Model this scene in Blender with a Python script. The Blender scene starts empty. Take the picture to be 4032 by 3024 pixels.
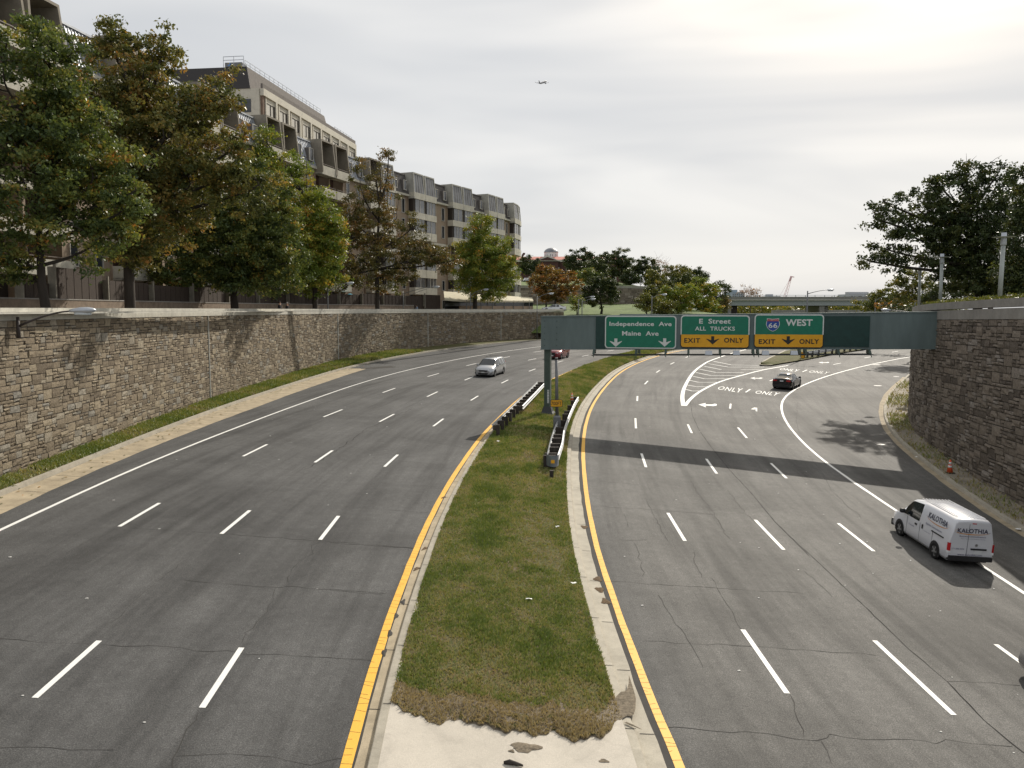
import bpy, math, random
import numpy as np
from mathutils import Vector, Matrix
R = math.radians
random.seed(11); rng = np.random.default_rng(11)
S = bpy.context.scene
C = S.collection

# ------------------------------------------------------------------ camera
EYE = 9.0; PITCH = math.atan(294.4/3261); FP = 3261.0
cam = bpy.data.cameras.new('camera'); camo = bpy.data.objects.new('camera', cam); C.objects.link(camo)
camo.location = (0, 0, EYE); camo.rotation_euler = (R(90)-PITCH, 0, 0)
cam.sensor_width = 36; cam.lens = 36*FP/4032; cam.clip_start = .1; cam.clip_end = 9000
S.camera = camo
# ------------------------------------------------------------------ world
SUN_AZ, SUN_EL = R(28.5), R(36)
SUN = Vector((math.sin(SUN_AZ)*math.cos(SUN_EL), math.cos(SUN_AZ)*math.cos(SUN_EL), math.sin(SUN_EL)))
w = bpy.data.worlds.new('World'); S.world = w; w.use_nodes = True
nt = w.node_tree; N = nt.nodes; L = nt.links; N.clear()
out = N.new('ShaderNodeOutputWorld')
sky = N.new('ShaderNodeTexSky'); sky.sky_type = 'NISHITA'; sky.sun_disc = False
sky.sun_elevation = SUN_EL; sky.sun_rotation = SUN_AZ; sky.dust_density = 2.5
bg1 = N.new('ShaderNodeBackground'); bg1.inputs[1].default_value = .1; L.new(sky.outputs[0], bg1.inputs[0])
tc = N.new('ShaderNodeTexCoord')
mp = N.new('ShaderNodeMapping'); mp.inputs['Rotation'].default_value = (R(3), R(-7), R(10)); mp.inputs['Scale'].default_value = (1.5, 1.1, 8.5)
L.new(tc.outputs['Generated'], mp.inputs[0])
n1 = N.new('ShaderNodeTexNoise'); n1.inputs['Scale'].default_value = 1.15; n1.inputs['Detail'].default_value = 3; n1.inputs['Roughness'].default_value = .45; n1.inputs['Distortion'].default_value = .7
L.new(mp.outputs[0], n1.inputs[0])
cr = N.new('ShaderNodeValToRGB'); e = cr.color_ramp.elements
e[0].position = .30; e[0].color = (.64, .665, .70, 1); e[1].position = .68; e[1].color = (.93, .925, .91, 1)
L.new(n1.outputs[0], cr.inputs[0])
# brighter veil of cloud in front of the sun
dot = N.new('ShaderNodeVectorMath'); dot.operation = 'DOT_PRODUCT'; dot.inputs[1].default_value = SUN
nrm = N.new('ShaderNodeVectorMath'); nrm.operation = 'NORMALIZE'; L.new(tc.outputs['Generated'], nrm.inputs[0]); L.new(nrm.outputs[0], dot.inputs[0])
mx0 = N.new('ShaderNodeMath'); mx0.operation = 'MAXIMUM'; mx0.inputs[1].default_value = 0; L.new(dot.outputs['Value'], mx0.inputs[0])
pw = N.new('ShaderNodeMath'); pw.operation = 'POWER'; pw.inputs[1].default_value = 38; L.new(mx0.outputs[0], pw.inputs[0])
pm = N.new('ShaderNodeMath'); pm.operation = 'MULTIPLY'; L.new(pw.outputs[0], pm.inputs[0])
cr2 = N.new('ShaderNodeValToRGB'); cr2.color_ramp.elements[0].position = .38; cr2.color_ramp.elements[0].color = (.55,.55,.55,1); cr2.color_ramp.elements[1].position = .6; cr2.color_ramp.elements[1].color = (1.7,1.7,1.7,1)
L.new(n1.outputs[0], cr2.inputs[0]); L.new(cr2.outputs[0], pm.inputs[1])
glow = N.new('ShaderNodeMix'); glow.data_type = 'RGBA'; glow.blend_type = 'ADD'; glow.clamp_factor = False
glow.inputs[7].default_value = (3.0, 2.35, 1.45, 1); L.new(pm.outputs[0], glow.inputs[0]); L.new(cr.outputs[0], glow.inputs[6])
bg2 = N.new('ShaderNodeBackground'); L.new(glow.outputs[2], bg2.inputs[0]); bg2.inputs[1].default_value = .93
mix = N.new('ShaderNodeMixShader'); mix.inputs[0].default_value = .92
L.new(bg1.outputs[0], mix.inputs[1]); L.new(bg2.outputs[0], mix.inputs[2]); L.new(mix.outputs[0], out.inputs[0])
# ------------------------------------------------------------------ sun
sl = bpy.data.lights.new('sun', 'SUN'); sl.energy = 4.3; sl.angle = R(.6); sl.color = (1, .93, .82)
so = bpy.data.objects.new('sun', sl); C.objects.link(so); so.rotation_euler = SUN.to_track_quat('Z', 'Y').to_euler()
S.view_settings.view_transform = 'Standard'; S.view_settings.look = 'None'; S.view_settings.exposure = 0.0; S.view_settings.gamma = 1
S.cycles.max_bounces = 6; S.cycles.diffuse_bounces = 3; S.cycles.transparent_max_bounces = 8; S.cycles.use_denoising = True
S.cycles.volume_bounces = 0

# ------------------------------------------------------------------ geometry helpers
def ray(qx, qy):
    a = (qx-2016)/FP; b = (1512-qy)/FP; c, s = math.cos(PITCH), math.sin(PITCH)
    return a, c+b*s, -s+b*c
def at(qx, qy, Y):
    dx, dy, dz = ray(qx, qy); t = Y/dy
    return Vector((dx*t, Y, EYE+dz*t))
def sstep(a, b, x):
    t = min(1, max(0, (x-a)/(b-a))); return t*t*(3-2*t)
def gz(x, y):
    yy = max(y, -30.0)
    if yy > 130: yy = 130+(1-math.exp(-(yy-130)/30))*30
    tilt = .062-.043*sstep(25, 80, y)
    xx = max(-40, min(60, x))
    return EYE-(8.5-.03*(yy-26)+tilt*xx)
def G(qx, qy, dz=0.0):
    dx, dy, dzz = ray(qx, qy)
    f = lambda t: EYE+dzz*t-(gz(dx*t, dy*t)+dz)
    a = 4.0; b = a
    while b < 400 and f(b) > 0: a = b; b += 2
    for _ in range(30):
        m = (a+b)/2
        if f(m) > 0: a = m
        else: b = m
    t = (a+b)/2
    return Vector((dx*t, dy*t, EYE+dzz*t))
class MB:
    def __init__(s): s.v = []; s.f = []; s.m = []; s.mi = 0; s.sm = []; s.smooth = False
    def add(s, vs, fs):
        o = len(s.v); s.v += [tuple(p) for p in vs]; s.f += [tuple(i+o for i in f) for f in fs]
        s.m += [s.mi]*len(fs); s.sm += [s.smooth]*len(fs); return s
    def hexa(s, p):
        return s.add(p, [(0,3,2,1),(4,5,6,7),(0,1,5,4),(1,2,6,5),(2,3,7,6),(3,0,4,7)])
    def box(s, x0, x1, y0, y1, z0, z1, M=None):
        p = [Vector(q) for q in ((x0,y0,z0),(x1,y0,z0),(x1,y1,z0),(x0,y1,z0),(x0,y0,z1),(x1,y0,z1),(x1,y1,z1),(x0,y1,z1))]
        if M is not None: p = [M @ q for q in p]
        return s.hexa(p)
    def tube(s, pts, rad, n=8, cap=True):
        pts = [Vector(p) for p in pts]; k = len(pts)
        if not hasattr(rad, '__len__'): rad = [rad]*k
        vs = []; u = None
        for i, p in enumerate(pts):
            d = (pts[min(i+1, k-1)]-pts[max(i-1, 0)])
            if d.length < 1e-9: d = Vector((0,0,1))
            d.normalize()
            if u is None:
                a = Vector((0,0,1)) if abs(d.z) < .9 else Vector((1,0,0)); u = d.cross(a).normalized()
            else:
                u = (u-d*u.dot(d)); u = u.normalized() if u.length > 1e-6 else d.orthogonal().normalized()
            v = d.cross(u)
            for j in range(n):
                t = 2*math.pi*j/n; vs.append(p+(u*math.cos(t)+v*math.sin(t))*rad[i])
        fs = [(i*n+j, i*n+(j+1)%n, (i+1)*n+(j+1)%n, (i+1)*n+j) for i in range(k-1) for j in range(n)]
        if cap: fs += [tuple(range(n-1, -1, -1)), tuple(range((k-1)*n, k*n))]
        return s.add(vs, fs)
    def cyl(s, p, r0, r1, h, n=16): return s.tube([p, (p[0], p[1], p[2]+h)], [r0, r1], n)
    def loft(s, rings, close=True, caps=True):
        n = len(rings[0]); vs = [p for r in rings for p in r]
        fs = []
        for i in range(len(rings)-1):
            for j in range(n if close else n-1):
                fs.append((i*n+j, i*n+(j+1)%n, (i+1)*n+(j+1)%n, (i+1)*n+j))
        if caps and close: fs += [tuple(range(n-1, -1, -1)), tuple(range((len(rings)-1)*n, len(rings)*n))]
        return s.add(vs, fs)
    def prism(s, poly, d0, d1, M=None):
        """poly in (x, z), extruded along y from d0 to d1"""
        n = len(poly); vs = [Vector((a, d0, b)) for a, b in poly]+[Vector((a, d1, b)) for a, b in poly]
        if M is not None: vs = [M @ v for v in vs]
        return s.add(vs, [tuple(range(n)), tuple(range(2*n-1, n-1, -1))]+[(i, i+n, (i+1)%n+n, (i+1)%n) for i in range(n)])
    def build(s, name, mats, parent=None, M=None, attr=None):
        me = bpy.data.meshes.new(name); me.from_pydata(s.v, [], s.f)
        if not isinstance(mats, (list, tuple)): mats = [mats]
        for m in mats: me.materials.append(m)
        if len(mats) > 1: me.polygons.foreach_set('material_index', s.m)
        me.polygons.foreach_set('use_smooth', s.sm)
        if attr is not None:
            a = me.attributes.new('tint', 'FLOAT', 'FACE'); a.data.foreach_set('value', attr)
        me.update()
        o = bpy.data.objects.new(name, me); C.objects.link(o)
        if parent is not None: o.parent = parent
        if M is not None: o.matrix_local = M
        return o
def tag(o, label=None, cat=None, group=None, kind=None):
    if label: o['label'] = label
    if cat: o['category'] = cat
    if group: o['group'] = group
    if kind: o['kind'] = kind
    return o
def thing(name, label, cat, loc=(0,0,0), rz=0.0, group=None, M=None):
    o = bpy.data.objects.new(name, None); C.objects.link(o); o.empty_display_size = .3
    if M is not None: o.matrix_world = M
    else: o.location = loc; o.rotation_euler = (0, 0, rz)
    return tag(o, label, cat, group)
def dup(root, M=None, loc=None, rz=None, label=None, group=None):
    def cp(o, par):
        c = o.copy(); C.objects.link(c); c.parent = par
        for ch in kids.get(o.name, []): cp(ch, c)
        return c
    kids = {}
    def walk(o):
        kids[o.name] = list(o.children)
        for ch in o.children: walk(ch)
    walk(root)
    r = cp(root, None)
    if M is not None: r.matrix_world = M
    if loc is not None: r.location = loc
    if rz is not None: r.rotation_euler = (0, 0, rz)
    if label: r['label'] = label
    if group: r['group'] = group
    return r
def on_road(x, y, heading, up=0.0):
    """matrix standing on the road surface with local +x along heading (radians from +y towards +x)"""
    fx, fy = math.sin(heading), math.cos(heading)
    z = gz(x, y); e = .8
    f = Vector((fx*e*2, fy*e*2, gz(x+fx*e, y+fy*e)-gz(x-fx*e, y-fy*e))).normalized()
    s_ = Vector((-fy*e*2, fx*e*2, gz(x-fy*e, y+fx*e)-gz(x+fy*e, y-fx*e))).normalized()
    u = f.cross(s_).normalized(); s_ = u.cross(f)
    M = Matrix((f, s_, u)).transposed().to_4x4(); M.translation = Vector((x, y, z))+u*up
    return M

# ------------------------------------------------------------------ materials
def nm(name):
    m = bpy.data.materials.new(name); m.use_nodes = True; t = m.node_tree; t.nodes.clear()
    o = t.nodes.new('ShaderNodeOutputMaterial'); b = t.nodes.new('ShaderNodeBsdfPrincipled'); t.links.new(b.outputs[0], o.inputs[0])
    return m, t, b
def noise(t, vec, scale, detail=4, rough=.55, dist=0.0):
    n = t.nodes.new('ShaderNodeTexNoise'); n.inputs['Scale'].default_value = scale; n.inputs['Detail'].default_value = detail
    n.inputs['Roughness'].default_value = rough; n.inputs['Distortion'].default_value = dist
    if vec is not None: t.links.new(vec, n.inputs['Vector'])
    return n.outputs[0]
def ramp(t, fac, stops):
    r = t.nodes.new('ShaderNodeValToRGB'); e = r.color_ramp.elements
    while len(e) < len(stops): e.new(.5)
    for i, (p, c) in enumerate(stops):
        e[i].position = p; e[i].color = (c if hasattr(c, '__len__') else (c, c, c))[:3]+(1,) if hasattr(c, '__len__') else (c, c, c, 1)
    t.links.new(fac, r.inputs[0]); return r.outputs[0]
def mixc(t, fac, a, b, mode='MIX'):
    m = t.nodes.new('ShaderNodeMix'); m.data_type = 'RGBA'; m.blend_type = mode
    for v, i in ((fac, 0), (a, 6), (b, 7)):
        if hasattr(v, 'links') or isinstance(v, bpy.types.NodeSocket): t.links.new(v, m.inputs[i])
        else: m.inputs[i].default_value = v if i == 0 else tuple(v)[:3]+(1,)
    return m.outputs[2]
def objco(t, scale=(1,1,1)):
    g = t.nodes.new('ShaderNodeNewGeometry'); mp = t.nodes.new('ShaderNodeMapping'); mp.inputs['Scale'].default_value = scale
    t.links.new(g.outputs['Position'], mp.inputs[0]); return mp.outputs[0]
def bump(t, b, h, strength=.3, dist=.02):
    n = t.nodes.new('ShaderNodeBump'); n.inputs['Strength'].default_value = strength; n.inputs['Distance'].default_value = dist
    t.links.new(h, n.inputs['Height']); t.links.new(n.outputs[0], b.inputs['Normal'])
def mat(name, col, rough=.75, var=.18, scale=1.5, bmp=0.0, metal=0.0, spec=.4, sc=(1,1,1), bscale=None):
    m, t, b = nm(name); v = objco(t, sc)
    n = noise(t, v, scale, 6, .62)
    lo = tuple(c*(1-var) for c in col); hi = tuple(min(1, c*(1+var)) for c in col)
    t.links.new(ramp(t, n, [(.3, lo), (.7, hi)]), b.inputs['Base Color'])
    b.inputs['Roughness'].default_value = rough; b.inputs['Metallic'].default_value = metal; b.inputs['Specular IOR Level'].default_value = spec
    if bmp: bump(t, b, noise(t, v, bscale or scale*8, 5), bmp, .02)
    return m
def plain(name, col, rough=.5, metal=0.0, spec=.5, coat=0.0):
    m, t, b = nm(name); b.inputs['Base Color'].default_value = col+(1,); b.inputs['Roughness'].default_value = rough
    b.inputs['Metallic'].default_value = metal; b.inputs['Specular IOR Level'].default_value = spec; b.inputs['Coat Weight'].default_value = coat
    return m
def asphalt():
    m, t, b = nm('asphalt')
    v = objco(t); la = t.nodes.new('ShaderNodeAttribute'); la.attribute_name = 'lane'; lm = t.nodes.new('ShaderNodeMapping'); lm.inputs['Scale'].default_value = (1, .055, 1); t.links.new(la.outputs['Vector'], lm.inputs[0]); vs = lm.outputs[0]
    fine = noise(t, v, 38, 3, .8)
    col = ramp(t, fine, [(.30, (.040,.0405,.041)), (.5, (.074,.074,.0735)), (.68, (.145,.144,.141))])
    patch = ramp(t, noise(t, v, .16, 5, .6, .6), [(.35, .72), (.65, 1.16)])
    col = mixc(t, 1.0, col, patch, 'MULTIPLY')
    streak = ramp(t, noise(t, vs, .95, 5, .6, .3), [(.34, .62), (.50, 1.0), (.7, 1.2)])
    col = mixc(t, .9, col, streak, 'MULTIPLY')
    sl = ramp(t, noise(t, lm.outputs[0], 3.3, 3, .6), [(.3, .88), (.7, 1.08)]); col = mixc(t, 1.0, col, sl, 'MULTIPLY')
    mot = ramp(t, noise(t, v, 3.2, 4, .6), [(.3, .88), (.7, 1.1)])
    col = mixc(t, 1.0, col, mot, 'MULTIPLY')
    # right carriageway: older, slightly browner asphalt, with sun glare painted in as paler tone
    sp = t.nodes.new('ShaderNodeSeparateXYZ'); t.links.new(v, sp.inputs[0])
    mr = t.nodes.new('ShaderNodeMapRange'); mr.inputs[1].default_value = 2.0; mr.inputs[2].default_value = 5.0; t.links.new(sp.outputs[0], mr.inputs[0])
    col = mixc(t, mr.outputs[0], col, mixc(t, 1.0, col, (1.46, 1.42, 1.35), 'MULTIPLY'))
    t.links.new(col, b.inputs['Base Color']); b.inputs['Roughness'].default_value = .78; b.inputs['Specular IOR Level'].default_value = .22
    bump(t, b, fine, .5, .012)
    return m
def paint(name, col, wear=.35):
    m, t, b = nm(name); v = objco(t)
    n = noise(t, v, 9, 6, .75); n2 = noise(t, v, 55, 3, .7)
    c = ramp(t, n2, [(.3, tuple(x*.8 for x in col)), (.6, col)])
    dark = ramp(t, n, [(.24, 1), (.24+wear*.25, 0)])
    c = mixc(t, dark, c, (.12,.115,.105))
    t.links.new(c, b.inputs['Base Color']); b.inputs['Roughness'].default_value = .6
    return m
def grassmat(name='grass_ground'):
    m, t, b = nm(name); v = objco(t)
    c = ramp(t, noise(t, v, 14, 5, .75), [(.3, (.05,.055,.02)), (.5, (.095,.10,.037)), (.7, (.17,.155,.075))])
    br = ramp(t, noise(t, v, .9, 5, .65, .8), [(.50, 0), (.63, 1)])
    c = mixc(t, br, c, ramp(t, noise(t, v, 22, 4, .7), [(.3, (.08,.062,.038)), (.7, (.21,.175,.105))]))
    t.links.new(c, b.inputs['Base Color']); b.inputs['Roughness'].default_value = .9; b.inputs['Specular IOR Level'].default_value = .15
    bump(t, b, noise(t, v, 30, 4), .8, .05)
    return m
def concrete(name, col, sc=2.0, var=.2):
    m, t, b = nm(name); v = objco(t)
    c = ramp(t, noise(t, v, sc, 7, .65), [(.3, tuple(x*(1-var) for x in col)), (.7, tuple(x*(1+var*.6) for x in col))])
    sp = ramp(t, noise(t, v, 45, 3, .7), [(.3, .84), (.7, 1.12)])
    c = mixc(t, 1, c, sp, 'MULTIPLY')
    st = ramp(t, noise(t, v, .7, 5, .7, 1.2), [(.52, 0), (.72, .45)])
    c = mixc(t, st, c, tuple(x*.5 for x in col))
    t.links.new(c, b.inputs['Base Color']); b.inputs['Roughness'].default_value = .85; b.inputs['Specular IOR Level'].default_value = .25
    bump(t, b, noise(t, v, 40, 4), .25, .01)
    return m
def stonemat(name, stops, streak=.3):
    m, t, b = nm(name); v = objco(t)
    a = t.nodes.new('ShaderNodeAttribute'); a.attribute_name = 'tint'
    c = ramp(t, a.outputs['Fac'], stops)
    n = noise(t, v, 7, 7, .72)
    c = mixc(t, 1, c, ramp(t, n, [(.28, .62), (.5, .98), (.72, 1.22)]), 'MULTIPLY')
    n3 = noise(t, objco(t, (1.0, 1.0, .12)), .8, 5, .65)
    c = mixc(t, ramp(t, n3, [(.55, 0), (.75, streak)]), c, (.10,.09,.075))
    n4 = noise(t, objco(t, (1.3, 1.3, .3)), 1.3, 5, .7)
    c = mixc(t, ramp(t, n4, [(.62, 0), (.8, .35)]), c, (.42,.41,.38))
    t.links.new(c, b.inputs['Base Color']); b.inputs['Roughness'].default_value = .9; b.inputs['Specular IOR Level'].default_value = .2
    bump(t, b, noise(t, v, 11, 6, .7), .9, .05)
    return m
def leafmat(name, stops, trans=.35, clump=.35):
    m, t, b = nm(name)
    a = t.nodes.new('ShaderNodeAttribute'); a.attribute_name = 'tint'
    v = objco(t); n = noise(t, v, .28, 3, .6)
    ad = t.nodes.new('ShaderNodeMath'); ad.operation = 'MULTIPLY_ADD'; ad.inputs[1].default_value = clump*2; t.links.new(n, ad.inputs[0])
    sb = t.nodes.new('ShaderNodeMath'); sb.operation = 'SUBTRACT'; t.links.new(a.outputs['Fac'], sb.inputs[0]); sb.inputs[1].default_value = clump
    t.links.new(sb.outputs[0], ad.inputs[2])
    c = ramp(t, ad.outputs[0], stops)
    t.links.new(c, b.inputs['Base Color']); b.inputs['Roughness'].default_value = .45; b.inputs['Specular IOR Level'].default_value = .3
    tr = t.nodes.new('ShaderNodeBsdfTranslucent'); t.links.new(mixc(t, 1, c, (1.25, 1.15, .6), 'MULTIPLY'), tr.inputs[0])
    mx = t.nodes.new('ShaderNodeMixShader'); mx.inputs[0].default_value = trans
    o = [q for q in t.nodes if q.type == 'OUTPUT_MATERIAL'][0]
    t.links.new(b.outputs[0], mx.inputs[1]); t.links.new(tr.outputs[0], mx.inputs[2]); t.links.new(mx.outputs[0], o.inputs[0])
    return m
def glassmat(name, col=(.03,.035,.04), rough=.06):
    m, t, b = nm(name); v = objco(t)
    c = ramp(t, noise(t, v, .6, 3), [(.35, col), (.65, tuple(x*2.2 for x in col))])
    t.links.new(c, b.inputs['Base Color']); b.inputs['Roughness'].default_value = rough; b.inputs['Specular IOR Level'].default_value = .7
    return m
M_ = {}
M_['asphalt'] = asphalt()
M_['white'] = paint('white_road_paint', (.80,.80,.77), .55); M_['worn'] = paint('worn_white_paint', (.55,.55,.52), 1.1)
M_['yellow'] = paint('yellow_road_paint', (.80,.43,.03), .25)
M_['crack'] = plain('crack_sealant', (.022,.021,.02), .9, 0, .2)
M_['crack2'] = plain('faint_crack', (.045,.043,.04), .9, 0, .2)
M_['kerb'] = concrete('kerb_concrete', (.36,.33,.27)); M_['pan'] = concrete('gutter_concrete', (.40,.335,.235), 1.4, .3)
M_['pan2'] = concrete('pale_gutter_concrete', (.42,.385,.315), 1.4, .2)
M_['apron'] = concrete('apron_concrete', (.50,.46,.395), .9, .12); M_['darkstrip'] = concrete('dark_joint_asphalt', (.05,.047,.043))
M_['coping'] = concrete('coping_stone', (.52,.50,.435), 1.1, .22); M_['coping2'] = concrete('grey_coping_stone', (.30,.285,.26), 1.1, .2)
M_['grass'] = grassmat(); M_['dirt'] = mat('dead_grass_soil', (.17,.14,.10), .95, .5, 14, .8, bscale=40)
M_['leaflitter'] = mat('leaf_litter', (.13,.085,.045), .95, .6, 30, .9)
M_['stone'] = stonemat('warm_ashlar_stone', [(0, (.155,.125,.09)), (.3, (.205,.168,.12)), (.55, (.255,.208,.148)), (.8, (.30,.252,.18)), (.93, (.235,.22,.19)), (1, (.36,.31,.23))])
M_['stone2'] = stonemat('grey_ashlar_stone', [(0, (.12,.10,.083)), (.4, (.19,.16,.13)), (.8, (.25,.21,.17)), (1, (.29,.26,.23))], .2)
M_['mortar'] = mat('dark_mortar', (.055,.047,.04), .95, .3, 6, .5)
M_['brickpave'] = mat('promenade_paving', (.24,.20,.16), .9, .2, 2)
M_['soil'] = mat('bare_earth', (.13,.10,.07), .95, .4, 3, .5)
M_['galv'] = mat('galvanised_steel', (.40,.41,.42), .5, .2, 4, .1, .4, .5)
M_['wood'] = mat('weathered_timber', (.050,.042,.036), .9, .5, 8, .7, sc=(1,1,.2))
M_['beam'] = mat('grey_green_painted_steel', (.125,.165,.165), .62, .16, 1.4, .05, 0, .35, sc=(1,1,.25))
M_['post'] = mat('dark_green_painted_steel', (.062,.088,.075), .6, .18, 3, .1, 0, .35)
M_['darkbrown'] = plain('dark_brown_lamp_steel', (.05,.04,.038), .6); M_['darksteel'] = plain('dark_catwalk_steel', (.03,.034,.035), .6)
M_['polegrey'] = mat('grey_lamp_steel', (.16,.165,.17), .5, .2, 3, 0, .3)
M_['lampgrey'] = plain('grey_lamp_housing', (.45,.48,.52), .4, .3)
M_['lens'] = plain('lamp_lens', (.55,.6,.62), .2)
M_['sgreen'] = mat('green_sign_sheeting', (.005,.16,.095), .45, .1, 3); M_['sblank'] = mat('blank_dark_green_panel', (.012,.045,.04), .55, .2, 3)
M_['samber'] = mat('amber_sign_sheeting', (.72,.36,.014), .5, .08, 3)
M_['swhite'] = plain('white_sign_sheeting', (.62,.65,.64), .5); M_['sblack'] = plain('black_sign_ink', (.012,.012,.012), .5)
M_['sblue'] = plain('blue_shield', (.012,.06,.30), .5); M_['sred'] = plain('red_shield_band', (.38,.02,.02), .5)
M_['orange'] = plain('orange_cone_plastic', (.75,.10,.03), .5); M_['conewhite'] = plain('cone_reflective_band', (.7,.7,.7), .4)
M_['rubber'] = plain('black_rubber', (.015,.015,.015), .8, 0, .3); M_['rim'] = plain('alloy_rim', (.42,.42,.42), .35, .8)
M_['carglass'] = plain('car_glass', (.012,.016,.018), .05, 0, .9)
M_['black_trim'] = plain('black_plastic_trim', (.018,.018,.02), .55)
M_['redlamp'] = plain('red_tail_lamp', (.45,.012,.015), .25); M_['headlamp'] = plain('clear_headlamp', (.75,.78,.8), .12, 0, .8, .5)
M_['plate'] = plain('number_plate', (.62,.64,.66), .4)
M_['skin'] = plain('skin', (.45,.27,.19), .6)
# ================================================================== traced lines (photo pixels dropped onto the road surface)
def catmull(P, n=8):
    out = []
    for i in range(len(P)-1):
        p0 = P[max(i-1,0)]; p1 = P[i]; p2 = P[i+1]; p3 = P[min(i+2, len(P)-1)]
        for k in range(n):
            t = k/n
            out.append(tuple(.5*((2*b)+(-a+c)*t+(2*a-5*b+4*c-d)*t*t+(-a+3*b-3*c+d)*t**3) for a, b, c, d in zip(p0, p1, p2, p3)))
    out.append(tuple(P[-1])); return out
class Line:
    def __init__(s, q, dz=0, extra=()):
        pts = sorted([(p.x, p.y) for p in (G(a, b, dz) for a, b in q)]+list(extra), key=lambda p: p[1])
        # light smoothing of tracing error
        for _ in range(2):
            pts = [pts[0]]+[((a[0]+4*b[0]+c[0])/6 if c[1]-a[1] < 60 else b[0], (a[1]+4*b[1]+c[1])/6 if c[1]-a[1] < 60 else b[1]) for a, b, c in zip(pts, pts[1:], pts[2:])]+[pts[-1]]
        d = catmull(pts, 8); d.sort(key=lambda p: p[1])
        s.X = np.array([p[0] for p in d]); s.Y = np.array([p[1] for p in d])
        s.y0, s.y1 = s.Y[0], s.Y[-1]
        s.k0 = (pts[1][0]-pts[0][0])/(pts[1][1]-pts[0][1]); s.k1 = (pts[-1][0]-pts[-2][0])/(pts[-1][1]-pts[-2][1])
    def x(s, y):
        if y < s.y0: return s.X[0]+(y-s.y0)*s.k0
        if y > s.y1: return s.X[-1]+(y-s.y1)*s.k1
        return float(np.interp(y, s.Y, s.X))
    def slope(s, y, h=.8): return (s.x(y+h)-s.x(y-h))/(2*h)
def ys(y0, y1, near=.6, k=.014):
    o = [y0]
    while o[-1] < y1: o.append(min(y1, o[-1]+near+k*max(0, o[-1])))
    return o
def profile_strip(name, line, y0, y1, prof, m, kind='structure', step=None, jitter=0.0, parent=None, lum=None, smooth=False):
    """prof = [(offset to the right, height above road), ...] swept along a line"""
    b = MB(); b.smooth = smooth; YS = step or ys(y0, y1); vs = []
    for y in YS:
        x = line.x(y); k = line.slope(y); n = math.hypot(1, k)
        for j, (o, h) in enumerate(prof):
            oo = o+(random.uniform(-jitter, jitter) if jitter and j in (0, len(prof)-1) else 0)
            px = x+oo/n; py = y-oo*k/n
            vs.append((px, py, gz(px, py)+h))
    n = len(prof)
    b.add(vs, [(i*n+j, i*n+j+1, (i+1)*n+j+1, (i+1)*n+j) for i in range(len(YS)-1) for j in range(n-1)])
    o = b.build(name, m, parent)
    if kind: o['kind'] = kind
    return o
def band(name, la, lb, y0, y1, dz, m, kind='structure', nx=1, crown=0.0, jit=0.0, h=None):
    b = MB(); YS = ys(y0, y1); vs = []
    for y in YS:
        a, c = la.x(y), lb.x(y)
        for j in range(nx+1):
            u = j/nx; x = a+(c-a)*u+(random.uniform(-jit, jit) if j in (0, nx) and jit else 0)
            vs.append((x, y, (gz(x, y)+dz+crown*4*u*(1-u)) if h is None else h(x, y, u)))
    n = nx+1
    b.add(vs, [(i*n+j, i*n+j+1, (i+1)*n+j+1, (i+1)*n+j) for i in range(len(YS)-1) for j in range(nx)])
    o = b.build(name, m); 
    if kind: o['kind'] = kind
    return o

YL = Line([(1362,3024),(1437,2729),(1510,2500),(1574,2324),(1639,2161),(1674,2080),(1718,1993),(1761,1911.6),(1810,1836),(1864,1760),(1893,1718),(1949.5,1660),(2015.8,1595),(2045.6,1569),(2082,1541),(2168,1494),(2258,1453),(2385,1412),(2480,1388),(2584,1372),(2720,1356),(2950,1338)])
YR = Line([(2677,3024),(2636,2911.6),(2584,2808),(2540,2690),(2488.5,2557),(2440.6,2432),(2401,2313),(2377,2242.5),(2355,2177),(2333.5,2090.6),(2317,2004),(2303.6,1917),(2294.5,1808.5),(2293.7,1740.5),(2304,1664.6),(2323,1607.6),(2358,1550.6),(2404,1500),(2432,1471),(2473,1446),(2521,1424),(2575,1405),(2638,1388),(2720,1373),(2860,1354),(3060,1338)])
WL = Line([(0,2088),(518,1844),(892,1697),(1200,1581),(1394,1510),(1561.7,1464.7),(1788,1413),(1991,1382),(2129,1363.5),(2300,1345),(2500,1331)])
PN = Line([(0,2025),(386,1844),(681,1726),(1200,1524),(1336,1486),(1444,1452)])
KL = Line([(0,1957),(169,1890),(271,1847),(512,1751),(717,1667),(958,1576),(1200,1494.5),(1381,1443),(1584,1401),(1788,1370),(1968.5,1351),(2129,1341),(2300,1330)])
FL = Line([(0,1896),(337,1769),(512,1698),(838,1566),(1200,1458),(1335.6,1424),(1494,1394),(1688,1365),(1878,1348),(2129,1336),(2222,1331)])
WR = Line([(4032,2335.5),(3890.6,2243),(3819,2197),(3529,2012),(3440.5,1952.5),(3339,1883),(3225,1804),(3149,1737),(3086,1658),(3072,1614),(3076.6,1580),(3091.7,1559),(3124,1537),(3160,1516),(3225.5,1489),(3334,1456.7),(3442.5,1431),(3554.6,1408),(3700,1384)])
KR = Line([(4032,2098),(3921,2035),(3834,1970),(3747,1911),(3660,1845.5),(3579,1775),(3530,1737),(3481,1677),(3468,1618),(3481,1558),(3546,1506.5)])
FR = Line([(4032,2008),(3942.5,1948.6),(3850,1905),(3780,1840),(3704,1797),(3644,1742.5),(3579,1697),(3547.5,1622)], extra=[(40.8,82),(49.5,89),(64,97),(90,105)])
WALL_Y1 = FL.y1

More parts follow.
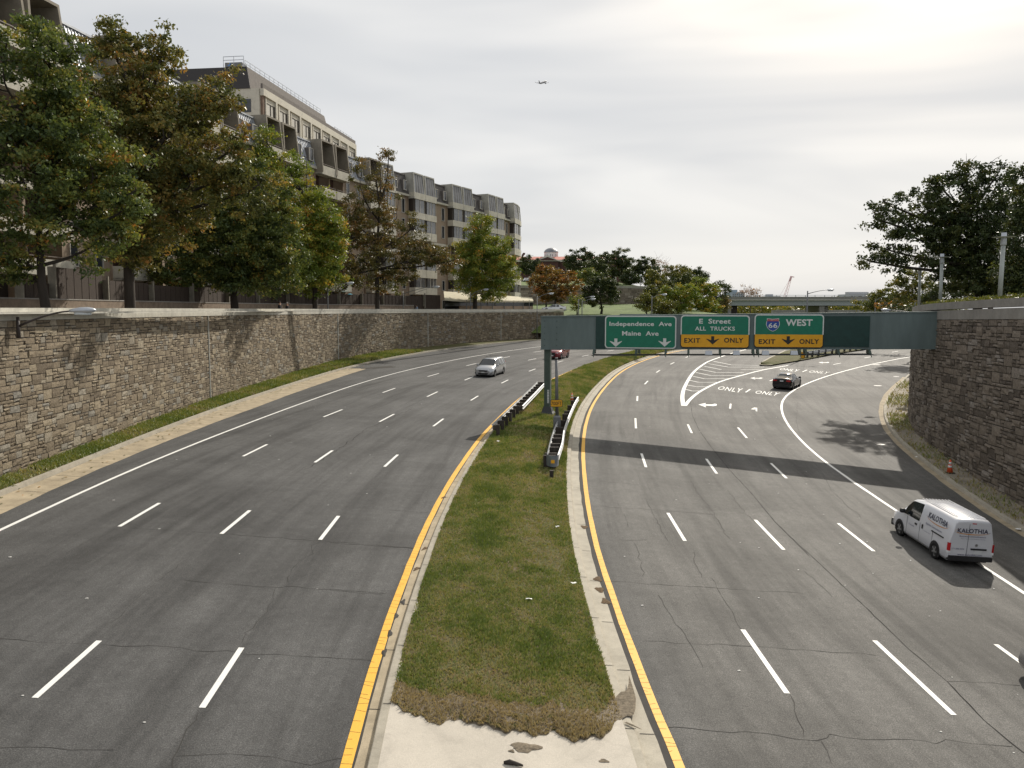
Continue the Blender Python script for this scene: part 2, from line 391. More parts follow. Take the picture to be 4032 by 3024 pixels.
# ---------- ground sheets
def grid(name, xs, yss, hf, m, kind='structure'):
    b = MB(); b.smooth = True
    vs = [(x, y, hf(x, y)) for y in yss for x in xs]; n = len(xs)
    b.add(vs, [(i*n+j, i*n+j+1, (i+1)*n+j+1, (i+1)*n+j) for i in range(len(yss)-1) for j in range(n-1)])
    o = b.build(name, m); o['kind'] = kind; return o
road_ = grid('road', [(-48+i*1.5) for i in range(118)], [-12+i*1.5 for i in range(120)], gz, M_['asphalt'])
lv = np.array([v.co[:] for v in road_.data.vertices]); lx = np.where(lv[:,0] < (np.array([(YL.x(q)+YR.x(q))/2 for q in lv[:,1]])), lv[:,0]-np.array([YL.x(q) for q in lv[:,1]])-30, lv[:,0]-np.array([YR.x(q) for q in lv[:,1]])+30)
la_ = road_.data.attributes.new('lane', 'FLOAT_VECTOR', 'POINT'); la_.data.foreach_set('vector', np.stack([lx, lv[:,1], np.zeros(len(lx))], 1).reshape(-1).astype(np.float32))
def far_h(x, y):
    return 3.9
fx = [-4000,-1500,-700,-350,-180,-90,0,90,180,350,700,1500,4000]
grid('ground', fx, [-60,-12,60,150,165,250,400,700,1200,2500,6000], lambda x, y: (-1.2 if y < 155 else 2.0), mat('far_ground', (.10,.12,.06), .95, .3, .02))
# raised ground on the left behind the retaining wall
PLAT = 7.95
def plateau(name, line, side, y0, y1, inner, outer, z, m):
    b = MB(); YS = ys(y0, y1, 2, .02); vs = []
    for y in YS:
        x = line.x(y); vs += [(x+side*inner, y, z), (x+side*9, y, z), (side*outer, y, z)]
    b.add(vs, [(i*3+j, i*3+j+1, i*3+j+4, i*3+j+3) for i in range(len(YS)-1) for j in range(2)])
    o = b.build(name, m); o['kind'] = 'structure'; return o
plateau('promenade', FL, -1, 2, WALL_Y1, .5, 260, PLAT, M_['brickpave'])
plateau('plaza', FR, 1, 6, 89, .5, 300, 8.9, M_['grass'])
b = MB(); b.add([(50.5,89,8.9),(300,89,8.9),(300,240,8.9),(94,240,7.5),(92,106,8.9),(65,98,8.9)], [(0,1,2,3,4,5)])
o = b.build('plaza_lawn', M_['grass']); o['kind'] = 'structure'
# far hill
def hill_h(x, y):
    if y < 216: z = 7.2+(max(0, y-145))*(10.3-7.2)/71
    elif y < 219: z = 10.3
    else: z = 10.3
    wy = 222+max(0, x-10)**2*.012
    if y > wy+1.0: z = 15.0+min(1, (y-wy)/80)*4.0
    if y < 145: z = 7.2-(145-y)*.6
    z += .25*math.sin(x*.31)*math.sin(y*.23)
    t = sstep(38, 62, x)
    return z*(1-t)+4.2*t
grid('hill', [-70+i*2.2 for i in range(70)], [141+i*2.0 for i in range(140)], hill_h, mat('lush_hill_grass', (.095,.135,.035), .95, .35, .35, .5, bscale=2))

# ---------- kerbs, gutters, strips
NEAR = 6.0
profile_strip('yellow_edge_line', YL, NEAR, 150, [(-.11,.010),(.11,.010)], M_['yellow'], jitter=.008)
profile_strip('yellow_edge_line', YR, NEAR, 150, [(-.10,.010),(.10,.010)], M_['yellow'], jitter=.008)
profile_strip('joint_strip', YL, NEAR, 150, [(.10,.006),(.2,.006)], M_['darkstrip'], jitter=.04)
profile_strip('joint_strip', YR, NEAR, 150, [(-.32,.006),(-.08,.006)], M_['darkstrip'], jitter=.04)
profile_strip('median_gutter', YL, NEAR, 150, [(.15,.010),(.42,.014)], M_['pan'], jitter=.02)
profile_strip('median_gutter', YR, NEAR, 150, [(-.68,.014),(-.26,.010)], M_['pan2'], jitter=.02)
profile_strip('median_kerb', YL, NEAR, 150, [(.40,.0),(.42,.13),(.44,.145),(.62,.15),(.64,.05)], M_['kerb'])
profile_strip('median_kerb', YR, NEAR, 150, [(-.92,.05),(-.90,.12),(-.70,.115),(-.685,.10),(-.66,.0)], M_['pan2'])
profile_strip('white_edge_line', WL, NEAR, 150, [(-.075,.008),(.075,.008)], M_['white'], jitter=.006)
profile_strip('white_edge_line', WR, NEAR, 150, [(-.085,.008),(.085,.008)], M_['white'], jitter=.01)
class Off:
    def __init__(s, l, d): s.l = l; s.d = d
    def x(s, y): return s.l.x(y)+s.d
    def slope(s, y): return s.l.slope(y)
band('left_gutter', KL, PN, NEAR, PN.y1, .008, M_['pan'], jit=.03)
profile_strip('left_kerb', KL, NEAR, 150, [(-.22,.05),(-.2,.17),(-.03,.16),(0,.0)], M_['kerb'])
band('left_verge', Off(FL, -.2), Off(KL, -.2), 30.5, 150, .15, M_['grass'], nx=3)
band('left_pavement', Off(FL, -.2), Off(KL, -.2), NEAR, 30.5, .15, M_['pan'], nx=3)
profile_strip('right_kerb', KR, NEAR, 92, [(0,.0),(.04,.15),(.24,.16),(.26,.05)], M_['pan2'])
profile_strip('right_gutter', KR, NEAR, 90, [(-.34,.009),(0,.012)], M_['pan'], jitter=.03)
band('right_pavement', Off(KR, .24), Off(FR, .25), NEAR, 88, .14, concrete('broken_pavement', (.30,.265,.21), 1.2, .35), nx=3, jit=0)

b = MB()
for ln, o0, o1, st in ((YL, .15, .64, 3.05), (YR, -.90, -.26, 3.05), (KL, -.24, 1.2, 3.05), (KR, -.3, .25, 3.05)):
    y = 8.0
    while y < 120:
        x = ln.x(y); k = ln.slope(y); n = math.hypot(1, k); vs = []
        for i in range(9):
            o_ = o0+(o1-o0)*i/8; px_, py_ = x+o_/n, y-o_*k/n
            h_ = .022
            if ln is YL: h_ = .02 if o_ < .40 else .156
            if ln is YR: h_ = .02 if o_ > -.66 else .126
            if ln is KL: h_ = .178 if o_ < -.02 else .014
            if ln is KR: h_ = .168 if o_ > 0 else .018
            if ln is KL and py_ > 88: h_ = .178 if o_ < -.02 else -.02
            for sg in (-.011, .011): vs.append((px_+k*sg, py_+sg, gz(px_, py_)+h_))
        b.add(vs, [(2*i, 2*i+1, 2*i+3, 2*i+2) for i in range(8) if abs(vs[2*i][2]-vs[2*i+2][2]) < .08])
        y += st/n*random.uniform(.9, 1.1)
for ln in (YL, YR):
    y = 11.0
    while y < 42:
        x = ln.x(y); a_ = random.uniform(-.035, .035); c_ = random.choice((.11, .11, .05, -.02))
        vs = [(x-.11, y-a_-.004), (x-.11, y-a_+.005), (x+c_, y+a_-.004), (x+c_, y+a_+.005)]
        b.add([(p_, q_, gz(p_, q_)+.0125) for p_, q_ in vs], [(0,2,3,1)]); y += random.uniform(.12, .45)
b.build('kerb_joints', M_['crack2'])['kind'] = 'structure'
# ---------- median grass + apron
ml = Off(YL, .62); mr_ = Off(YR, -.9)
edgeq = [(1547,2769),(1600,2790),(1638,2821),(1717,2841),(1848,2834),(1907,2860),(1990,2872),(2071,2887),(2182.5,2884),(2230,2900),(2300.5,2914),(2372.6,2893),(2420,2850),(2458,2821),(2500,2790),(2504,2739)]
ep = [G(a, b_, .15) for a, b_ in edgeq]; EX = [p.x for p in ep]; EY = [p.y for p in ep]
def edge_y(x): return float(np.interp(x, EX, EY))+.09*math.sin(x*9)+.05*math.sin(x*23+1)
band('concrete_apron', ml, mr_, NEAR, 24, .145, M_['apron'], nx=6)
def med_h(x, y, u): return gz(x, y)+.155+min(1, max(0, (y-edge_y(x))/.5)+.15)*(.10+.1*sstep(20, 40, y))*4*u*(1-u)+.02*math.sin(x*3.1+y*1.7)
b = MB(); NX = 44; vs = [];
rows = 150
for i in range(rows):
    t = i/(rows-1)
    for j in range(NX+1):
        u = j/NX
        y = 0; xx = 0
        yend = 150.0
        # start on the ragged edge
        yg = 18.3
        for _ in range(3):
            xx = ml.x(yg)+(mr_.x(yg)-ml.x(yg))*u; yg = edge_y(xx)
        y = yg+(yend-yg)*(t**1.7)
        x = ml.x(y)+(mr_.x(y)-ml.x(y))*u
        vs.append((x, y, med_h(x, y, u)))
n = NX+1
b.smooth = True
b.add(vs, [(i*n+j, i*n+j+1, (i+1)*n+j+1, (i+1)*n+j) for i in range(rows-1) for j in range(NX)])
o = b.build('median_ground', M_['grass']); o['kind'] = 'structure'
# dead thatch fringe over the concrete
b = MB(); vs = []; XS = np.linspace(EX[0]+.02, EX[-1]-.02, 70)
for x in XS:
    y0 = edge_y(x)-.05; y1 = y0+.95+.2*math.sin(x*2.3)+(.15 if x > 0 else 0)
    for j in range(5):
        y = y0+(y1-y0)*j/4; vs.append((x, y, (gz(x, y)+.148 if j == 0 else med_h(x, y, min(1, max(0, (x-ml.x(y))/(mr_.x(y)-ml.x(y)))))+.006+.004*math.sin(j*1.7+x*8))))
b.add(vs, [(i*5+j, (i+1)*5+j, (i+1)*5+j+1, i*5+j+1) for i in range(69) for j in range(4)])
o = b.build('dead_grass_fringe', M_['dirt']); o['kind'] = 'structure'
# soil patches on apron
def blob(name, qx, qy, rx, ry, h, m, dz=.15, n=22, kind='structure', ang=0):
    p = G(qx, qy, dz); b = MB(); b.smooth = True; vs = [(p.x, p.y, gz(p.x, p.y)+dz+h)]
    rr = [1+.22*math.sin(3*k*2*math.pi/n+qx)+random.uniform(-.12,.12) for k in range(n)]
    for f, hh in ((.6, h*.8), (1, .003)):
        for k in range(n):
            a = 2*math.pi*k/n; X = rx*rr[k]*f*math.cos(a); Y = ry*rr[k]*f*math.sin(a)
            x = p.x+X*math.cos(ang)-Y*math.sin(ang); y = p.y+X*math.sin(ang)+Y*math.cos(ang); vs.append((x, y, gz(x, y)+dz+hh))
    b.add(vs, [(0, 1+k, 1+(k+1)%n) for k in range(n)]+[(1+k, 1+n+k, 1+n+(k+1)%n, 1+(k+1)%n) for k in range(n)])
    o = b.build(name, m); o['kind'] = kind; return o
blob('soil_patch', 2068, 2943, .30, .17, .03, M_['dirt']); blob('soil_patch', 2015, 2957, .06, .05, .02, M_['dirt'])
blob('soil_patch', 2378, 2996, .10, .06, .01, M_['dirt']); blob('soil_patch', 2490, 2856, .2, .03, .015, M_['dirt'], ang=-.7)
for q in [(1513,2570),(1535,2495),(1560,2425),(1588,2370)]: blob('soil_patch', q[0], q[1], .06, .20, .02, M_['darkstrip'], .015, ang=.05)
for q in [(1672,2160),(1748,1958),(1640,2240)]: blob('soil_patch', q[0], q[1], .07, .2, .02, M_['leaflitter'], .015, ang=-.3)
for q in [(2300,2075),(2354,2280),(2362,2322),(2384,2368)]: blob('soil_patch', q[0], q[1], .13, .22, .02, M_['leaflitter'], .015)

# grass blades (uncountable: one object)
from mathutils.noise import noise as NZ
def blades():
    n = 330000
    d = rng.random(n); y = 15.9+(d**2.0)*122
    xl = np.array([ml.x(v) for v in np.linspace(14, 140, 500)]); xr = np.array([mr_.x(v) for v in np.linspace(14, 140, 500)]); yy = np.linspace(14, 140, 500)
    a = np.interp(y, yy, xl); c = np.interp(y, yy, xr); u = rng.random(n); x = a+(c-a)*u
    ey = np.array([edge_y(v) for v in x]); dist = y-ey
    patch = np.array([1.5*NZ(Vector((a_*.55, b_*.42, 0)))+1.1*NZ(Vector((a_*1.7, b_*1.3, 5)))+.7*NZ(Vector((a_*5, b_*4, 9))) for a_, b_ in zip(x, y)])
    keep = (dist > -.03) & ((dist > .9) | (rng.random(n) < .55)) & ((patch < .55) | (rng.random(n) < .4))
    x, y, u, dist, patch = x[keep], y[keep], u[keep], dist[keep], patch[keep]; n = len(x)
    z = np.array([med_h(*t) for t in zip(x, y, u)])-.01
    sc = 1+np.maximum(0, y-25)*.03
    h = rng.uniform(.025, .085, n)*sc*(1+.35*np.clip(-patch, 0, 1)); wd = rng.uniform(.008, .016, n)*sc*1.2
    th = rng.random(n)*2*np.pi; ln = rng.uniform(.2, .9, n)
    dx, dy = np.cos(th), np.sin(th); px, py = -dy, dx
    V = np.empty((n, 4, 3)); 
    V[:,0] = np.stack([x-px*wd, y-py*wd, z], 1); V[:,1] = np.stack([x+px*wd, y+py*wd, z], 1)
    V[:,2] = np.stack([x+dx*h*ln*.5+px*wd*.7, y+dy*h*ln*.5+py*wd*.7, z+h*.65], 1); V[:,3] = np.stack([x+dx*h*ln*1.1, y+dy*h*ln*1.1, z+h], 1)
    fr = (dist < .95)
    brown = np.clip(.21*rng.normal(size=n)+.38+.36*patch, 0, 1)
    brown = np.where(fr, rng.uniform(.78, 1, n), brown)
    return fast_mesh('grass', V, brown, M_['blades'])
def fast_mesh(name, V, tint, m, parent=None, smooth=False):
    n, k = V.shape[0], V.shape[1]
    me = bpy.data.meshes.new(name); me.vertices.add(n*k); me.vertices.foreach_set('co', V.reshape(-1).astype(np.float32))
    me.loops.add(n*k); me.loops.foreach_set('vertex_index', np.arange(n*k, dtype=np.int32))
    me.polygons.add(n); me.polygons.foreach_set('loop_start', np.arange(0, n*k, k, dtype=np.int32)); me.polygons.foreach_set('loop_total', np.full(n, k, dtype=np.int32))
    me.update(calc_edges=True); me.materials.append(m)
    a = me.attributes.new('tint', 'FLOAT', 'FACE'); a.data.foreach_set('value', tint.astype(np.float32))
    o = bpy.data.objects.new(name, me); C.objects.link(o)
    if parent is not None: o.parent = parent
    return o
M_['blades'] = leafmat('grass_blades', [(0, (.115,.165,.038)), (.3, (.20,.245,.068)), (.55, (.30,.29,.115)), (.78, (.35,.29,.16)), (1, (.36,.29,.19))], .25, .08)
tag(blades(), 'green mown grass with brown patches along the median', 'grass', kind='stuff')
def verge_blades(name, la, lb, y0, y1, n, label, dry=.0, base=.15):
    y = rng.uniform(y0, y1, n); g = np.linspace(y0, y1, 200)
    a = np.interp(y, g, [la.x(v) for v in g]); c = np.interp(y, g, [lb.x(v) for v in g]); x = a+(c-a)*rng.random(n)
    patch = np.sin(y*.6)+.6*np.sin(y*1.9+x)
    keep = (patch < 1.0-dry) | (rng.random(n) < .25); x, y, patch = x[keep], y[keep], patch[keep]; n = len(x)
    z = np.array([gz(p, q) for p, q in zip(x, y)])+base-.01
    sc = 1+np.maximum(0, y-25)*.02; h = rng.uniform(.06, .16, n)*sc; wd = rng.uniform(.012,.022,n)*sc; th = rng.random(n)*2*np.pi
    dx, dy = np.cos(th), np.sin(th); V = np.empty((n,4,3))
    V[:,0] = np.stack([x+dy*wd, y-dx*wd, z], 1); V[:,1] = np.stack([x-dy*wd, y+dx*wd, z], 1)
    V[:,2] = np.stack([x+dx*h*.4-dy*wd*.6, y+dy*h*.4+dx*wd*.6, z+h*.7], 1); V[:,3] = np.stack([x+dx*h*.8, y+dy*h*.8, z+h], 1)
    tag(fast_mesh(name, V, np.clip(rng.normal(.3+dry*.4, .16, n)+.15*patch, 0, 1), M_['blades']), label, 'grass', kind='stuff')
verge_blades('grass', Off(FL, .0), Off(KL, -.25), 30.5, 110, 42000, 'narrow strip of grass at the foot of the left stone wall')
verge_blades('weeds', Off(KR, .2), Off(FR, .0), 34, 87, 3800, 'dry weeds on the broken pavement under the right stone wall', .75, .14)

# ---------- dashes and other markings
def seg_strip(b, p, q, wd, dz=.008, n=3):
    d = (q-p); d.z = 0; L_ = d.length; d.normalize(); s_ = Vector((-d.y, d.x, 0))*wd/2
    vs = []
    for i in range(n+1):
        c = p+(q-p)*(i/n)
        for sg in (-1, 1):
            v = c+s_*sg; vs.append((v.x, v.y, gz(v.x, v.y)+dz))
    b.add(vs, [(2*i, 2*i+1, 2*i+3, 2*i+2) for i in range(n)])
dashes = [
 ((951,2551),(795.7,2787.5)),((1333,2032),(1260,2126)),((1566,1790.6),(1514,1838)),((1746,1649),(1706,1678.6)),((1882.6,1559),(1853.7,1577)),((2001,1496),(1974.4,1509)),((2108.7,1452.5),(2083,1462)),((2217,1421),(2191,1428)),((2318,1398),(2291.6,1403)),((2416,1379),(2391,1383)),
 ((390.6,2523.5),(137.4,2748.5)),((983.7,2010),(871.6,2102.5)),((1309,1774),(1240,1821)),((1551.7,1630.6),(1494,1661)),((1723,1542.5),(1682,1562)),((1864.6,1483),(1830,1497)),((1991,1441),(1960,1450)),((2111,1412),(2079,1418.6)),((2222,1387.5),(2195,1392)),
 ((628,1981),(470,2073.6)),((1052,1750),(957,1797)),((1348,1612.6),(1273.7,1642)),((1556,1528.5),(1507,1546)),((1728,1470.6),(1683.7,1483)),((1876,1431),(1836.5,1440)),((2007,1404),(1976,1410)),((2132,1383),(2099.6,1387)),
 ((2715.5,1401.5),(2699.7,1408)),((2655,1427),(2639.6,1434.5)),((2598,1458),(2584,1467)),((2551,1500),(2538.6,1513)),((2510,1560),(2509,1579)),((2502,1647),(2504,1687)),((2526,1786),(2543.7,1840)),((2630,2020),(2697,2130)),((2925,2480),(3099,2731)),
 ((2708,1671),(2724,1705.7)),((2781,1807),(2822,1865)),((2974,2047.5),(3086,2165)),((3444,2523),(3756,2816)),
 ((2877,1590),(2874.7,1609)),((2905.7,1683.5),(2940.5,1724.7)),((3035.4,1824),(3097,1883.5)),((3301,2061),(3440.5,2171)),((3921,2538),(4110,2675)),
 ((2954,1533),(2936,1545)),((3055.7,1491),(3031,1500)),((3178,1457),(3160,1464)),((3310,1430),(3281.5,1435.5)),((3430,1405),(3403.4,1409)),((3536.5,1382.5),(3513,1386.5))]
b = MB()
for p, q in dashes: seg_strip(b, G(*p), G(*q), .14)
b.build('lane_dashes', M_['white'])['kind'] = 'structure'
def polyline(b, q, w0, w1=None, dz=.008, pts=None):
    P = pts or [G(*a) for a in q]
    d = catmull([tuple(p) for p in P], 5); n = len(d); vs = []
    for i, p in enumerate(d):
        a = Vector(d[max(i-1,0)]); c = Vector(d[min(i+1,n-1)]); t = (c-a); t.z = 0; t.normalize()
        wd = w0+((w1 if w1 is not None else w0)-w0)*i/(n-1)
        for sg in (-1, 1):
            x = p[0]-t.y*wd/2*sg; y = p[1]+t.x*wd/2*sg; vs.append((x, y, gz(x, y)+dz))
    b.add(vs, [(2*i, 2*i+1, 2*i+3, 2*i+2) for i in range(n-1)])
b = MB()
polyline(b, [(2691,1598),(2687,1560),(2697.6,1519.7),(2730,1466.8),(2771,1434),(2803,1418),(2880.7,1391.5),(2946,1374)], .36, .20)
polyline(b, [(2697,1598),(2722,1568.5),(2763,1538),(2836,1503),(2925.5,1477),(3007,1456.6),(3110.6,1438)], .30, .22, .012)
hz = [((510,300),(690,337),(960,342)),((465,325),(660,358),(1010,357)),((425,350),(590,382)),((380,378),(540,410),(810,411)),((345,410),(490,440),(765,440)),((315,447),(430,471),(670,470)),((280,485),(370,505),(560,505)),((260,532),(345,547),(455,548)),((245,573),(310,590),(385,588)),((780,383),(1000,382))]
for hq in hz:
    P = [G(2600+x/2.4578, 1300+y/2.4578) for x, y in hq]
    for p, q in zip(P, P[1:]): seg_strip(b, p, q, .17, .010)
b.build('gore_markings', M_['white'])['kind'] = 'structure'
# painted words and arrows
def text_mesh(s, bold=0.0, space=1.0):
    cu = bpy.data.curves.new('t', 'FONT'); cu.body = s; cu.resolution_u = 3; cu.offset = bold; cu.space_character = space
    o = bpy.data.objects.new('t', cu); C.objects.link(o); dg = bpy.context.evaluated_depsgraph_get(); dg.update()
    me = bpy.data.meshes.new_from_object(o.evaluated_get(dg)); bpy.data.objects.remove(o)
    v = [tuple(p.co) for p in me.vertices]; f = [tuple(p.vertices) for p in me.polygons]; bpy.data.meshes.remove(me)
    xs = [p[0] for p in v]; yv = [p[1] for p in v]; x0, x1, y0, y1 = min(xs), max(xs), min(yv), max(yv)
    return [((p[0]-x0)/(x1-x0), (p[1]-y0)/(y1-y0)) for p in v], f
def quad_map(BL, BR, TR, TL):
    a, b_, c, d = [G(*q) for q in (BL, BR, TR, TL)]
    return lambda u, v: a*(1-u)*(1-v)+b_*u*(1-v)+c*u*v+d*(1-u)*v
def z4(x, y): return (2600+x/2.4578, 1300+y/2.4578)
bw = MB(); bworn = MB()
for bb, q in ((bw, [(548,572),(775,607),(802,566),(575,543)]), (bw, [(912,612),(1125,636),(1165,607),(935,585)]), (bw, [(1150,383),(1320,405),(1352,383),(1172,368)]), (bworn, [(1432,410),(1610,423),(1645,405),(1455,390)])):
    mp_ = quad_map(*[z4(*p) for p in q]); v, f = text_mesh('ONLY', 0, 1.1)
    vs = []
    for u_, v_ in v:
        p = mp_(u_, v_); vs.append((p.x, p.y, gz(p.x, p.y)+.008))
    bb.add(vs, f)
arrow = [(0,.45),(.42,0),(.42,.30),(.70,.30),(.86,.18),(.90,.02),(1,.02),(1,.30),(.90,.60),(.72,.62),(.42,.62),(.42,1)]
arrow = [(0,.5),(.40,.05),(.36,.36),(.72,.30),(.88,.05),(1,.10),(.97,.45),(.80,.66),(.36,.62),(.40,1)]
for bb, q in ((bw, [(365,745),(560,752),(545,712),(372,697)]), (bworn, [(868,478),(1000,482),(985,458),(866,450)]), (bworn, [(1533,322),(1642,324),(1630,308),(1530,304)])):
    mp_ = quad_map(*[z4(*p) for p in q]); vs = []
    for u_, v_ in arrow:
        p = mp_(u_, 1-v_); vs.append((p.x, p.y, gz(p.x, p.y)+.008))
    bb.add(vs, [tuple(range(len(vs)))])
mp_ = quad_map(z4(870,788), z4(942,788), z4(938,748), z4(880,748)); vs = []
for u_, v_ in [(0,.55),(.5,1),(1,.9),(.95,0),(.7,.1),(.75,.5),(.4,.45)]:
    p = mp_(u_, v_); vs.append((p.x, p.y, gz(p.x, p.y)+.008))
bworn.add(vs, [tuple(range(len(vs)))])
bw.build('lane_words', M_['white'])['kind'] = 'structure'; bworn.build('worn_lane_words', M_['worn'])['kind'] = 'structure'
# cracks
def crack(b, q, wd=.03, rag=.05, sc=1.0):
    P = [G(*a) for a in q]; pts = [P[0]]
    for p, r in zip(P, P[1:]):
        n = max(2, int((r-p).length/.35))
        for i in range(1, n+1):
            c = p+(r-p)*(i/n); c = c+Vector((random.gauss(0, rag), random.gauss(0, rag), 0)); pts.append(c)
    vs = []
    for i, p in enumerate(pts):
        t = pts[min(i+1, len(pts)-1)]-pts[max(i-1, 0)]; t.z = 0; t.normalize(); ww = wd*random.uniform(.35, 1.5)/2
        for sg in (-1, 1):
            x = p.x-t.y*ww*sg; y = p.y+t.x*ww*sg; vs.append((x, y, gz(x, y)+.005))
    b.add(vs, [(2*i, 2*i+1, 2*i+3, 2*i+2) for i in range(len(pts)-1)])
c1 = 1/1.3825; z2 = lambda x, y: (x*c1, 1900+y*c1); z3 = lambda x, y: (2400+x/1.3554, 2100+y/1.3554); z1 = lambda x, y: (1300+x/1.8433, 1700+y/1.8433); z5 = lambda x, y: (2200+x/1.58, 1500+y/1.58)
b = MB()
for q in ([z2(0,850),z2(300,875),z2(560,885),z2(900,895),z2(1060,915),z2(1600,940),z2(2050,975)], [z2(700,245),z2(1200,280),z2(1700,315),z2(2212,352),z1(610,850)],
          [z2(0,1445),z2(380,1450),z2(600,1460)], [z2(960,1490),z2(1370,1478),z2(1700,1535),z2(1860,1505)], [z2(1000,530),z2(1540,573)], [z2(1550,565),z2(2110,605)],
          [z1(0,805),z1(620,850)], [z1(370,375),z1(860,405)], [z1(110,545),z1(760,595)], [z1(0,1150),z1(400,1185)], [z1(280,0),z1(1010,120)], [z1(500,212),z1(830,240)], [z1(360,70),z1(620,95)],
          [z2(1080,1240),z2(1020,1340),z2(960,1460),z2(930,1554)], [z2(1340,820),z2(1310,885)], [z2(1740,315),z2(1700,345),z2(1698,385),z2(1610,450),z2(1550,545)], [z2(1495,585),z2(1455,700),z2(1335,830)],
          [z2(1560,0),z2(1380,130)], [z2(890,515),z2(790,600),z2(690,690),z2(605,760)], [z2(1010,425),z2(890,515)],
          [z3(0,255),z3(560,290),z3(1020,320)], [z3(180,575),z3(440,590),z3(760,605),z3(1420,650)], [z3(270,1040),z3(430,1045),z3(650,1068),z3(740,1055),z3(990,1100),z3(1130,1110),z3(1180,1085),z3(1460,1103),z3(1600,1100),z3(1760,1120),z3(1810,1108),z3(2150,1140)],
          [z3(130,50),z3(165,130),z3(180,230)], [z3(260,330),z3(330,450),z3(440,600),z3(500,720)], [z3(545,240),z3(640,410),z3(700,515)], [z3(960,855),z3(1000,960),z3(1035,1090)], [z3(1130,1110),z3(1190,1230)], [z3(450,100),z3(490,240)],
          [z3(1040,200),z3(1080,240),z3(1200,340)], [z5(480,300),z5(460,360)], [z5(260,320),z5(360,325)], [z5(170,775),z5(560,800),z5(960,830)], [z5(170,618),z5(530,650)],
          [z5(405,830),z5(440,910)], [z5(540,730),z5(620,900),z5(680,1000)], [z5(1550,455),z5(1640,570),z5(1700,680),z5(1780,760),z5(1880,850)], [z5(1485,130),z5(1480,260),z5(1500,330)], [z5(1370,415),z5(1540,440)], [z5(1050,680),z5(1150,810),z5(1230,880)],
          [z5(380,990),z5(540,990)], [z5(800,560),z5(850,680),z5(960,820),z5(1060,980)], [z3(1800,790),z3(2200,810)]):
    crack(b, q, .015, .035)
b.build('road_cracks', M_['crack2'])['kind'] = 'structure'
b = MB()
crack(b, [z5(820,130),z5(830,210),z5(870,300),z5(940,400),z5(1060,550),z5(1200,700),z5(1340,870),z5(1560,1090)], .03, .008)
crack(b, [z3(945,0),z3(1130,170),z3(1360,390),z3(1600,620),z3(1800,790),z3(2000,1000),z3(2212,1175)], .03, .01)
crack(b, [(1440,1690),(1330,1772),(1200,1850)], .035, .05); crack(b, [(1440,1690),(1620,1610)], .03, .05)
b.build('road_seams', M_['crack'])['kind'] = 'structure'
# debris on asphalt
b = MB()
for i in range(130):
    y = 16+50*random.random()**1.3; x = YR.x(y)+random.uniform(.6, WR.x(y)-YR.x(y)+5) if random.random() < .7 else KL.x(y)+random.uniform(.3, 14)
    if WR.x(y)+6 < x: continue
    r = random.uniform(.015,.05); z = gz(x, y)+.006; k = 6
    b.add([(x+r*math.cos(j)*random.uniform(.6,1.4), y+r*math.sin(j)*random.uniform(.6,1.2), z+r*.3*(j % 2)) for j in range(k)], [tuple(range(k))])
tag(b.build('road_grit', plain('pale_grit', (.5,.5,.48), .7)), 'pale specks of grit scattered over the asphalt', 'grit', kind='stuff')
for i, q in enumerate([(3456,1519,.75),(3529,1483,.6),(3451.5,1436,.9),(3469,1750.6,.5)]):
    p = G(q[0], q[1]); b = MB(); n = 20
    b.add([(p.x+.42*q[2]*1.2*math.cos(2*math.pi*k/n), p.y+.42*1.2*q[2]*math.sin(2*math.pi*k/n), gz(p.x, p.y)+.014) for k in range(n)]+[(p.x+.42*q[2]*1.3*math.cos(2*math.pi*k/n), p.y+.42*1.3*q[2]*math.sin(2*math.pi*k/n), gz(p.x, p.y)-.03) for k in range(n)], [tuple(range(n))]+[(k, n+k, n+(k+1)%n, (k+1)%n) for k in range(n)])
    tag(b.build('manhole_cover', mat('worn_iron_cover', (.42,.41,.38), .5, .2, 20)), ['pale round manhole cover nearest the bend of the right kerb', 'small pale manhole cover close beside the end of the right stone wall', 'farthest manhole cover, beside the white edge line in the distance', 'manhole cover in the tree shadow on the right shoulder'][i], 'manhole cover', 'manhole covers on the right shoulder')
# asphalt wear patches near left kerb (old darker repairs)
for q in [(1500,1447,3.5,1.6,.2),(1800,1380,6,1.6,.25)]:
    blob('asphalt_patch', q[0], q[1], q[2]*.6, q[3]*.5, .0005, M_['darkstrip'], .006, ang=q[4]+.6)
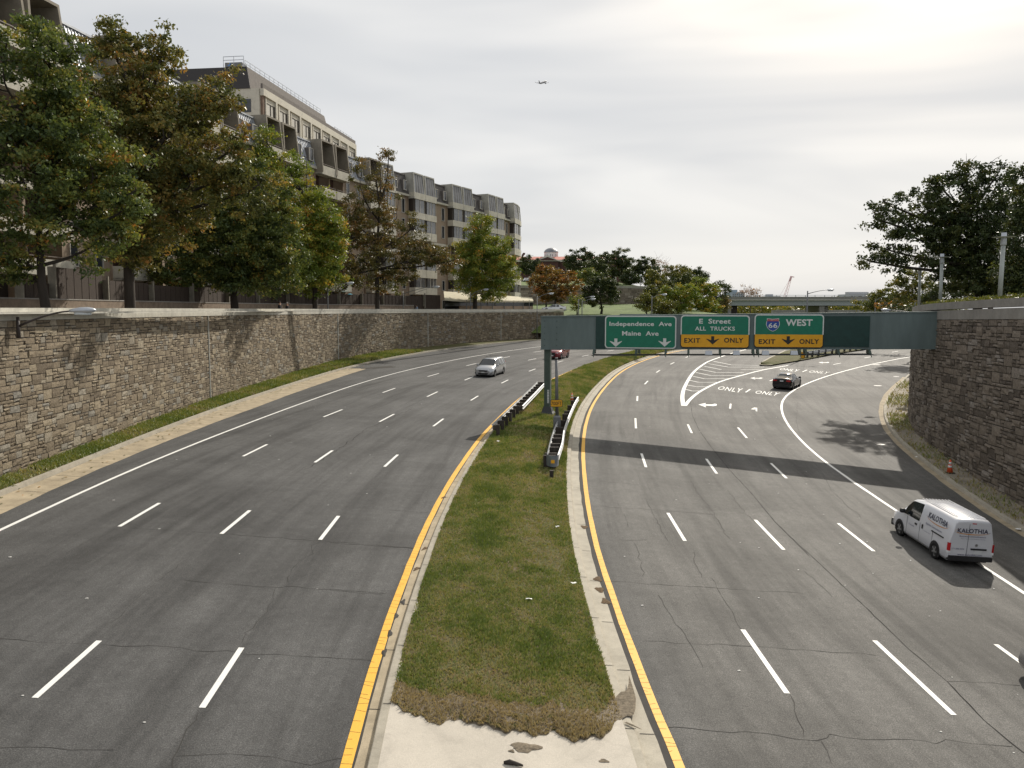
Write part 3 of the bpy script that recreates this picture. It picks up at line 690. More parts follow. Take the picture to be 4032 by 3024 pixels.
# ================================================================== stone retaining walls
def wall_path(line, y0, y1, step=.4):
    pts = []; y = y0
    while y <= y1: pts.append((line.x(y), y)); y += step/math.hypot(1, line.slope(y))
    s = [0]
    for a, b_ in zip(pts, pts[1:]): s.append(s[-1]+math.dist(a, b_))
    P = np.array(pts); s = np.array(s)
    def f(t):
        x = np.interp(t, s, P[:,0]); y = np.interp(t, s, P[:,1]); e = .6
        dx = np.interp(t+e, s, P[:,0])-np.interp(t-e, s, P[:,0]); dy = np.interp(t+e, s, P[:,1])-np.interp(t-e, s, P[:,1]); n = math.hypot(dx, dy) or 1
        return x, y, dx/n, dy/n
    return f, s[-1]
def stone_wall(name, label, line, y0, y1, side, topf, stone, coping, unit=.15, joints=(), cap=(.18,.07,.28), seed=1, faceoff=0.0, base=None, path=None, rough=1.0, thick=.5):
    rnd = random.Random(seed)
    f, LN = path or wall_path(line, y0, y1)
    root = thing(name, label, 'retaining wall', (f(0)[0], f(0)[1], topf(f(0)[1])-8))
    M0 = Matrix.Translation(-root.location)
    nrm = lambda dx, dy: (dy*side, -dx*side)      # towards the road
    # --- coping courses
    b = MB(); bn = MB()
    def course(b, w, z_off0, z_off1, out, gap=.012):
        s = 0
        while s < LN-.05:
            l = min(w*rnd.uniform(.85, 1.15), LN-s); k = 2; vs = []
            for i in range(k+1):
                t = s+gap/2+(l-gap)*i/k; x, y, dx, dy = f(t); nx, ny = nrm(dx, dy); T = topf(y)
                for o_, z in ((out, z_off0), (out, z_off1), (-thick, z_off1), (-thick, z_off0)):
                    vs.append((x+nx*o_, y+ny*o_, T+z))
            n = 4
            fs = [(i*n+j, i*n+(j+1)%n, (i+1)*n+(j+1)%n, (i+1)*n+j) for i in range(k) for j in range(n)]+[(3,2,1,0), tuple(range(k*n, k*n+4))]
            b.add(vs, fs); s += l
    c0, c1_, c2_ = cap
    course(b, 1.9, -c0, 0, .10); course(b, 400, -c0-c1_, -c0, .03, 0); course(b, 1.9, -c0-c1_-c2_, -c0-c1_, .07)
    b.build('coping', coping, root, M0)
    ztop = -sum(cap)
    # --- backing
    k = int(LN/.8)+1; vs = []; 
    for i in range(k+1):
        x, y, dx, dy = f(LN*i/k); nx, ny = nrm(dx, dy); T = topf(y); g = (gz(x, y) if base is None else base(x, y))-.3
        for o_, z in ((0, g), (0, T+ztop), (-thick+.05, T+ztop), (-thick+.05, g)): vs.append((x+nx*o_, y+ny*o_, z))
    b = MB(); n = 4
    b.add(vs, [(i*n+j, i*n+(j+1)%n, (i+1)*n+(j+1)%n, (i+1)*n+j) for i in range(k) for j in range(n)]+[(3,2,1,0), tuple(range(k*n, k*n+4))])
    b.build('mortar_backing', M_['mortar'], root, M0)
    # --- random ashlar stones
    nc = int(LN/unit); nr = 80
    occ = np.zeros((nc, nr), bool); b = MB(); tint = []; gvals = []
    for i in range(nc):
        x, y, dx, dy = f((i+.5)*unit); g = gz(x, y) if base is None else base(x, y); gvals.append(topf(y)+ztop-g+.1)
    opts = [(3,1),(4,2),(3,2),(2,1),(5,2),(4,1),(3,1),(4,2),(2,1),(3,1),(5,2),(3,1),(4,1),(5,2),(4,1),(5,3)]
    for r in range(nr):
        for c in range(nc):
            if occ[c, r] or r*unit > gvals[c]: continue
            rnd.shuffle(opts)
            for (wv, hv) in opts:
                if c+wv <= nc and r+hv <= nr and not occ[c:c+wv, r:r+hv].any(): break
            else: wv = hv = 1
            occ[c:c+wv, r:r+hv] = True
            g_ = .015+.004*rough; j = lambda: rnd.uniform(-.014, .014)
            s0, s1 = c*unit+g_, (c+wv)*unit-g_; z0, z1 = -(r+hv)*unit+g_, -r*unit-g_
            cs = [(s0+j(), z0+j()), (s1+j(), z0+j()), (s1+j(), z1+j()), (s0+j(), z1+j())]
            d = rnd.uniform(.02, .07)*rough; rk = rnd.random() < .45
            pts = []
            for a in range(3):
                for q in range(3):
                    u, v = q/2, a/2
                    ss = (cs[0][0]*(1-u)+cs[1][0]*u)*(1-v)+(cs[3][0]*(1-u)+cs[2][0]*u)*v
                    zz = (cs[0][1]*(1-u)+cs[1][1]*u)*(1-v)+(cs[3][1]*(1-u)+cs[2][1]*u)*v
                    dd = d*.55 if (u != .5 or v != .5) else d
                    if rk: dd += rnd.uniform(-.018, .035)*rough
                    pts.append((ss, zz, max(.006, dd)))
            for ss, zz in cs: pts.append((ss, zz, -.02))
            vs = []
            for ss, zz, dd in pts:
                x, y, dx, dy = f(ss); nx, ny = nrm(dx, dy); vs.append((x+nx*dd, y+ny*dd, topf(y)+ztop+zz))
            fs = [(0,1,4,3),(1,2,5,4),(3,4,7,6),(4,5,8,7),(9,10,2,1,0),(10,11,8,5,2),(11,12,6,7,8),(12,9,0,3,6)]
            b.add(vs, fs); t_ = rnd.random(); tint += [t_]*len(fs)
    b.build('stone_face', stone, root, M0, attr=tint)
    for q in joints:
        # vertical movement joints with pale weeping below
        s = q; x, y, dx, dy = f(s); nx, ny = nrm(dx, dy); g = gz(x, y) if base is None else base(x, y)
        b = MB(); b.add([(x+dx*a+nx*o_, y+dy*a+ny*o_, z) for z in (g, topf(y)+ztop) for a, o_ in ((-.07,.02),(-.05,.085),(.05,.085),(.07,.02))], [(0,1,5,4),(1,2,6,5),(2,3,7,6)])
        b.build('movement_joint', M_['jointstain'], root, M0)
    return root, f, LN
M_['jointstain'] = mat('lime_stained_joint', (.36,.36,.33), .9, .35, 2.2, .4, sc=(1,1,.5))
EYE_TOP = 9.03
def ltop(y): return 9.06-.04*sstep(30, 130, y)
# arc length of joints seen in the photograph
fL, LL = wall_path(FL, 2.0, WALL_Y1)
def s_at(f, LN, qx, n=2000):
    best = None
    for i in range(n):
        s = LN*i/n; x, y, _, _ = f(s)
        if y < 5: continue
        px = 2016+FP*x/(y*math.cos(PITCH))
        if best is None or abs(px-qx) < best[0]: best = (abs(px-qx), s)
    return best[1]
js = [s_at(fL, LL, q) for q in (815, 1328, 1683, 1972)]
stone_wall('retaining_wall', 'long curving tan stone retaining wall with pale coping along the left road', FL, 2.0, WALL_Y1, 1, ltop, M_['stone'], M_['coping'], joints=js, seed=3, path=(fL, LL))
def rtop(y): return 9+float(np.interp(y, [30,39,46,53,60,70,82,105], [.66,.57,.47,.37,.20,-.05,-.25,-.5]))
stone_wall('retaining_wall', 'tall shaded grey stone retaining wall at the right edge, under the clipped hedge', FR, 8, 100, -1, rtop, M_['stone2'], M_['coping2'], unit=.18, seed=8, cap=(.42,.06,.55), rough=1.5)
# upper curved stone wall on the far hill
class Arc:
    def __init__(s, P): d = catmull(P, 10); s.P = np.array(d)
    def path(s):
        l = [0]
        for a, b_ in zip(s.P, s.P[1:]): l.append(l[-1]+math.dist(a, b_))
        l = np.array(l)
        def f(t):
            e = .5; x = np.interp(t, l, s.P[:,0]); y = np.interp(t, l, s.P[:,1])
            dx = np.interp(t+e, l, s.P[:,0])-np.interp(t-e, l, s.P[:,0]); dy = np.interp(t+e, l, s.P[:,1])-np.interp(t-e, l, s.P[:,1]); n = math.hypot(dx, dy) or 1
            return x, y, dx/n, dy/n
        return f, l[-1]
hp = Arc([(-6,218),(6,217),(16,217.5),(27,220),(36,224),(44,231),(52,242)]).path()
stone_wall('retaining_wall', 'far curved grey stone retaining wall on the grassy hill below the domed building', None, 0, 0, 1, lambda y: 15.2-max(0, y-222)*.05, M_['stone2'], M_['coping2'], unit=.32, seed=5, base=lambda x, y: 9.6, path=hp, cap=(.3,.05,.3), rough=1.4)

# low brick wall and timber fences on the promenade
def offset_path(f, LN, off, s0, s1, n=60):
    pts = []
    for i in range(n+1):
        s = s0+(s1-s0)*i/n; x, y, dx, dy = f(s); pts.append((x-dy*off, y+dx*off))
    return pts
M_['lowwall'] = mat('tan_brick_low_wall', (.20,.155,.115), .9, .25, 2.5, .5, bscale=12); M_['fence'] = mat('dark_brown_fence_boards', (.045,.032,.024), .85, .3, 3, .4, sc=(6,6,.6))
M_['palepost'] = mat('pale_fence_post', (.20,.185,.15), .8, .25, 2)
wp = offset_path(fL, LL, 5.0, 10, s_at(fL, LL, 1740), 80)
root = thing('garden_wall', 'low tan brick garden wall running behind the left promenade', 'wall', (wp[0][0], wp[0][1], PLAT)); Mi = Matrix.Translation(-root.location)
def lowtop(i): return PLAT+1.62+.0*i
b = MB(); vs = []
for i, (x, y) in enumerate(wp):
    a = wp[max(i-1,0)]; c = wp[min(i+1,len(wp)-1)]; dx, dy = c[0]-a[0], c[1]-a[1]; n = math.hypot(dx, dy); nx, ny = -dy/n, dx/n
    T = 9+.55
    vs += [(x, y, PLAT-.1), (x, y, T), (x+nx*.25, y+ny*.25, T), (x+nx*.25, y+ny*.25, PLAT-.1)]
b.add(vs, [(i*4+j, i*4+(j+1)%4, i*4+4+(j+1)%4, i*4+4+j) for i in range(len(wp)-1) for j in range(4)]); b.build('wall', M_['lowwall'], root, Mi)
b = MB(); vs = []
for i, (x, y) in enumerate(wp):
    a = wp[max(i-1,0)]; c = wp[min(i+1,len(wp)-1)]; dx, dy = c[0]-a[0], c[1]-a[1]; n = math.hypot(dx, dy); nx, ny = -dy/n, dx/n; T = 9+.55
    vs += [(x-nx*.04, y-ny*.04, T), (x-nx*.04, y-ny*.04, T+.07), (x+nx*.29, y+ny*.29, T+.07), (x+nx*.29, y+ny*.29, T)]
b.add(vs, [(i*4+j, i*4+(j+1)%4, i*4+4+(j+1)%4, i*4+4+j) for i in range(len(wp)-1) for j in range(4)]); b.build('cap', M_['coping2'], root, Mi)
# fence panels between posts at the traced positions
posts_q = [60, 192, 409, 591, 750, 888, 1010, 1125, 1230, 1328, 1417, 1503, 1586, 1665, 1737]
fp = wall_path  # alias
def pt_off(qx, off):
    s = s_at(fL, LL, qx); best = None
    for i in range(-90, 91):
        ss = min(LL-.5, max(.5, s+i*.4)); x, y, dx, dy = fL(ss); X, Y = x-dy*off, y+dx*off
        if Y < 5: continue
        px = 2016+FP*X/(Y*math.cos(PITCH))
        if best is None or abs(px-qx) < best[0]: best = (abs(px-qx), X, Y)
    return best[1], best[2]
FP_ = [pt_off(q, 5.45) for q in posts_q]
hts = [1.5,2.35,1.95,1.85,1.8,1.75,1.9,2.05,1.9,1.95,1.95,2.0,2.0,2.05]
for i, (a, c) in enumerate(zip(FP_, FP_[1:])):
    L_ = math.dist(a, c); rz = math.atan2(c[1]-a[1], c[0]-a[0]); T = 9+hts[i]-PLAT+(.15*(i % 3 == 1))
    lab = ['nearest dark brown board fence panel at the far left', 'tall dark brown board fence panel behind the many-limbed near tree', 'dark brown board fence panel directly behind the thick black tree trunk', 'fourth dark fence panel from the left, under the drooping green branches', 'fifth dark fence panel from the left, above the low brick wall', 'sixth dark fence panel from the left, beside the second thick trunk', 'seventh dark fence panel from the left, behind the two walkers', 'eighth dark fence panel from the left, right of the two walkers', 'dark fence panel to the left of the blue parasol', 'dark fence panel directly under the blue parasol', 'dark fence panel just right of the blue parasol', 'dark fence panel behind the slim trunk of the sparse brown oak', 'second dark fence panel from the right end', 'last dark fence panel, beside the cream awning'][i]
    t = thing('fence_panel', lab, 'fence', (a[0], a[1], PLAT), rz, 'fence panels behind the low garden wall')
    b = MB(); b.box(.06, L_-.06, -.03, .03, 1.0, T); k = int(L_/.9)
    for j in range(k): b.box(.06+j*(L_-.12)/k, .06+j*(L_-.12)/k+.03, -.05, -.03, 1.0, T)
    b.build('boards', M_['fence'], t); b = MB(); b.box(-.07, .07, -.42, -.30, 1.2, T+.25); b.box(-.05,.05,-.30,.03,1.5,T); b.build('post', M_['palepost'], t)
# hedge on the right wall
b = MB(); V = []; yv = rng.uniform(20, 86, 26000); off = rng.uniform(.55, 1.7, 26000)
xs = np.array([FR.x(v) for v in yv])+off; tz = np.array([rtop(v) for v in yv]); lump = .30+.10*np.sin(yv*2.1)+.07*np.sin(yv*5.3+off*3)
zz = tz-.25+rng.random(26000)**.6*lump*1.25
nrm_ = rng.normal(size=(26000,3)); nrm_ /= np.linalg.norm(nrm_, axis=1)[:,None]; t1 = np.cross(nrm_, rng.normal(size=(26000,3))); t1 /= np.linalg.norm(t1, axis=1)[:,None]; t2 = np.cross(nrm_, t1)
c0 = np.stack([xs, yv, zz], 1); s_ = .07
V = np.stack([c0-t1*s_, c0+t2*s_*.6, c0+t1*s_, c0-t2*s_*.6], 1)
M_['hedge'] = leafmat('hedge_leaves', [(0, (.05,.07,.012)), (.5, (.11,.13,.025)), (1, (.21,.20,.05))], .3, .2)
h = thing('hedge', 'low clipped yellow-green hedge along the top of the right stone wall', 'hedge', (FR.x(40)+1, 40, rtop(40)))
o = fast_mesh('foliage', V, rng.random(26000), M_['hedge'], h); o.matrix_local = Matrix.Translation(-h.location)
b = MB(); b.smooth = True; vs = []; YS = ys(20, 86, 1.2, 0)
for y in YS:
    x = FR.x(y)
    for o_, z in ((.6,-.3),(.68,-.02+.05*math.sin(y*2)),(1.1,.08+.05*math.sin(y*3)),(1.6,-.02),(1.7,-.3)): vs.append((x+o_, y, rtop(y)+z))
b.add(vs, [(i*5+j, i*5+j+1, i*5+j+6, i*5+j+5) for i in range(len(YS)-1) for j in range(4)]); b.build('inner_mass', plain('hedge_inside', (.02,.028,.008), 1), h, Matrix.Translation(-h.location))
# ================================================================== sign gantry
PL = Vector((at(2130,1310,57.3).x, 57.3, 0)); PR = Vector((at(3710,1300,52.0).x, 52.0, 0))
BD = (PR-PL); BL_ = BD.length; BD.normalize(); BN = Vector((BD.y, -BD.x, 0))      # BN points to the camera
zl0, zl1 = at(2130,1374,57.3).z, at(2130,1247,57.3).z; zr0, zr1 = at(3710,1372,52.0).z, at(3710,1229,52.0).z
g = thing('sign_gantry', 'grey-green box-beam gantry carrying the green and amber highway signs over the right road', 'sign gantry', (PL.x+.7, PL.y+.45, gz(PL.x, PL.y)+.1))
Gi = Matrix.Translation(-g.location)
def bp(u, v, d=0.0):
    """u metres along the beam, v world height, d metres proud of the front face"""
    p = PL+BD*u+BN*d; return Vector((p.x, p.y, v))
def bq(qx, qy, d=0.0):
    """pixel -> (u, v) on the plane d in front of the beam's face"""
    dx, dy, dz = ray(qx, qy); o = PL+BN*d
    t = (o.x*BN.x+o.y*BN.y)/(dx*BN.x+dy*BN.y); X, Y = dx*t, dy*t
    return (X-PL.x)*BD.x+(Y-PL.y)*BD.y, EYE+dz*t
b = MB(); TH = .9
b.hexa([bp(0,zl0), bp(BL_,zr0), bp(BL_,zr0,-TH), bp(0,zl0,-TH), bp(0,zl1), bp(BL_,zr1), bp(BL_,zr1,-TH), bp(0,zl1,-TH)])
for uu in (4.2, 9.6, 15.0, 20.4):
    zb_0 = zl0+(zr0-zl0)*uu/BL_; zt_0 = zl1+(zr1-zl1)*uu/BL_
    b.hexa([bp(uu-.05,zb_0,.018), bp(uu+.05,zb_0,.018), bp(uu+.05,zb_0,-.01), bp(uu-.05,zb_0,-.01), bp(uu-.05,zt_0,.018), bp(uu+.05,zt_0,.018), bp(uu+.05,zt_0,-.01), bp(uu-.05,zt_0,-.01)])
# flange lips top and bottom
for k0, k1, dl, dr in ((zl1-.02, zl1+.05, zr1-.02, zr1+.05), (zl0-.05, zl0+.02, zr0-.05, zr0+.02)):
    b.hexa([bp(-.03,k0,.05), bp(BL_+.03,dl,.05), bp(BL_+.03,dl,-TH-.05), bp(-.03,k0,-TH-.05), bp(-.03,k1,.05), bp(BL_+.03,dr,.05), bp(BL_+.03,dr,-TH-.05), bp(-.03,k1,-TH-.05)])
b.build('box_beam', M_['beam'], g, Gi)
for uu in (.25, 1.1):
    for k in range(5):
        zz = zl0+.25+k*.42; b = MB(); b.tube([bp(uu,zz,.0), bp(uu,zz,.035)], .035, 6); b.build('bolt', M_['post'], g, Gi)
pb = G(2151.7, 1650, .15); pu, _ = bq(2153, 1374, 0)
pc = bp(pu, 0, -TH/2); gz0 = gz(pc.x, pc.y)+.1
Mr = Matrix.Translation(Vector((pc.x, pc.y, gz0))) @ Matrix.Rotation(math.atan2(BD.y, BD.x), 4, 'Z')
b = MB(); b.box(-.21,.21,-.3,.3,.45, zl0-gz0-.04, Mr); b.build('column', M_['post'], g, Gi)
b = MB(); rr = [[Mr @ Vector(p) for p in ((-a,-a*1.2,z),(a,-a*1.2,z),(a,a*1.2,z),(-a,a*1.2,z))] for a, z in ((.55,.02),(.52,.22),(.36,.42),(.24,.80))]
b.loft(rr); b.build('column_shoe', M_['darksteel'], g, Gi)
b = MB(); b.box(-.85,.85,-.95,.95,-.3,.17, Mr); b.build('footing', M_['kerb'], g, Gi)
# number strip on the column
def text_obj(name, s, Mx, wdt, hgt, m, parent, Ml, bold=.01, space=1.0, center=True, fn=None):
    v, f = text_mesh(s, bold, space); b = MB()
    vs = [Mx @ Vector(((u-(.5 if center else 0))*wdt, 0, (k-(.5 if center else 0))*hgt)) for u, k in v]
    b.add(vs, f); return b.build(name, m, parent, Ml)
b = MB(); b.box(.02,.15,-.315,-.302,1.02,1.95, Mr); st = b.build('number_strip', M_['swhite'], g, Gi)
for i, ch in enumerate('66005'):
    v, f = text_mesh(ch, .0); b = MB(); b.add([Mr @ Vector((.045+u*.08, -.319, 1.79-i*.185+k*.13-(.03 if i > 1 else 0)+.0)) for u, k in v], f); b.build('number', M_['sblack'], g, Gi)
# second post behind, seen under the beam
p2 = G(2517, 1404, .1); b = MB()
g2 = thing('sign_post', 'short dark green post with flared base standing behind the gantry on the median', 'post', (p2.x, p2.y, p2.z))
b.cyl((0,0,.3), .16, .16, 4.9, 12); b.build('column', M_['post'], g2); b = MB(); b.cyl((0,0,0), .5, .3, .12, 8); b.cyl((0,0,.12), .34, .17, .35, 12); b.build('base', M_['darksteel'], g2)
b = MB(); b.box(-2.6,2.6,.2,.26,4.2,5.6); b.build('sign_back', M_['beam'], g2)
# --- sign panels
def rrect(u0, u1, v0, v1, r, n=5, corners=(1,1,1,1)):
    P = []
    for (cx, cy, a0, c_) in ((u1-r, v0+r, -90, corners[1]), (u1-r, v1-r, 0, corners[2]), (u0+r, v1-r, 90, corners[3]), (u0+r, v0+r, 180, corners[0])):
        if c_:
            for k in range(n+1): a = R(a0+90*k/n); P.append((cx+r*math.cos(a), cy+r*math.sin(a)))
        else: P.append((cx+(r if a0 in (-90,0) else -r), cy+(r if a0 in (0,90) else -r)))
    return P
def panel(parent, poly, d0, d1, m, name):
    b = MB(); n = len(poly)
    vs = [bp(u, v, d1) for u, v in poly]+[bp(u, v, d0) for u, v in poly]
    b.add(vs, [tuple(range(n)), tuple(range(2*n-1, n-1, -1))]+[(i, n+i, n+(i+1)%n, (i+1)%n) for i in range(n)])
    return b.build(name, m, parent, None)
def plane_text(parent, s, qbox, d, m, bold=.02, space=1.05, name='lettering'):
    (x0, y0), (x1, y1) = qbox; u0, v1 = bq(x0, y0, d); u1, v0 = bq(x1, y1, d)
    v, f = text_mesh(s, bold, space); b = MB(); b.add([bp(u0+(u1-u0)*a, v0+(v1-v0)*c, d) for a, c in v], f)
    return b.build(name, m, parent)
def shape(parent, poly, qbox, d, m, name):
    (x0, y0), (x1, y1) = qbox; u0, v1 = bq(x0, y0, d); u1, v0 = bq(x1, y1, d)
    b = MB(); b.add([bp(u0+(u1-u0)*a, v0+(v1-v0)*c, d) for a, c in poly], [tuple(range(len(poly)))]); return b.build(name, m, parent)
DOWN = [(.5,0),(1,.66),(.97,.70),(.62,.52),(.62,1),(.38,1),(.38,.52),(.03,.70),(0,.66)]
s7 = lambda x, y: (2100+x/3.16, 1180+y/3.16); s8 = lambda x, y: (2700+x/2.765, 1180+y/2.765)
D0 = .12
def sign(qb, label, split=None):
    (x0, y0), (x1, y1) = qb; u0, v1 = bq(x0, y0, D0); u1, v0 = bq(x1, y1, D0)
    base = panel(g, rrect(u0, u1, v0, v1, .22), .03, D0, M_['swhite'] if split is None else M_['swhite'], 'sign_panel')
    base.matrix_local = Gi; base['label'] = label
    e = .075
    if split is None: panel(base, rrect(u0+e, u1-e, v0+e, v1-e, .17), D0+.002, D0+.012, M_['sgreen'], 'green_field')
    else:
        _, vs = bq(x0, split, D0)
        panel(base, rrect(u0+e, u1-e, vs, v1-e, .17, corners=(0,0,1,1)), D0+.002, D0+.012, M_['sgreen'], 'green_field')
        panel(base, rrect(u0-.004, u1+.004, v0-.004, vs, .2, corners=(1,1,0,0)), .028, D0+.006, M_['sblack'], 'black_border')
        panel(base, rrect(u0+.045, u1-.045, v0+.045, vs, .17, corners=(1,1,0,0)), D0+.006, D0+.013, M_['samber'], 'amber_field')
    return base
dT = D0+.02
a = sign((s7(893,200), s7(1775,612)), 'green sign reading Independence Ave, Maine Ave with two down arrows')
plane_text(a, 'Independence  Ave', (s7(947,273), s7(1720,345)), dT, M_['swhite'], .024); plane_text(a, 'Maine  Ave', (s7(1105,390), s7(1558,450)), dT, M_['swhite'], .024)
shape(a, DOWN, (s7(950,482), s7(1103,588)), dT, M_['swhite'], 'down_arrow'); shape(a, DOWN, (s7(1556,480), s7(1712,586)), dT, M_['swhite'], 'down_arrow')
a = sign(((2681,1241), (2949.5,1371)), 'green and amber sign reading E Street, ALL TRUCKS, EXIT ONLY', 1317)
plane_text(a, 'E  Street', (s8(147,207), s8(490,262)), dT, M_['swhite'], .024); plane_text(a, 'ALL  TRUCKS', (s8(102,292), s8(535,338)), dT, M_['swhite'], .016)
plane_text(a, 'EXIT', (s7(1878,478), s7(2075,537)), dT, M_['sblack'], .028, 1.15); shape(a, DOWN, (s8(225,397), s8(363,488)), dT, M_['sblack'], 'down_arrow'); plane_text(a, 'ONLY', (s8(418,415), s8(627,470)), dT, M_['sblack'], .028, 1.1)
a = sign(((2971.5,1237.5), (3241,1370.5)), 'green and amber sign with the blue 66 shield, WEST and EXIT ONLY', 1316.5)
SH = [(.5,0),(.72,.10),(.90,.28),(1,.52),(.98,.74),(.93,.84),(.95,.97),(.88,1),(.5,.955),(.12,1),(.05,.97),(.07,.84),(.02,.74),(0,.52),(.10,.28),(.28,.10)]
shape(a, SH, (s8(876,203), s8(1022,347)), dT, M_['swhite'], 'shield_edge')
shape(a, [(.5+(x-.5)*.92, .5+(y-.5)*.93) for x, y in SH], (s8(876,203), s8(1022,347)), dT+.004, M_['sblue'], 'shield')
shape(a, [(.045,.78),(.955,.78),(.90,.86),(.91,.95),(.5,.92),(.09,.95),(.10,.86)], (s8(876,203), s8(1022,347)), dT+.008, M_['sred'], 'shield_band')
plane_text(a, 'INTERSTATE', (s8(897,216), s8(1001,228)), dT+.012, M_['swhite'], .0, 1.1); plane_text(a, '66', (s8(902,254), s8(998,308)), dT+.012, M_['swhite'], .02)
plane_text(a, 'WEST', (s8(1090,212), s8(1380,287)), dT, M_['swhite'], .03, 1.05)
plane_text(a, 'EXIT', (s8(795,430), s8(975,483)), dT, M_['sblack'], .028, 1.15); shape(a, DOWN, (s8(1045,397), s8(1187,490)), dT, M_['sblack'], 'down_arrow'); plane_text(a, 'ONLY', (s8(1238,428), s8(1452,483)), dT, M_['sblack'], .028, 1.1)
for q, lb in (((s8(1500,178), s8(1996,515)), 'blank dark green panel right of the 66 sign'), ((s7(779,212), s7(895,612)), 'narrow blank dark green panel at the left of the signs')):
    u0, v1 = bq(*q[0], .05); u1, v0 = bq(*q[1], .05); o = panel(g, [(u0,v0),(u1,v0),(u1,v1),(u0,v1)], .0, .06, M_['sblank'], 'blank_panel'); o.matrix_local = Gi; o['label'] = lb
# catwalk under the beam: brackets, rail, lamps
for q in [s7(755,0), s7(1280,0), s7(1647,0), s7(1930,0), s8(30,0), s8(375,0), s8(735,0), s8(785,0), s8(1240,0), s8(1305,0), s8(1660,0), s8(2000,0)]:
    u, _ = bq(q[0], 1374, .1); zb = zl0+(zr0-zl0)*u/BL_
    b = MB(); b.hexa([bp(u-.07,zb-.32,.55), bp(u+.07,zb-.32,.55), bp(u+.07,zb-.32,-.6), bp(u-.07,zb-.32,-.6), bp(u-.07,zb-.05,.1), bp(u+.07,zb-.05,.1), bp(u+.07,zb-.05,-.5), bp(u-.07,zb-.05,-.5)])
    b.tube([bp(u,zb-.30,.5), bp(u+.03,zb-.52,.62)], .03, 6); b.build('catwalk_bracket', M_['post'], g, Gi)
b = MB(); 
u0, _ = bq(2329, 1387, .5); u1, _ = bq(3440, 1388, .5); z0 = zl0-.42; z1 = zr0-.36
for d in (.5, -.5): b = MB(); b.tube([bp(u0,z0+(z1-z0)*u0/BL_,d), bp(u1,z0+(z1-z0)*u1/BL_,d)], .035, 6); b.build('catwalk_rail', M_['darksteel'], g, Gi)
for q in ((210,290),(515,590),(828,908),(1138,1220)):
    u0, _ = bq(*s8(q[0],555), .5); u1, _ = bq(*s8(q[1],555), .5); zb = zl0+(zr0-zl0)*u0/BL_
    b = MB(); b.hexa([bp(u0,zb-.36,.75), bp(u1,zb-.36,.75), bp(u1,zb-.36,.3), bp(u0,zb-.36,.3), bp(u0+.03,zb-.1,.62), bp(u1-.03,zb-.1,.62), bp(u1-.03,zb-.1,.35), bp(u0+.03,zb-.1,.35)])
    b.build('sign_light', M_['lampgrey'], g, Gi)
# wall pier that carries the right end
b = MB(); b.hexa([bp(BL_-1.2,5.0,-.1), bp(BL_+.6,5.0,-.1), bp(BL_+.6,5.0,-.8), bp(BL_-1.2,5.0,-.8), bp(BL_-1.2,zr0,-.1), bp(BL_+.6,zr0,-.1), bp(BL_+.6,zr0,-.8), bp(BL_-1.2,zr0,-.8)])
# (kept inside the wall line)

# ================================================================== cut pole with the 700FT sign
p = G(2193, 1701, .2); t = thing('cut_pole', 'sawn-off grey steel pole on the median carrying an amber 700FT sign', 'pole', p)
hp_ = 4.55; b = MB(); b.smooth = True; b.tube([(0,0,.9), (-.06,0,hp_)], [.115,.085], 14); b.tube([(-.06,0,hp_),(-.06,0,hp_+.12)], [.10,.085], 14); b.build('pole', M_['polegrey'], t)
b = MB(); b.loft([[(x*a, y*a, z) for x, y in ((-1,-1),(1,-1),(1,1),(-1,1))] for a, z in ((.24,-.2),(.22,.95),(.13,1.05))]); b.build('base_box', M_['polegrey'], t)
sg0 = (1850+957/3.016, 1350+675/3.016); sg1 = (1850+1100/3.016, 1350+762/3.016)
a0 = at(*sg0, p.y-.15)-p; a1 = at(*sg1, p.y-.15)-p
b = MB(); P = rrect(a0.x, a1.x, a1.z, a0.z, .05, 3); n = len(P); b.add([(x, -.15, z) for x, z in P]+[(x, -.13, z) for x, z in P], [tuple(range(n)), tuple(range(2*n-1,n-1,-1))]+[(i,i+n,(i+1)%n+n,(i+1)%n) for i in range(n)])
o = b.build('distance_sign', M_['sblack'], t); P = rrect(a0.x+.03, a1.x-.03, a1.z+.03, a0.z-.03, .04, 3); b = MB(); b.add([(x, -.154, z) for x, z in P], [tuple(range(n))]); b.build('amber_field', M_['samber'], o)
v, f = text_mesh('700FT', .01, 1.0); b = MB(); w_ = a1.x-a0.x; h_ = a0.z-a1.z; b.add([(a0.x+w_*(.07+.86*u), -.158, a1.z+h_*(.24+.5*k)) for u, k in v], f); b.build('lettering', M_['sblack'], o)

# ================================================================== guardrails
def wbeam(b, pts, side, z0=.42, z1=.74, off=.0):
    """corrugated rail following pts (x, y, z ground); side = +1 right of travel"""
    prof = [(0,z0),(.05,z0+.03),(.075,z0+.07),(.03,z0+.12),(.0,z0+.16),(.03,z0+.20),(.075,z0+.25),(.05,z0+.29),(0,z1)]
    n = len(prof)*2; vs = []
    for i, p in enumerate(pts):
        a = pts[max(i-1,0)]; c = pts[min(i+1,len(pts)-1)]; dx, dy = c[0]-a[0], c[1]-a[1]; l = math.hypot(dx, dy); nx, ny = dy/l*side, -dx/l*side
        for o_, z in prof: vs.append((p[0]+nx*(o_+off), p[1]+ny*(o_+off), p[2]+z))
        for o_, z in reversed(prof): vs.append((p[0]+nx*(o_+off-.014), p[1]+ny*(o_+off-.014), p[2]+z))
    b.add(vs, [(i*n+j, i*n+(j+1)%n, (i+1)*n+(j+1)%n, (i+1)*n+j) for i in range(len(pts)-1) for j in range(n)]+[tuple(range(n-1,-1,-1)), tuple(range((len(pts)-1)*n, len(pts)*n))])
def gp(q, dz=.2): p = G(q[0], q[1], dz); return (p.x, p.y, gz(p.x, p.y)+dz)
Z5 = lambda x, y: (1850+x/3.016, 1350+y/3.016)
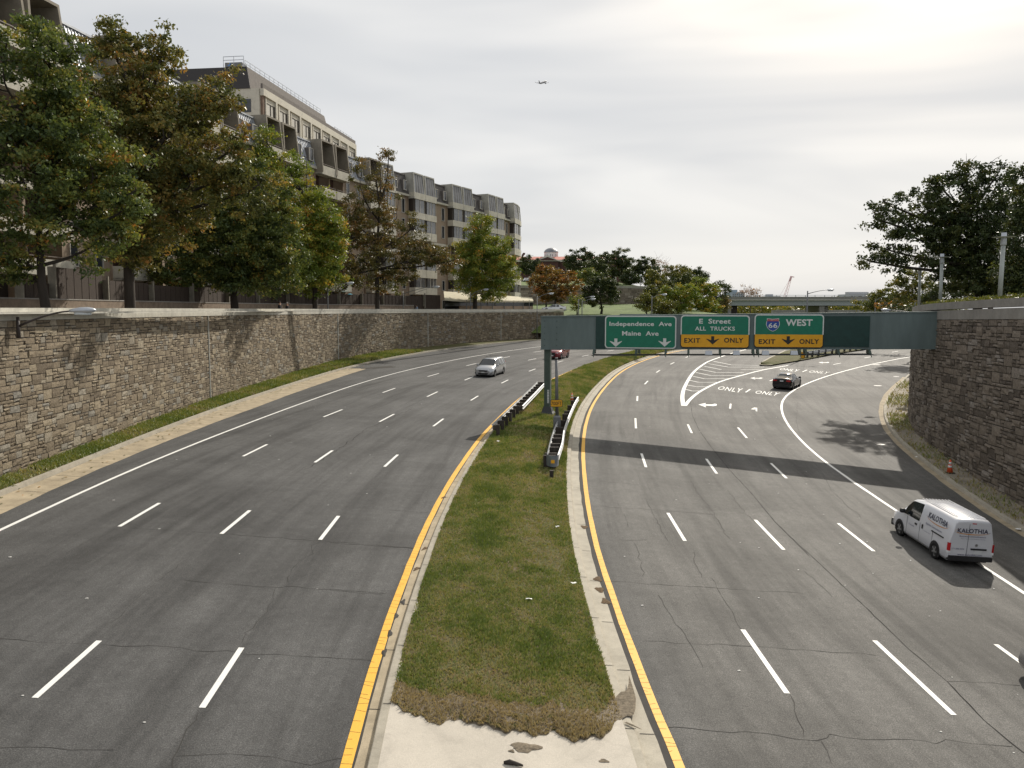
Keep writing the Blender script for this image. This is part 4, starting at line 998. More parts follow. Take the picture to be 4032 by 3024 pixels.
def offs(pts, d):
    o = []
    for i, p in enumerate(pts):
        a = pts[max(i-1,0)]; c = pts[min(i+1,len(pts)-1)]; dx, dy = c[0]-a[0], c[1]-a[1]; l = math.hypot(dx, dy); x, y = p[0]+dy/l*d, p[1]-dx/l*d; o.append((x, y, gz(x, y)+.2))
    return o
def straight(a, c, n): return [tuple(a[k]+(c[k]-a[k])*i/n for k in range(3)) for i in range(n+1)]
ga, gb = gp(Z5(335,1110)), gp(Z5(850,560)); gl = straight(ga, gb, 14)
t = thing('guardrail', 'galvanised guardrail on dark timber posts beside the yellow line of the left road', 'guardrail', ga); Ti = Matrix.Translation(-t.location)
b = MB(); wbeam(b, offs(gl, -.34), -1); b.build('rail', M_['galv'], t, Ti)
b = MB(); wbeam(b, offs(gl[5:]+[(gb[0]+.3, gb[1]+.9, gb[2])], .34), 1); b.build('rail', M_['galv'], t, Ti)
for i, p in enumerate(gl):
    a = math.atan2(gb[1]-ga[1], gb[0]-ga[0])
    Mx = Matrix.Translation(p) @ Matrix.Rotation(a, 4, 'Z'); b = MB(); b.box(-.075,.075,-.1,.1,-.5,.70, Mx); b.box(-.07,.07,.1,.30,.38,.68, Mx)
    if i >= 5: b.box(-.07,.07,-.30,-.1,.38,.68, Mx)
    b.build('post', M_['wood'], t, Ti)
nose = gp((2171.6, 1884)); 
gr = [gp(q) for q in [(2195,1850),(2206,1815),(2213,1790),(2219,1745),(2232,1700),(2247,1660),(2262,1625),(2276,1600)]]
gr = [tuple(v) for v in catmull(gr, 3)]; 
gl2 = [gp(q) for q in [(2156,1850),(2163,1815),(2172,1775),(2184,1735),(2196,1705)]]
t = thing('guardrail', 'galvanised guardrail with a rounded nose on the median in front of the cut pole', 'guardrail', nose); Ti = Matrix.Translation(-t.location)
b = MB(); wbeam(b, gr, 1); b.build('rail', M_['galv'], t, Ti); b = MB(); wbeam(b, gl2, -1); b.build('rail', M_['galv'], t, Ti)
b = MB(); pr, pl = gr[0], gl2[0]; nn = []
for k in range(9):
    a = math.pi*k/8; cx, cy = (pr[0]+pl[0])/2, (pr[1]+pl[1])/2; rx = (pr[0]-pl[0])/2+.06; nn.append((cx+rx*math.cos(a), cy-.75*math.sin(a)-.02, pr[2]))
n_ = len(nn); b.add([(x, y, z+h) for h in (.30,.84) for x, y, z in nn]+[(x+(cx-x)*.04, y+(cy-y)*.04, z+h) for h in (.30,.84) for x, y, z in nn], [(i, i+1, n_+i+1, n_+i) for i in range(n_-1)]+[(2*n_+i, 3*n_+i, 3*n_+i+1, 2*n_+i+1) for i in range(n_-1)]); b.build('nose', mat('blue_grey_end_terminal', (.20,.235,.28), .45, .2, 3, 0, .4), t, Ti)
b = MB(); b.box(cx-.12, cx+.06, cy-.86, cy-.845, pr[2]+.50, pr[2]+.66); b.build('reflector', M_['samber'], t, Ti)
k = 13
for i in range(k):
    s = i/(k-1); ir = min(len(gr)-1, int(s*(len(gr)-1))); p = gr[ir]
    wd = max(.22, .62-.35*s); c = (p[0]-wd/2-.08, p[1]); b = MB(); z = gz(*c)+.2
    b.box(c[0]-wd/2, c[0]+wd/2, c[1]-.1, c[1]+.1, z-.5, z+.72); b.build('post', M_['wood'], t, Ti)
b = MB(); b.box(nose[0]-.09, nose[0]+.09, nose[1]-.15, nose[1]+.05, nose[2]-.4, nose[2]+.4); b.build('post', M_['wood'], t, Ti)
# far guardrail on the grass island
Z = lambda x, y: (2900+x/2.765, 1350+y/2.765)
gi = [gp(Z(*q), .1) for q in [(735,175),(795,165),(890,150),(1003,130),(1110,110),(1205,95),(1300,82),(1390,72)]]
t = thing('guardrail', 'distant guardrail on posts at the grass island beyond the gantry', 'guardrail', gi[0]); Ti = Matrix.Translation(-t.location)
gi2 = [tuple(v) for v in catmull(gi, 3)]
b = MB(); wbeam(b, gi2, 1, .45, .95); b.build('rail', M_['galv'], t, Ti)
for p in gi2[::2]:
    b = MB(); b.box(p[0]-.12, p[0]+.12, p[1]-.12, p[1]+.12, p[2]-.3, p[2]+.9); b.build('post', M_['wood'], t, Ti)
p = gi[0]; b = MB(); b.box(p[0]-.55, p[0]-.05, p[1]-.3, p[1]-.25, p[2]-.1, p[2]+.95); b.build('end_marker', M_['samber'], t, Ti)
# grass island
isl = [G(*Z(*q)) for q in [(262,250),(385,252),(700,200),(1100,124),(1420,76),(1560,60)]]; up = [G(*Z(*q)) for q in [(262,246),(300,215),(400,160),(520,105),(640,70),(760,52)]]
b = MB(); vs = []
for a, c in zip(isl, up):
    for k in range(5):
        q = a+(c-a)*(k/4); vs.append((q.x, q.y, gz(q.x, q.y)+.16+.25*math.sin(math.pi*k/4)))
b.add(vs, [(i*5+j, (i+1)*5+j, (i+1)*5+j+1, i*5+j+1) for i in range(5) for j in range(4)]); b.build('grass_island', M_['grass'])['kind'] = 'structure'
b = MB(); 
polyline(b, None, .25, .25, .17, [G(*Z(*q)) for q in [(530,95),(400,158),(300,213),(262,247),(320,256),(390,252)]]); b.build('island_kerb', M_['pan2'])['kind'] = 'structure'

# ================================================================== traffic cones
def cone(M, label):
    t = thing('traffic_cone', label, 'traffic cone', M=M)
    b = MB(); b.box(-.19,.19,-.19,.19,0,.035); b.build('base', M_['rubber'], t)
    def fr(z0, z1, m, n_, e=0): 
        r = lambda z: .14*(1-z/.78)+.022+e; b = MB(); b.smooth = True; b.tube([(0,0,z0),(0,0,z1)], [r(z0), r(z1)], 18); return b.build(n_, m, t)
    fr(.035,.70, M_['orange'], 'cone_body'); fr(.29,.40, M_['conewhite'], 'reflective_band', .003); fr(.46,.58, M_['conewhite'], 'reflective_band', .003)
    return t
p = G(2252,1583,.2); cone(Matrix.Translation((p.x,p.y,gz(p.x,p.y)+.2)), 'orange traffic cone with white bands on the median grass behind the guardrail')
p = G(3740,1862,.14); cone(Matrix.Translation((p.x,p.y,gz(p.x,p.y)+.14)) @ Matrix.Scale(1.05,4), 'faded orange and white traffic cone in shade on the pavement below the right wall')

# ================================================================== street lamps
def cobra(label, base, top_z, arm, rise, name='street_lamp', r=.09, two=False, group='grey cobra-head street lamps', head=1.0, pole0=None, dark=False):
    """arm = horizontal vector of the arm"""
    t = thing(name, label, 'street lamp', base, group=group); H = top_z-base[2]; av = Vector((arm[0], arm[1], 0)); al = av.length; ad = av.normalized()
    m = M_['darkbrown'] if dark else M_['polegrey']
    b = MB(); b.smooth = True; b.tube([(0,0,pole0 or 0),(0,0,H+.15)], [r, r*.72], 12); b.build('pole', m, t)
    b = MB(); b.smooth = True; pts = [Vector((0,0,H-.25))+ad*al*s+Vector((0,0,rise*(1-(1-s)**1.6))) for s in np.linspace(0,1,7)]; b.tube(pts, [.055,.05,.045,.042,.038,.035,.03], 8)
    if two: b.tube([Vector((0,0,H-.9))]+[Vector((0,0,H-.9))+ad*al*s+Vector((0,0,(rise+.55)*(1-(1-s)**1.4))) for s in (.3,.6,.85)], .03, 6)
    b.build('arm', m, t)
    e = pts[-1]; sd = Vector((-ad.y, ad.x, 0)); L_ = .95*head; rings = []
    for s, hw, up, dn in ((0,.06,.05,.05),(.15,.11,.09,.06),(.4,.17,.13,.10),(.7,.19,.13,.12),(.9,.14,.09,.09),(1,.05,.03,.03)):
        c = e+ad*(L_*s-.05)+Vector((0,0,.04*s)); rings.append([c+sd*hw*head*math.cos(a)+Vector((0,0,(up if math.sin(a) > 0 else dn)*head*math.sin(a))) for a in [2*math.pi*k/12 for k in range(12)]])
    b = MB(); b.smooth = True; b.loft(rings); h = b.build('lamp_head', M_['lampgrey'], t)
    b = MB(); b.smooth = True; b.loft([[e+ad*(L_*(.5+.33*math.cos(a))-.05)+sd*.12*head*math.sin(a)+Vector((0,0,z)) for a in [2*math.pi*k/12 for k in range(12)]] for z in (-.05*head,-.15*head)]); b.build('lens', M_['lens'], h)
    return t
def lamp_px(label, pq, hq, Y, base_z, **k):
    """pole top pixel pq, head tip pixel hq, both at depth Y"""
    a = at(*pq, Y); h = at(*hq, Y); return cobra(label, (a.x, Y, base_z), a.z, (h.x-a.x-.9, k.pop('dy', 0)), h.z-a.z+.25, **k)
x, y, dx, dy = fL(s_at(fL, LL, 43)); wy = y
a = at(41,1262,wy-.1); h = at(352,1222,wy+.2)
cobra('near wall-mounted street lamp with a long dark arm at the far left', (a.x+.25, wy, gz(a.x,wy)+.1), a.z, (h.x-a.x-1.1, .3), h.z-a.z+.22, r=.085, head=1.12, pole0=5.7, dark=True)
lamp_px('street lamp with its head between the yellow-green tree and the blue parasol', (1290,1140), (1394,1115), 93, PLAT, r=.08)
lamp_px('street lamp with a double arm before the patio fences, right of the sparse oak', (1587,1150), (1731,1130), 113.6, PLAT, two=True, r=.075)
lamp_px('street lamp with its pole beside the round green tree and awning', (1852,1158), (1925,1140), 130, PLAT, two=True, r=.08)
p = G(2113,1338,.1); lamp_px('thin street lamp standing in front of the end of the left stone wall', (2115,1168), (2181,1156), p.y, p.z, r=.085)
lamp_px('street lamp left of a close pair above the left sign, with the higher head', (2278,1180), (2343,1169), 146, 6.2, r=.09)
lamp_px('street lamp right of a close pair above the left sign, with the lower head', (2292,1186), (2346,1178), 142, 6.2, r=.09)
lamp_px('street lamp in front of the yellow-green bushes above the E Street sign', (2567,1168), (2627,1160), 140, 4.8, r=.09)
lamp_px('dark tall street lamp rising in front of the overpass', (3180,1150), (3283,1142), 112, 5.2, r=.11, head=1.05)
a = at(3600,1226,73); h = at(3455,1212,73); cobra('street lamp reaching left over the right wall just above the gantry', (a.x, 73, 8.9), a.z+.1, (h.x-a.x+.9, -.5), .25, r=.08)
lamp_px('distant street lamp among the orange shrubs at the right', (3447,1180), (3500,1168), 150, 5.0, r=.09, head=.9)
a = at(2522,1091,245); t = thing('post_lamp', 'distant post-top lamp on the far hill wall', 'street lamp', (a.x,245,15.1)); b = MB(); b.tube([(0,0,-.5),(0,0,a.z-15.1)], .09, 8); b.build('pole', M_['polegrey'], t); b = MB(); b.smooth = True; b.loft([[(r_*math.cos(q), r_*math.sin(q), a.z-15.1+z) for q in [k*math.pi/5 for k in range(10)]] for r_, z in ((.12,0),(.38,.2),(.4,.5),(.2,.7))]); b.build('globe', M_['lampgrey'], t)
M_['disc'] = plain('reflector_disc_metal', (.42,.45,.42), .5)
M_['plazapaint'] = mat('pale_plaza_lamp_paint', (.36,.39,.38), .5, .12, 2)
def disc_lamp(label, qt, qb, Y):
    tp = at(*qt, Y); bt = at(*qb, Y); t = thing('plaza_lamp', label, 'lamp post', (bt.x, Y, bt.z-.15), group='slim disc-topped lamp posts on the plaza'); H = tp.z-bt.z+.15; lean = tp.x-bt.x
    b = MB(); b.smooth = True; b.tube([(0,0,-.3),(lean*.8,0,H-.75)], [.13,.12], 12); b.build('pole', M_['plazapaint'], t)
    b = MB(); b.smooth = True; b.tube([(lean*.8,0,H-.75),(lean*.82,0,H-.7),(lean*.98,0,H-.35),(lean,0,H)], [.15,.17,.15,.14], 12); b.build('lamp_head', M_['lampgrey'], t)
    b = MB(); b.smooth = True; z = H-.27; b.loft([[(lean+r_*math.cos(q), r_*math.sin(q), z+h_) for q in [k*math.pi/12 for k in range(24)]] for r_, h_ in ((.15,-.03),(.62,0),(.64,.015),(.15,.04))]); b.build('reflector_disc', M_['disc'], t)
for lb, qt, qb, Y in (('tallest and nearest disc-topped lamp post at the right edge above the wall', (3954,916), (3936,1170), 50), ('second disc-topped lamp post, in front of the big dark tree', (3710,999), (3702,1196), 65), ('third disc-topped lamp post, left of the second', (3623,1048), (3618,1206), 80),
                      ('short far plaza lamp just right of the third disc-topped lamp', (3633,1133), (3631,1204), 120), ('leftmost short far plaza lamp', (3606,1129), (3603,1204), 118), ('short far plaza lamp left of the second tall one', (3692,1148), (3691,1196), 122)):
    disc_lamp(lb, qt, qb, Y)
# ================================================================== blue parasol, litter
a = at(1411,1171,113); c = at(1345,1166,113); tp = at(1378,1155,113); t = thing('parasol', 'bright blue patio parasol above the dark fence on the left', 'parasol', ((a.x+c.x)/2, 113, PLAT)); H = tp.z-PLAT; r_ = (a.x-c.x)/2
b = MB(); vs = [(0,0,H)]+[(r_*1.02*math.cos(k*math.pi/4), r_*math.sin(k*math.pi/4), H-.45) for k in range(8)]; b.add(vs, [(0,1+k,1+(k+1)%8) for k in range(8)]); b.build('canopy', plain('blue_canvas', (.06,.36,.52), .8), t)
b = MB(); b.tube([(0,0,0),(0,0,H-.02)], .03, 8); b.build('pole', M_['palepost'], t)
def litter(q, s, label, dz=.32):
    p = G(q[0], q[1], dz); b = MB(); k = 9; vs = [(p.x, p.y, p.z+.04*s)]+[(p.x+s*.09*math.cos(j*.7)*random.uniform(.5,1.3), p.y+s*.09*math.sin(j*.7)*random.uniform(.5,1.3), p.z+random.uniform(0,.05)) for j in range(k)]
    b.add(vs, [(0,1+j,1+(j+1)%k) for j in range(k)]); tag(b.build('litter', plain('white_litter', (.75,.75,.72), .7)), label, 'litter', 'scraps of white litter')
litter((2082,2360), 1, 'crumpled white scrap in the middle of the median grass', .3); litter((2258,2298), 1, 'pale scrap near the right kerb of the median, the nearer of two', .3); litter((2195,2075), .9, 'small white scrap in the median grass nearer the guardrail nose', .3)
litter((1960,1738), 1.3, 'white scrap on the grass at the near end of the left guardrail'); litter((2240,1560), 1, 'tiny white scrap on the grass by the right kerb beyond the cone'); litter((2180,1675), 1.5, 'pale board lying on the grass left of the cut pole'); litter((4008,2085), 1.6, 'white scrap in the gutter under the right wall', .03); litter((3610,1800), 1.3, 'white scrap by the kerb left of the faded cone', .03); litter((1998,2748), .55, 'small white scrap on the dead grass at the near end of the median', .2)
p = G(2020, 3012, .15); b = MB(); b.smooth = True; b.tube([(p.x-.17, p.y+.04, p.z+.02),(p.x-.07,p.y+.02,p.z+.05),(p.x+.07,p.y-.01,p.z+.03),(p.x+.19,p.y-.05,p.z+.015)], [.035,.05,.035,.02], 8)
tag(b.build('rotten_stick', M_['wood']), 'short dark rotten piece of wood on the concrete apron', 'wood scrap')
# ================================================================== vehicles  (local: +x forward, +y left, z up, origin at centre on ground)
def carpaint(name, col, rough=.28, metal=.3):
    return plain(name, col, rough, metal, .5, .6)
def ring(x, zb, zbelt, ztop, ws, wb, wt, crown=.03):
    h = [(ws*.90, zb), (ws, zb+.14), ((ws+wb)/2+.012, (zb+zbelt)*.52), (wb, zbelt), (wt, ztop-.07), (wt*.86, ztop), (0, ztop+crown)]
    return [Vector((x, -a, z)) for a, z in h]+[Vector((x, a, z)) for a, z in reversed(h[:-1])]
def loft_body(root, st, kinds, paint, names=None, winmat=None):
    rings = [ring(*s) for s in st]; parts = {}
    def put(key, m, vs, smooth=True):
        b, _ = parts.setdefault(key, (MB(), m)); b.smooth = smooth; b.add(vs, [tuple(range(len(vs)))])
    body = MB(); body.smooth = True; n = 13; vs = [p for r in rings for p in r]; fs = []; wi = 0; run = {}
    for i, kd in enumerate(kinds):
        A, B_ = rings[i], rings[i+1]
        for j in range(n):
            k = (j+1) % n; quad = [A[j], A[k], B_[k], B_[j]]; side = j in (3, 8); top = j in (4,5,6,7)
            if kd == 'wsg' and side: put(('side_window', j, kd), winmat or M_['carglass'], quad)
            elif kd in ('ws', 'wsg') and top: put('windshield', M_['carglass'], quad)
            elif kd == 'rw' and top: put('rear_window', M_['carglass'], quad)
            elif kd.startswith('cab') and side: put(('side_window', j, kd), winmat or M_['carglass'], quad)
            else: fs.append((i*n+j, i*n+k, (i+1)*n+k, (i+1)*n+j))
    fs += [tuple(range(n-1,-1,-1)), tuple(range((len(st)-1)*n, len(st)*n))]
    body.add(vs, fs); bo = body.build('body', paint, root)
    me = bo.data; me.polygons[-1].use_smooth = False; me.polygons[-2].use_smooth = False
    for key, (b, m) in parts.items():
        b.build(key if isinstance(key, str) else key[0], m, root)
    return bo
def wheel(root, x, y, r=.34, w=.22, rimc=None, arch=True, sidew=.9):
    s = 1 if y > 0 else -1
    if arch:
        b = MB(); k = 20; rr = r+.065; vs = [(x+rr*math.cos(a), s*(sidew+.004), r+rr*math.sin(a)) for a in [2*math.pi*i/k for i in range(k)]]
        vs = [(a, b_, max(c, .16)) for a, b_, c in vs]; b.add(vs, [tuple(range(k))]); b.build('wheel_arch', M_['black_trim'], root)
    b = MB(); b.smooth = True; y0 = s*(sidew-.19); y1 = s*(sidew+.015)
    prof = [(.62*r, y1-.02*s), (.66*r, y1), (.93*r, y1), (r, y1-.03*s), (r, y0+.03*s), (.93*r, y0), (.6*r, y0)]
    rings = []; k = 22
    for q, yy in prof: rings.append([(x+q*math.cos(2*math.pi*i/k), yy, r+q*math.sin(2*math.pi*i/k)) for i in range(k)])
    b.loft(rings, True, False); t = b.build('tyre', M_['rubber'], root)
    b = MB(); yy = y1-.012*s; vs = [(x, yy+.01*s, r)]+[(x+.64*r*math.cos(2*math.pi*i/20), yy-(.03*s if i % 4 == 0 else 0), r+.64*r*math.sin(2*math.pi*i/20)) for i in range(20)]
    b.add(vs, [(0, 1+i, 1+(i+1)%20) for i in range(20)]); b.build('rim', rimc or M_['rim'], root)
    b = MB()
    for i in range(5):
        a = 2*math.pi*i/5+.3; b.add([(x+.28*r*math.cos(a-.25), yy+.013*s, r+.28*r*math.sin(a-.25)), (x+.56*r*math.cos(a-.22), yy+.013*s, r+.56*r*math.sin(a-.22)), (x+.56*r*math.cos(a+.22), yy+.013*s, r+.56*r*math.sin(a+.22)), (x+.28*r*math.cos(a+.25), yy+.013*s, r+.28*r*math.sin(a+.25))], [(0,1,2,3)])
    b.build('rim_slots', M_['black_trim'], root)
def slab(root, name, m, poly, axis='x', pos=0, th=.02):
    """thin plate: axis x -> poly in (y,z) at x=pos facing +-x; axis y -> poly in (x,z)"""
    b = MB(); n = len(poly)
    if axis == 'x': vs = [(pos, a, c) for a, c in poly]+[(pos-th, a, c) for a, c in poly]
    else: vs = [(a, pos, c) for a, c in poly]+[(a, pos-th, c) for a, c in poly]
    b.add(vs, [tuple(range(n)), tuple(range(2*n-1,n-1,-1))]+[(i,n+i,n+(i+1)%n,(i+1)%n) for i in range(n)])
    return b.build(name, m, root)
def mirror(root, x, y, z, m):
    s = 1 if y > 0 else -1; b = MB(); b.smooth = True
    b.loft([[(x+a*.06*f, y+s*o, z+c*.085*f) for a, c in ((-1,-1),(1,-1),(1,1),(-1,1))] for o, f in ((-.02,.5),(.05,1),(.17,1),(.21,.7))]); b.build('side_mirror', m, root)

def minivan(label, M):
    t = thing('minivan', label, 'minivan', M=M); P = carpaint('silver_car_paint', (.42,.43,.45), .3, .55)
    st = [(2.54,.28,.62,.68,.70,.66,.55),(2.45,.20,.72,.80,.90,.86,.70),(2.2,.18,.84,.93,.97,.93,.80),(1.75,.18,.95,1.04,.98,.95,.84),(1.42,.18,1.0,1.10,.99,.96,.86,.02),
          (1.05,.18,1.03,1.36,.99,.96,.78),(.62,.18,1.05,1.66,.99,.96,.70),(.42,.18,1.05,1.71,.99,.96,.69),(.32,.18,1.05,1.72,.99,.96,.69),(-.50,.18,1.06,1.75,.99,.96,.69),(-.60,.18,1.06,1.75,.99,.96,.69),(-1.45,.18,1.08,1.74,.99,.95,.69),(-1.57,.18,1.08,1.735,.99,.95,.69),(-2.15,.20,1.09,1.70,.98,.93,.68),(-2.32,.22,1.08,1.67,.95,.92,.66),(-2.47,.30,1.05,1.30,.92,.90,.74),(-2.54,.34,.95,1.05,.88,.86,.72)]
    loft_body(t, st, ['hood']*4+['ws','wsg','cab1','cab1','cab1','pillar','cab2','pillar','cab3','pillar','rw','trunk'], P)
    for x in (1.58, -1.45):
        for y in (1, -1): wheel(t, x, y, .34, sidew=.985)
    for y in (.98, -.98): mirror(t, 1.0, y, 1.08, P)
    slab(t, 'grille', M_['black_trim'], [(-.48,.70),(.48,.70),(.38,.55),(-.38,.55)], 'x', 2.585, .1); slab(t, 'lower_grille', M_['black_trim'], [(-.55,.42),(.55,.42),(.45,.27),(-.45,.27)], 'x', 2.575, .1)
    slab(t, 'number_plate', M_['plate'], [(-.15,.54),(.15,.54),(.15,.44),(-.15,.44)], 'x', 2.595, .02)
    for s in (1, -1):
        b = MB(); b.smooth = True; b.loft([[(2.50,s*.52,.70),(2.50,s*.52,.82)],[(2.46,s*.76,.70),(2.44,s*.76,.84)],[(2.2,s*.95,.74),(2.15,s*.94,.87)]], False, False); b.build('headlight', M_['headlamp'], t)
        b = MB(); b.box(2.44,2.50,s*.78-.08,s*.78+.08,.36,.46); b.build('fog_light', M_['black_trim'], t)
        b = MB(); b.box(-2.47,-2.3,s*.80-.06,s*.80+.06,.9,1.25); b.build('tail_light', M_['redlamp'], t)
        b = MB(); b.tube([(.2,s*.62,1.78),(.15,s*.62,1.83),(-1.9,s*.62,1.83),(-1.95,s*.62,1.77)], .02, 6); b.build('roof_rail', M_['black_trim'], t)
    for x in (-.2,-1.4): b = MB(); b.box(x-.03,x+.03,-.62,.62,1.82,1.845); b.build('roof_crossbar', M_['black_trim'], t)
    b = MB(); b.box(-2.3,2.2,-.8,.8,.16,.4); b.build('underbody', M_['black_trim'], t)
    return t
def suv(label, M):
    t = thing('suv', label, 'SUV', M=M); P = carpaint('dark_red_car_paint', (.20,.02,.03), .25, .4)
    st = [(2.3,.32,.70,.78,.72,.68,.55),(2.2,.24,.84,.93,.88,.84,.66),(1.8,.22,.98,1.05,.93,.90,.78),(1.15,.22,1.04,1.13,.93,.90,.80,.02),(.75,.22,1.05,1.38,.93,.90,.72),(.3,.22,1.06,1.61,.93,.90,.64),(.15,.22,1.06,1.63,.93,.90,.63),(-.55,.22,1.07,1.65,.93,.90,.63),(-.65,.22,1.07,1.65,.93,.90,.63),(-1.35,.22,1.09,1.62,.93,.89,.61),(-1.5,.22,1.1,1.60,.93,.89,.60),(-1.85,.24,1.12,1.56,.92,.87,.60),(-2.1,.3,1.08,1.25,.89,.85,.66),(-2.3,.36,.9,1.0,.82,.8,.66)]
    loft_body(t, st, ['hood']*3+['ws','wsg','cab1','cab1','pillar','cab2','pillar','cab3','rw','trunk'], P)
    for x in (1.4,-1.3):
        for y in (1,-1): wheel(t, x, y, .37, sidew=.925)
    for y in (.92,-.92): mirror(t, .72, y, 1.1, P)
    slab(t, 'grille', M_['black_trim'], [(-.32,.88),(.32,.88),(.42,.40),(-.42,.40)], 'x', 2.33, .12); slab(t, 'number_plate', M_['plate'], [(-.15,.55),(.15,.55),(.15,.43),(-.15,.43)], 'x', 2.35, .02)
    b = MB(); b.box(2.15,2.26,-.8,.8,.26,.42); b.build('bumper', M_['black_trim'], t)
    for s in (1,-1):
        b = MB(); b.loft([[(2.28,s*.42,.78),(2.28,s*.42,.88)],[(2.22,s*.70,.80),(2.2,s*.70,.92)],[(1.95,s*.90,.86),(1.9,s*.88,.97)]], False, False); b.build('headlight', M_['headlamp'], t)
        b = MB(); b.box(-2.2,-2.0,s*.76-.1,s*.76+.1,.85,1.05); b.build('tail_light', M_['redlamp'], t)
    b = MB(); b.box(-2.1,2.0,-.75,.75,.2,.45); b.build('underbody', M_['black_trim'], t)
    return t
def sedan(label, M, col, cat='sedan', name='sedan'):
    t = thing(name, label, cat, M=M); P = carpaint('paint_'+name, col, .15, .3)
    st = [(2.35,.28,.56,.62,.70,.66,.5),(2.2,.2,.68,.74,.86,.82,.66),(1.7,.18,.80,.86,.91,.88,.76),(1.0,.18,.88,.95,.91,.89,.78,.02),(.6,.18,.90,1.16,.91,.88,.70),(.15,.18,.92,1.39,.91,.88,.60),(0,.18,.92,1.42,.91,.88,.58),(-.35,.18,.93,1.44,.91,.88,.58),(-.45,.18,.93,1.44,.91,.88,.58),(-1.0,.18,.94,1.39,.91,.87,.56),(-1.12,.18,.95,1.36,.91,.87,.56),(-1.45,.18,.97,1.20,.91,.87,.62),(-1.85,.2,.97,1.05,.9,.86,.72),(-2.25,.24,.96,1.03,.86,.82,.70),(-2.35,.34,.8,.95,.80,.77,.68)]
    loft_body(t, st, ['hood']*3+['ws','wsg','cab1','cab1','pillar','cab2','pillar','rw','rw','trunk','trunk'], P)
    for x in (1.4,-1.38):
        for y in (1,-1): wheel(t, x, y, .33, sidew=.905)
    for y in (.9,-.9): mirror(t, .6, y, .98, P)
    for s in (1,-1):
        slab(t, 'tail_light', M_['redlamp'], [(s*.42,.90),(s*.80,.92),(s*.80,.78),(s*.42,.80)][::s], 'x', -2.33, .04)
        b = MB(); b.loft([[(2.28,s*.5,.6),(2.28,s*.5,.68)],[(2.0,s*.84,.66),(1.95,s*.84,.76)]], False, False); b.build('headlight', M_['headlamp'], t)
    slab(t, 'number_plate', M_['plate'], [(-.16,.88),(.16,.88),(.16,.76),(-.16,.76)], 'x', -2.36, .01)
    b = MB(); b.box(-2.4,-2.2,-.78,.78,.26,.42); b.build('bumper', M_['black_trim'], t)
    b = MB(); b.box(-2.1,2.0,-.75,.75,.16,.4); b.build('underbody', M_['black_trim'], t)
    return t
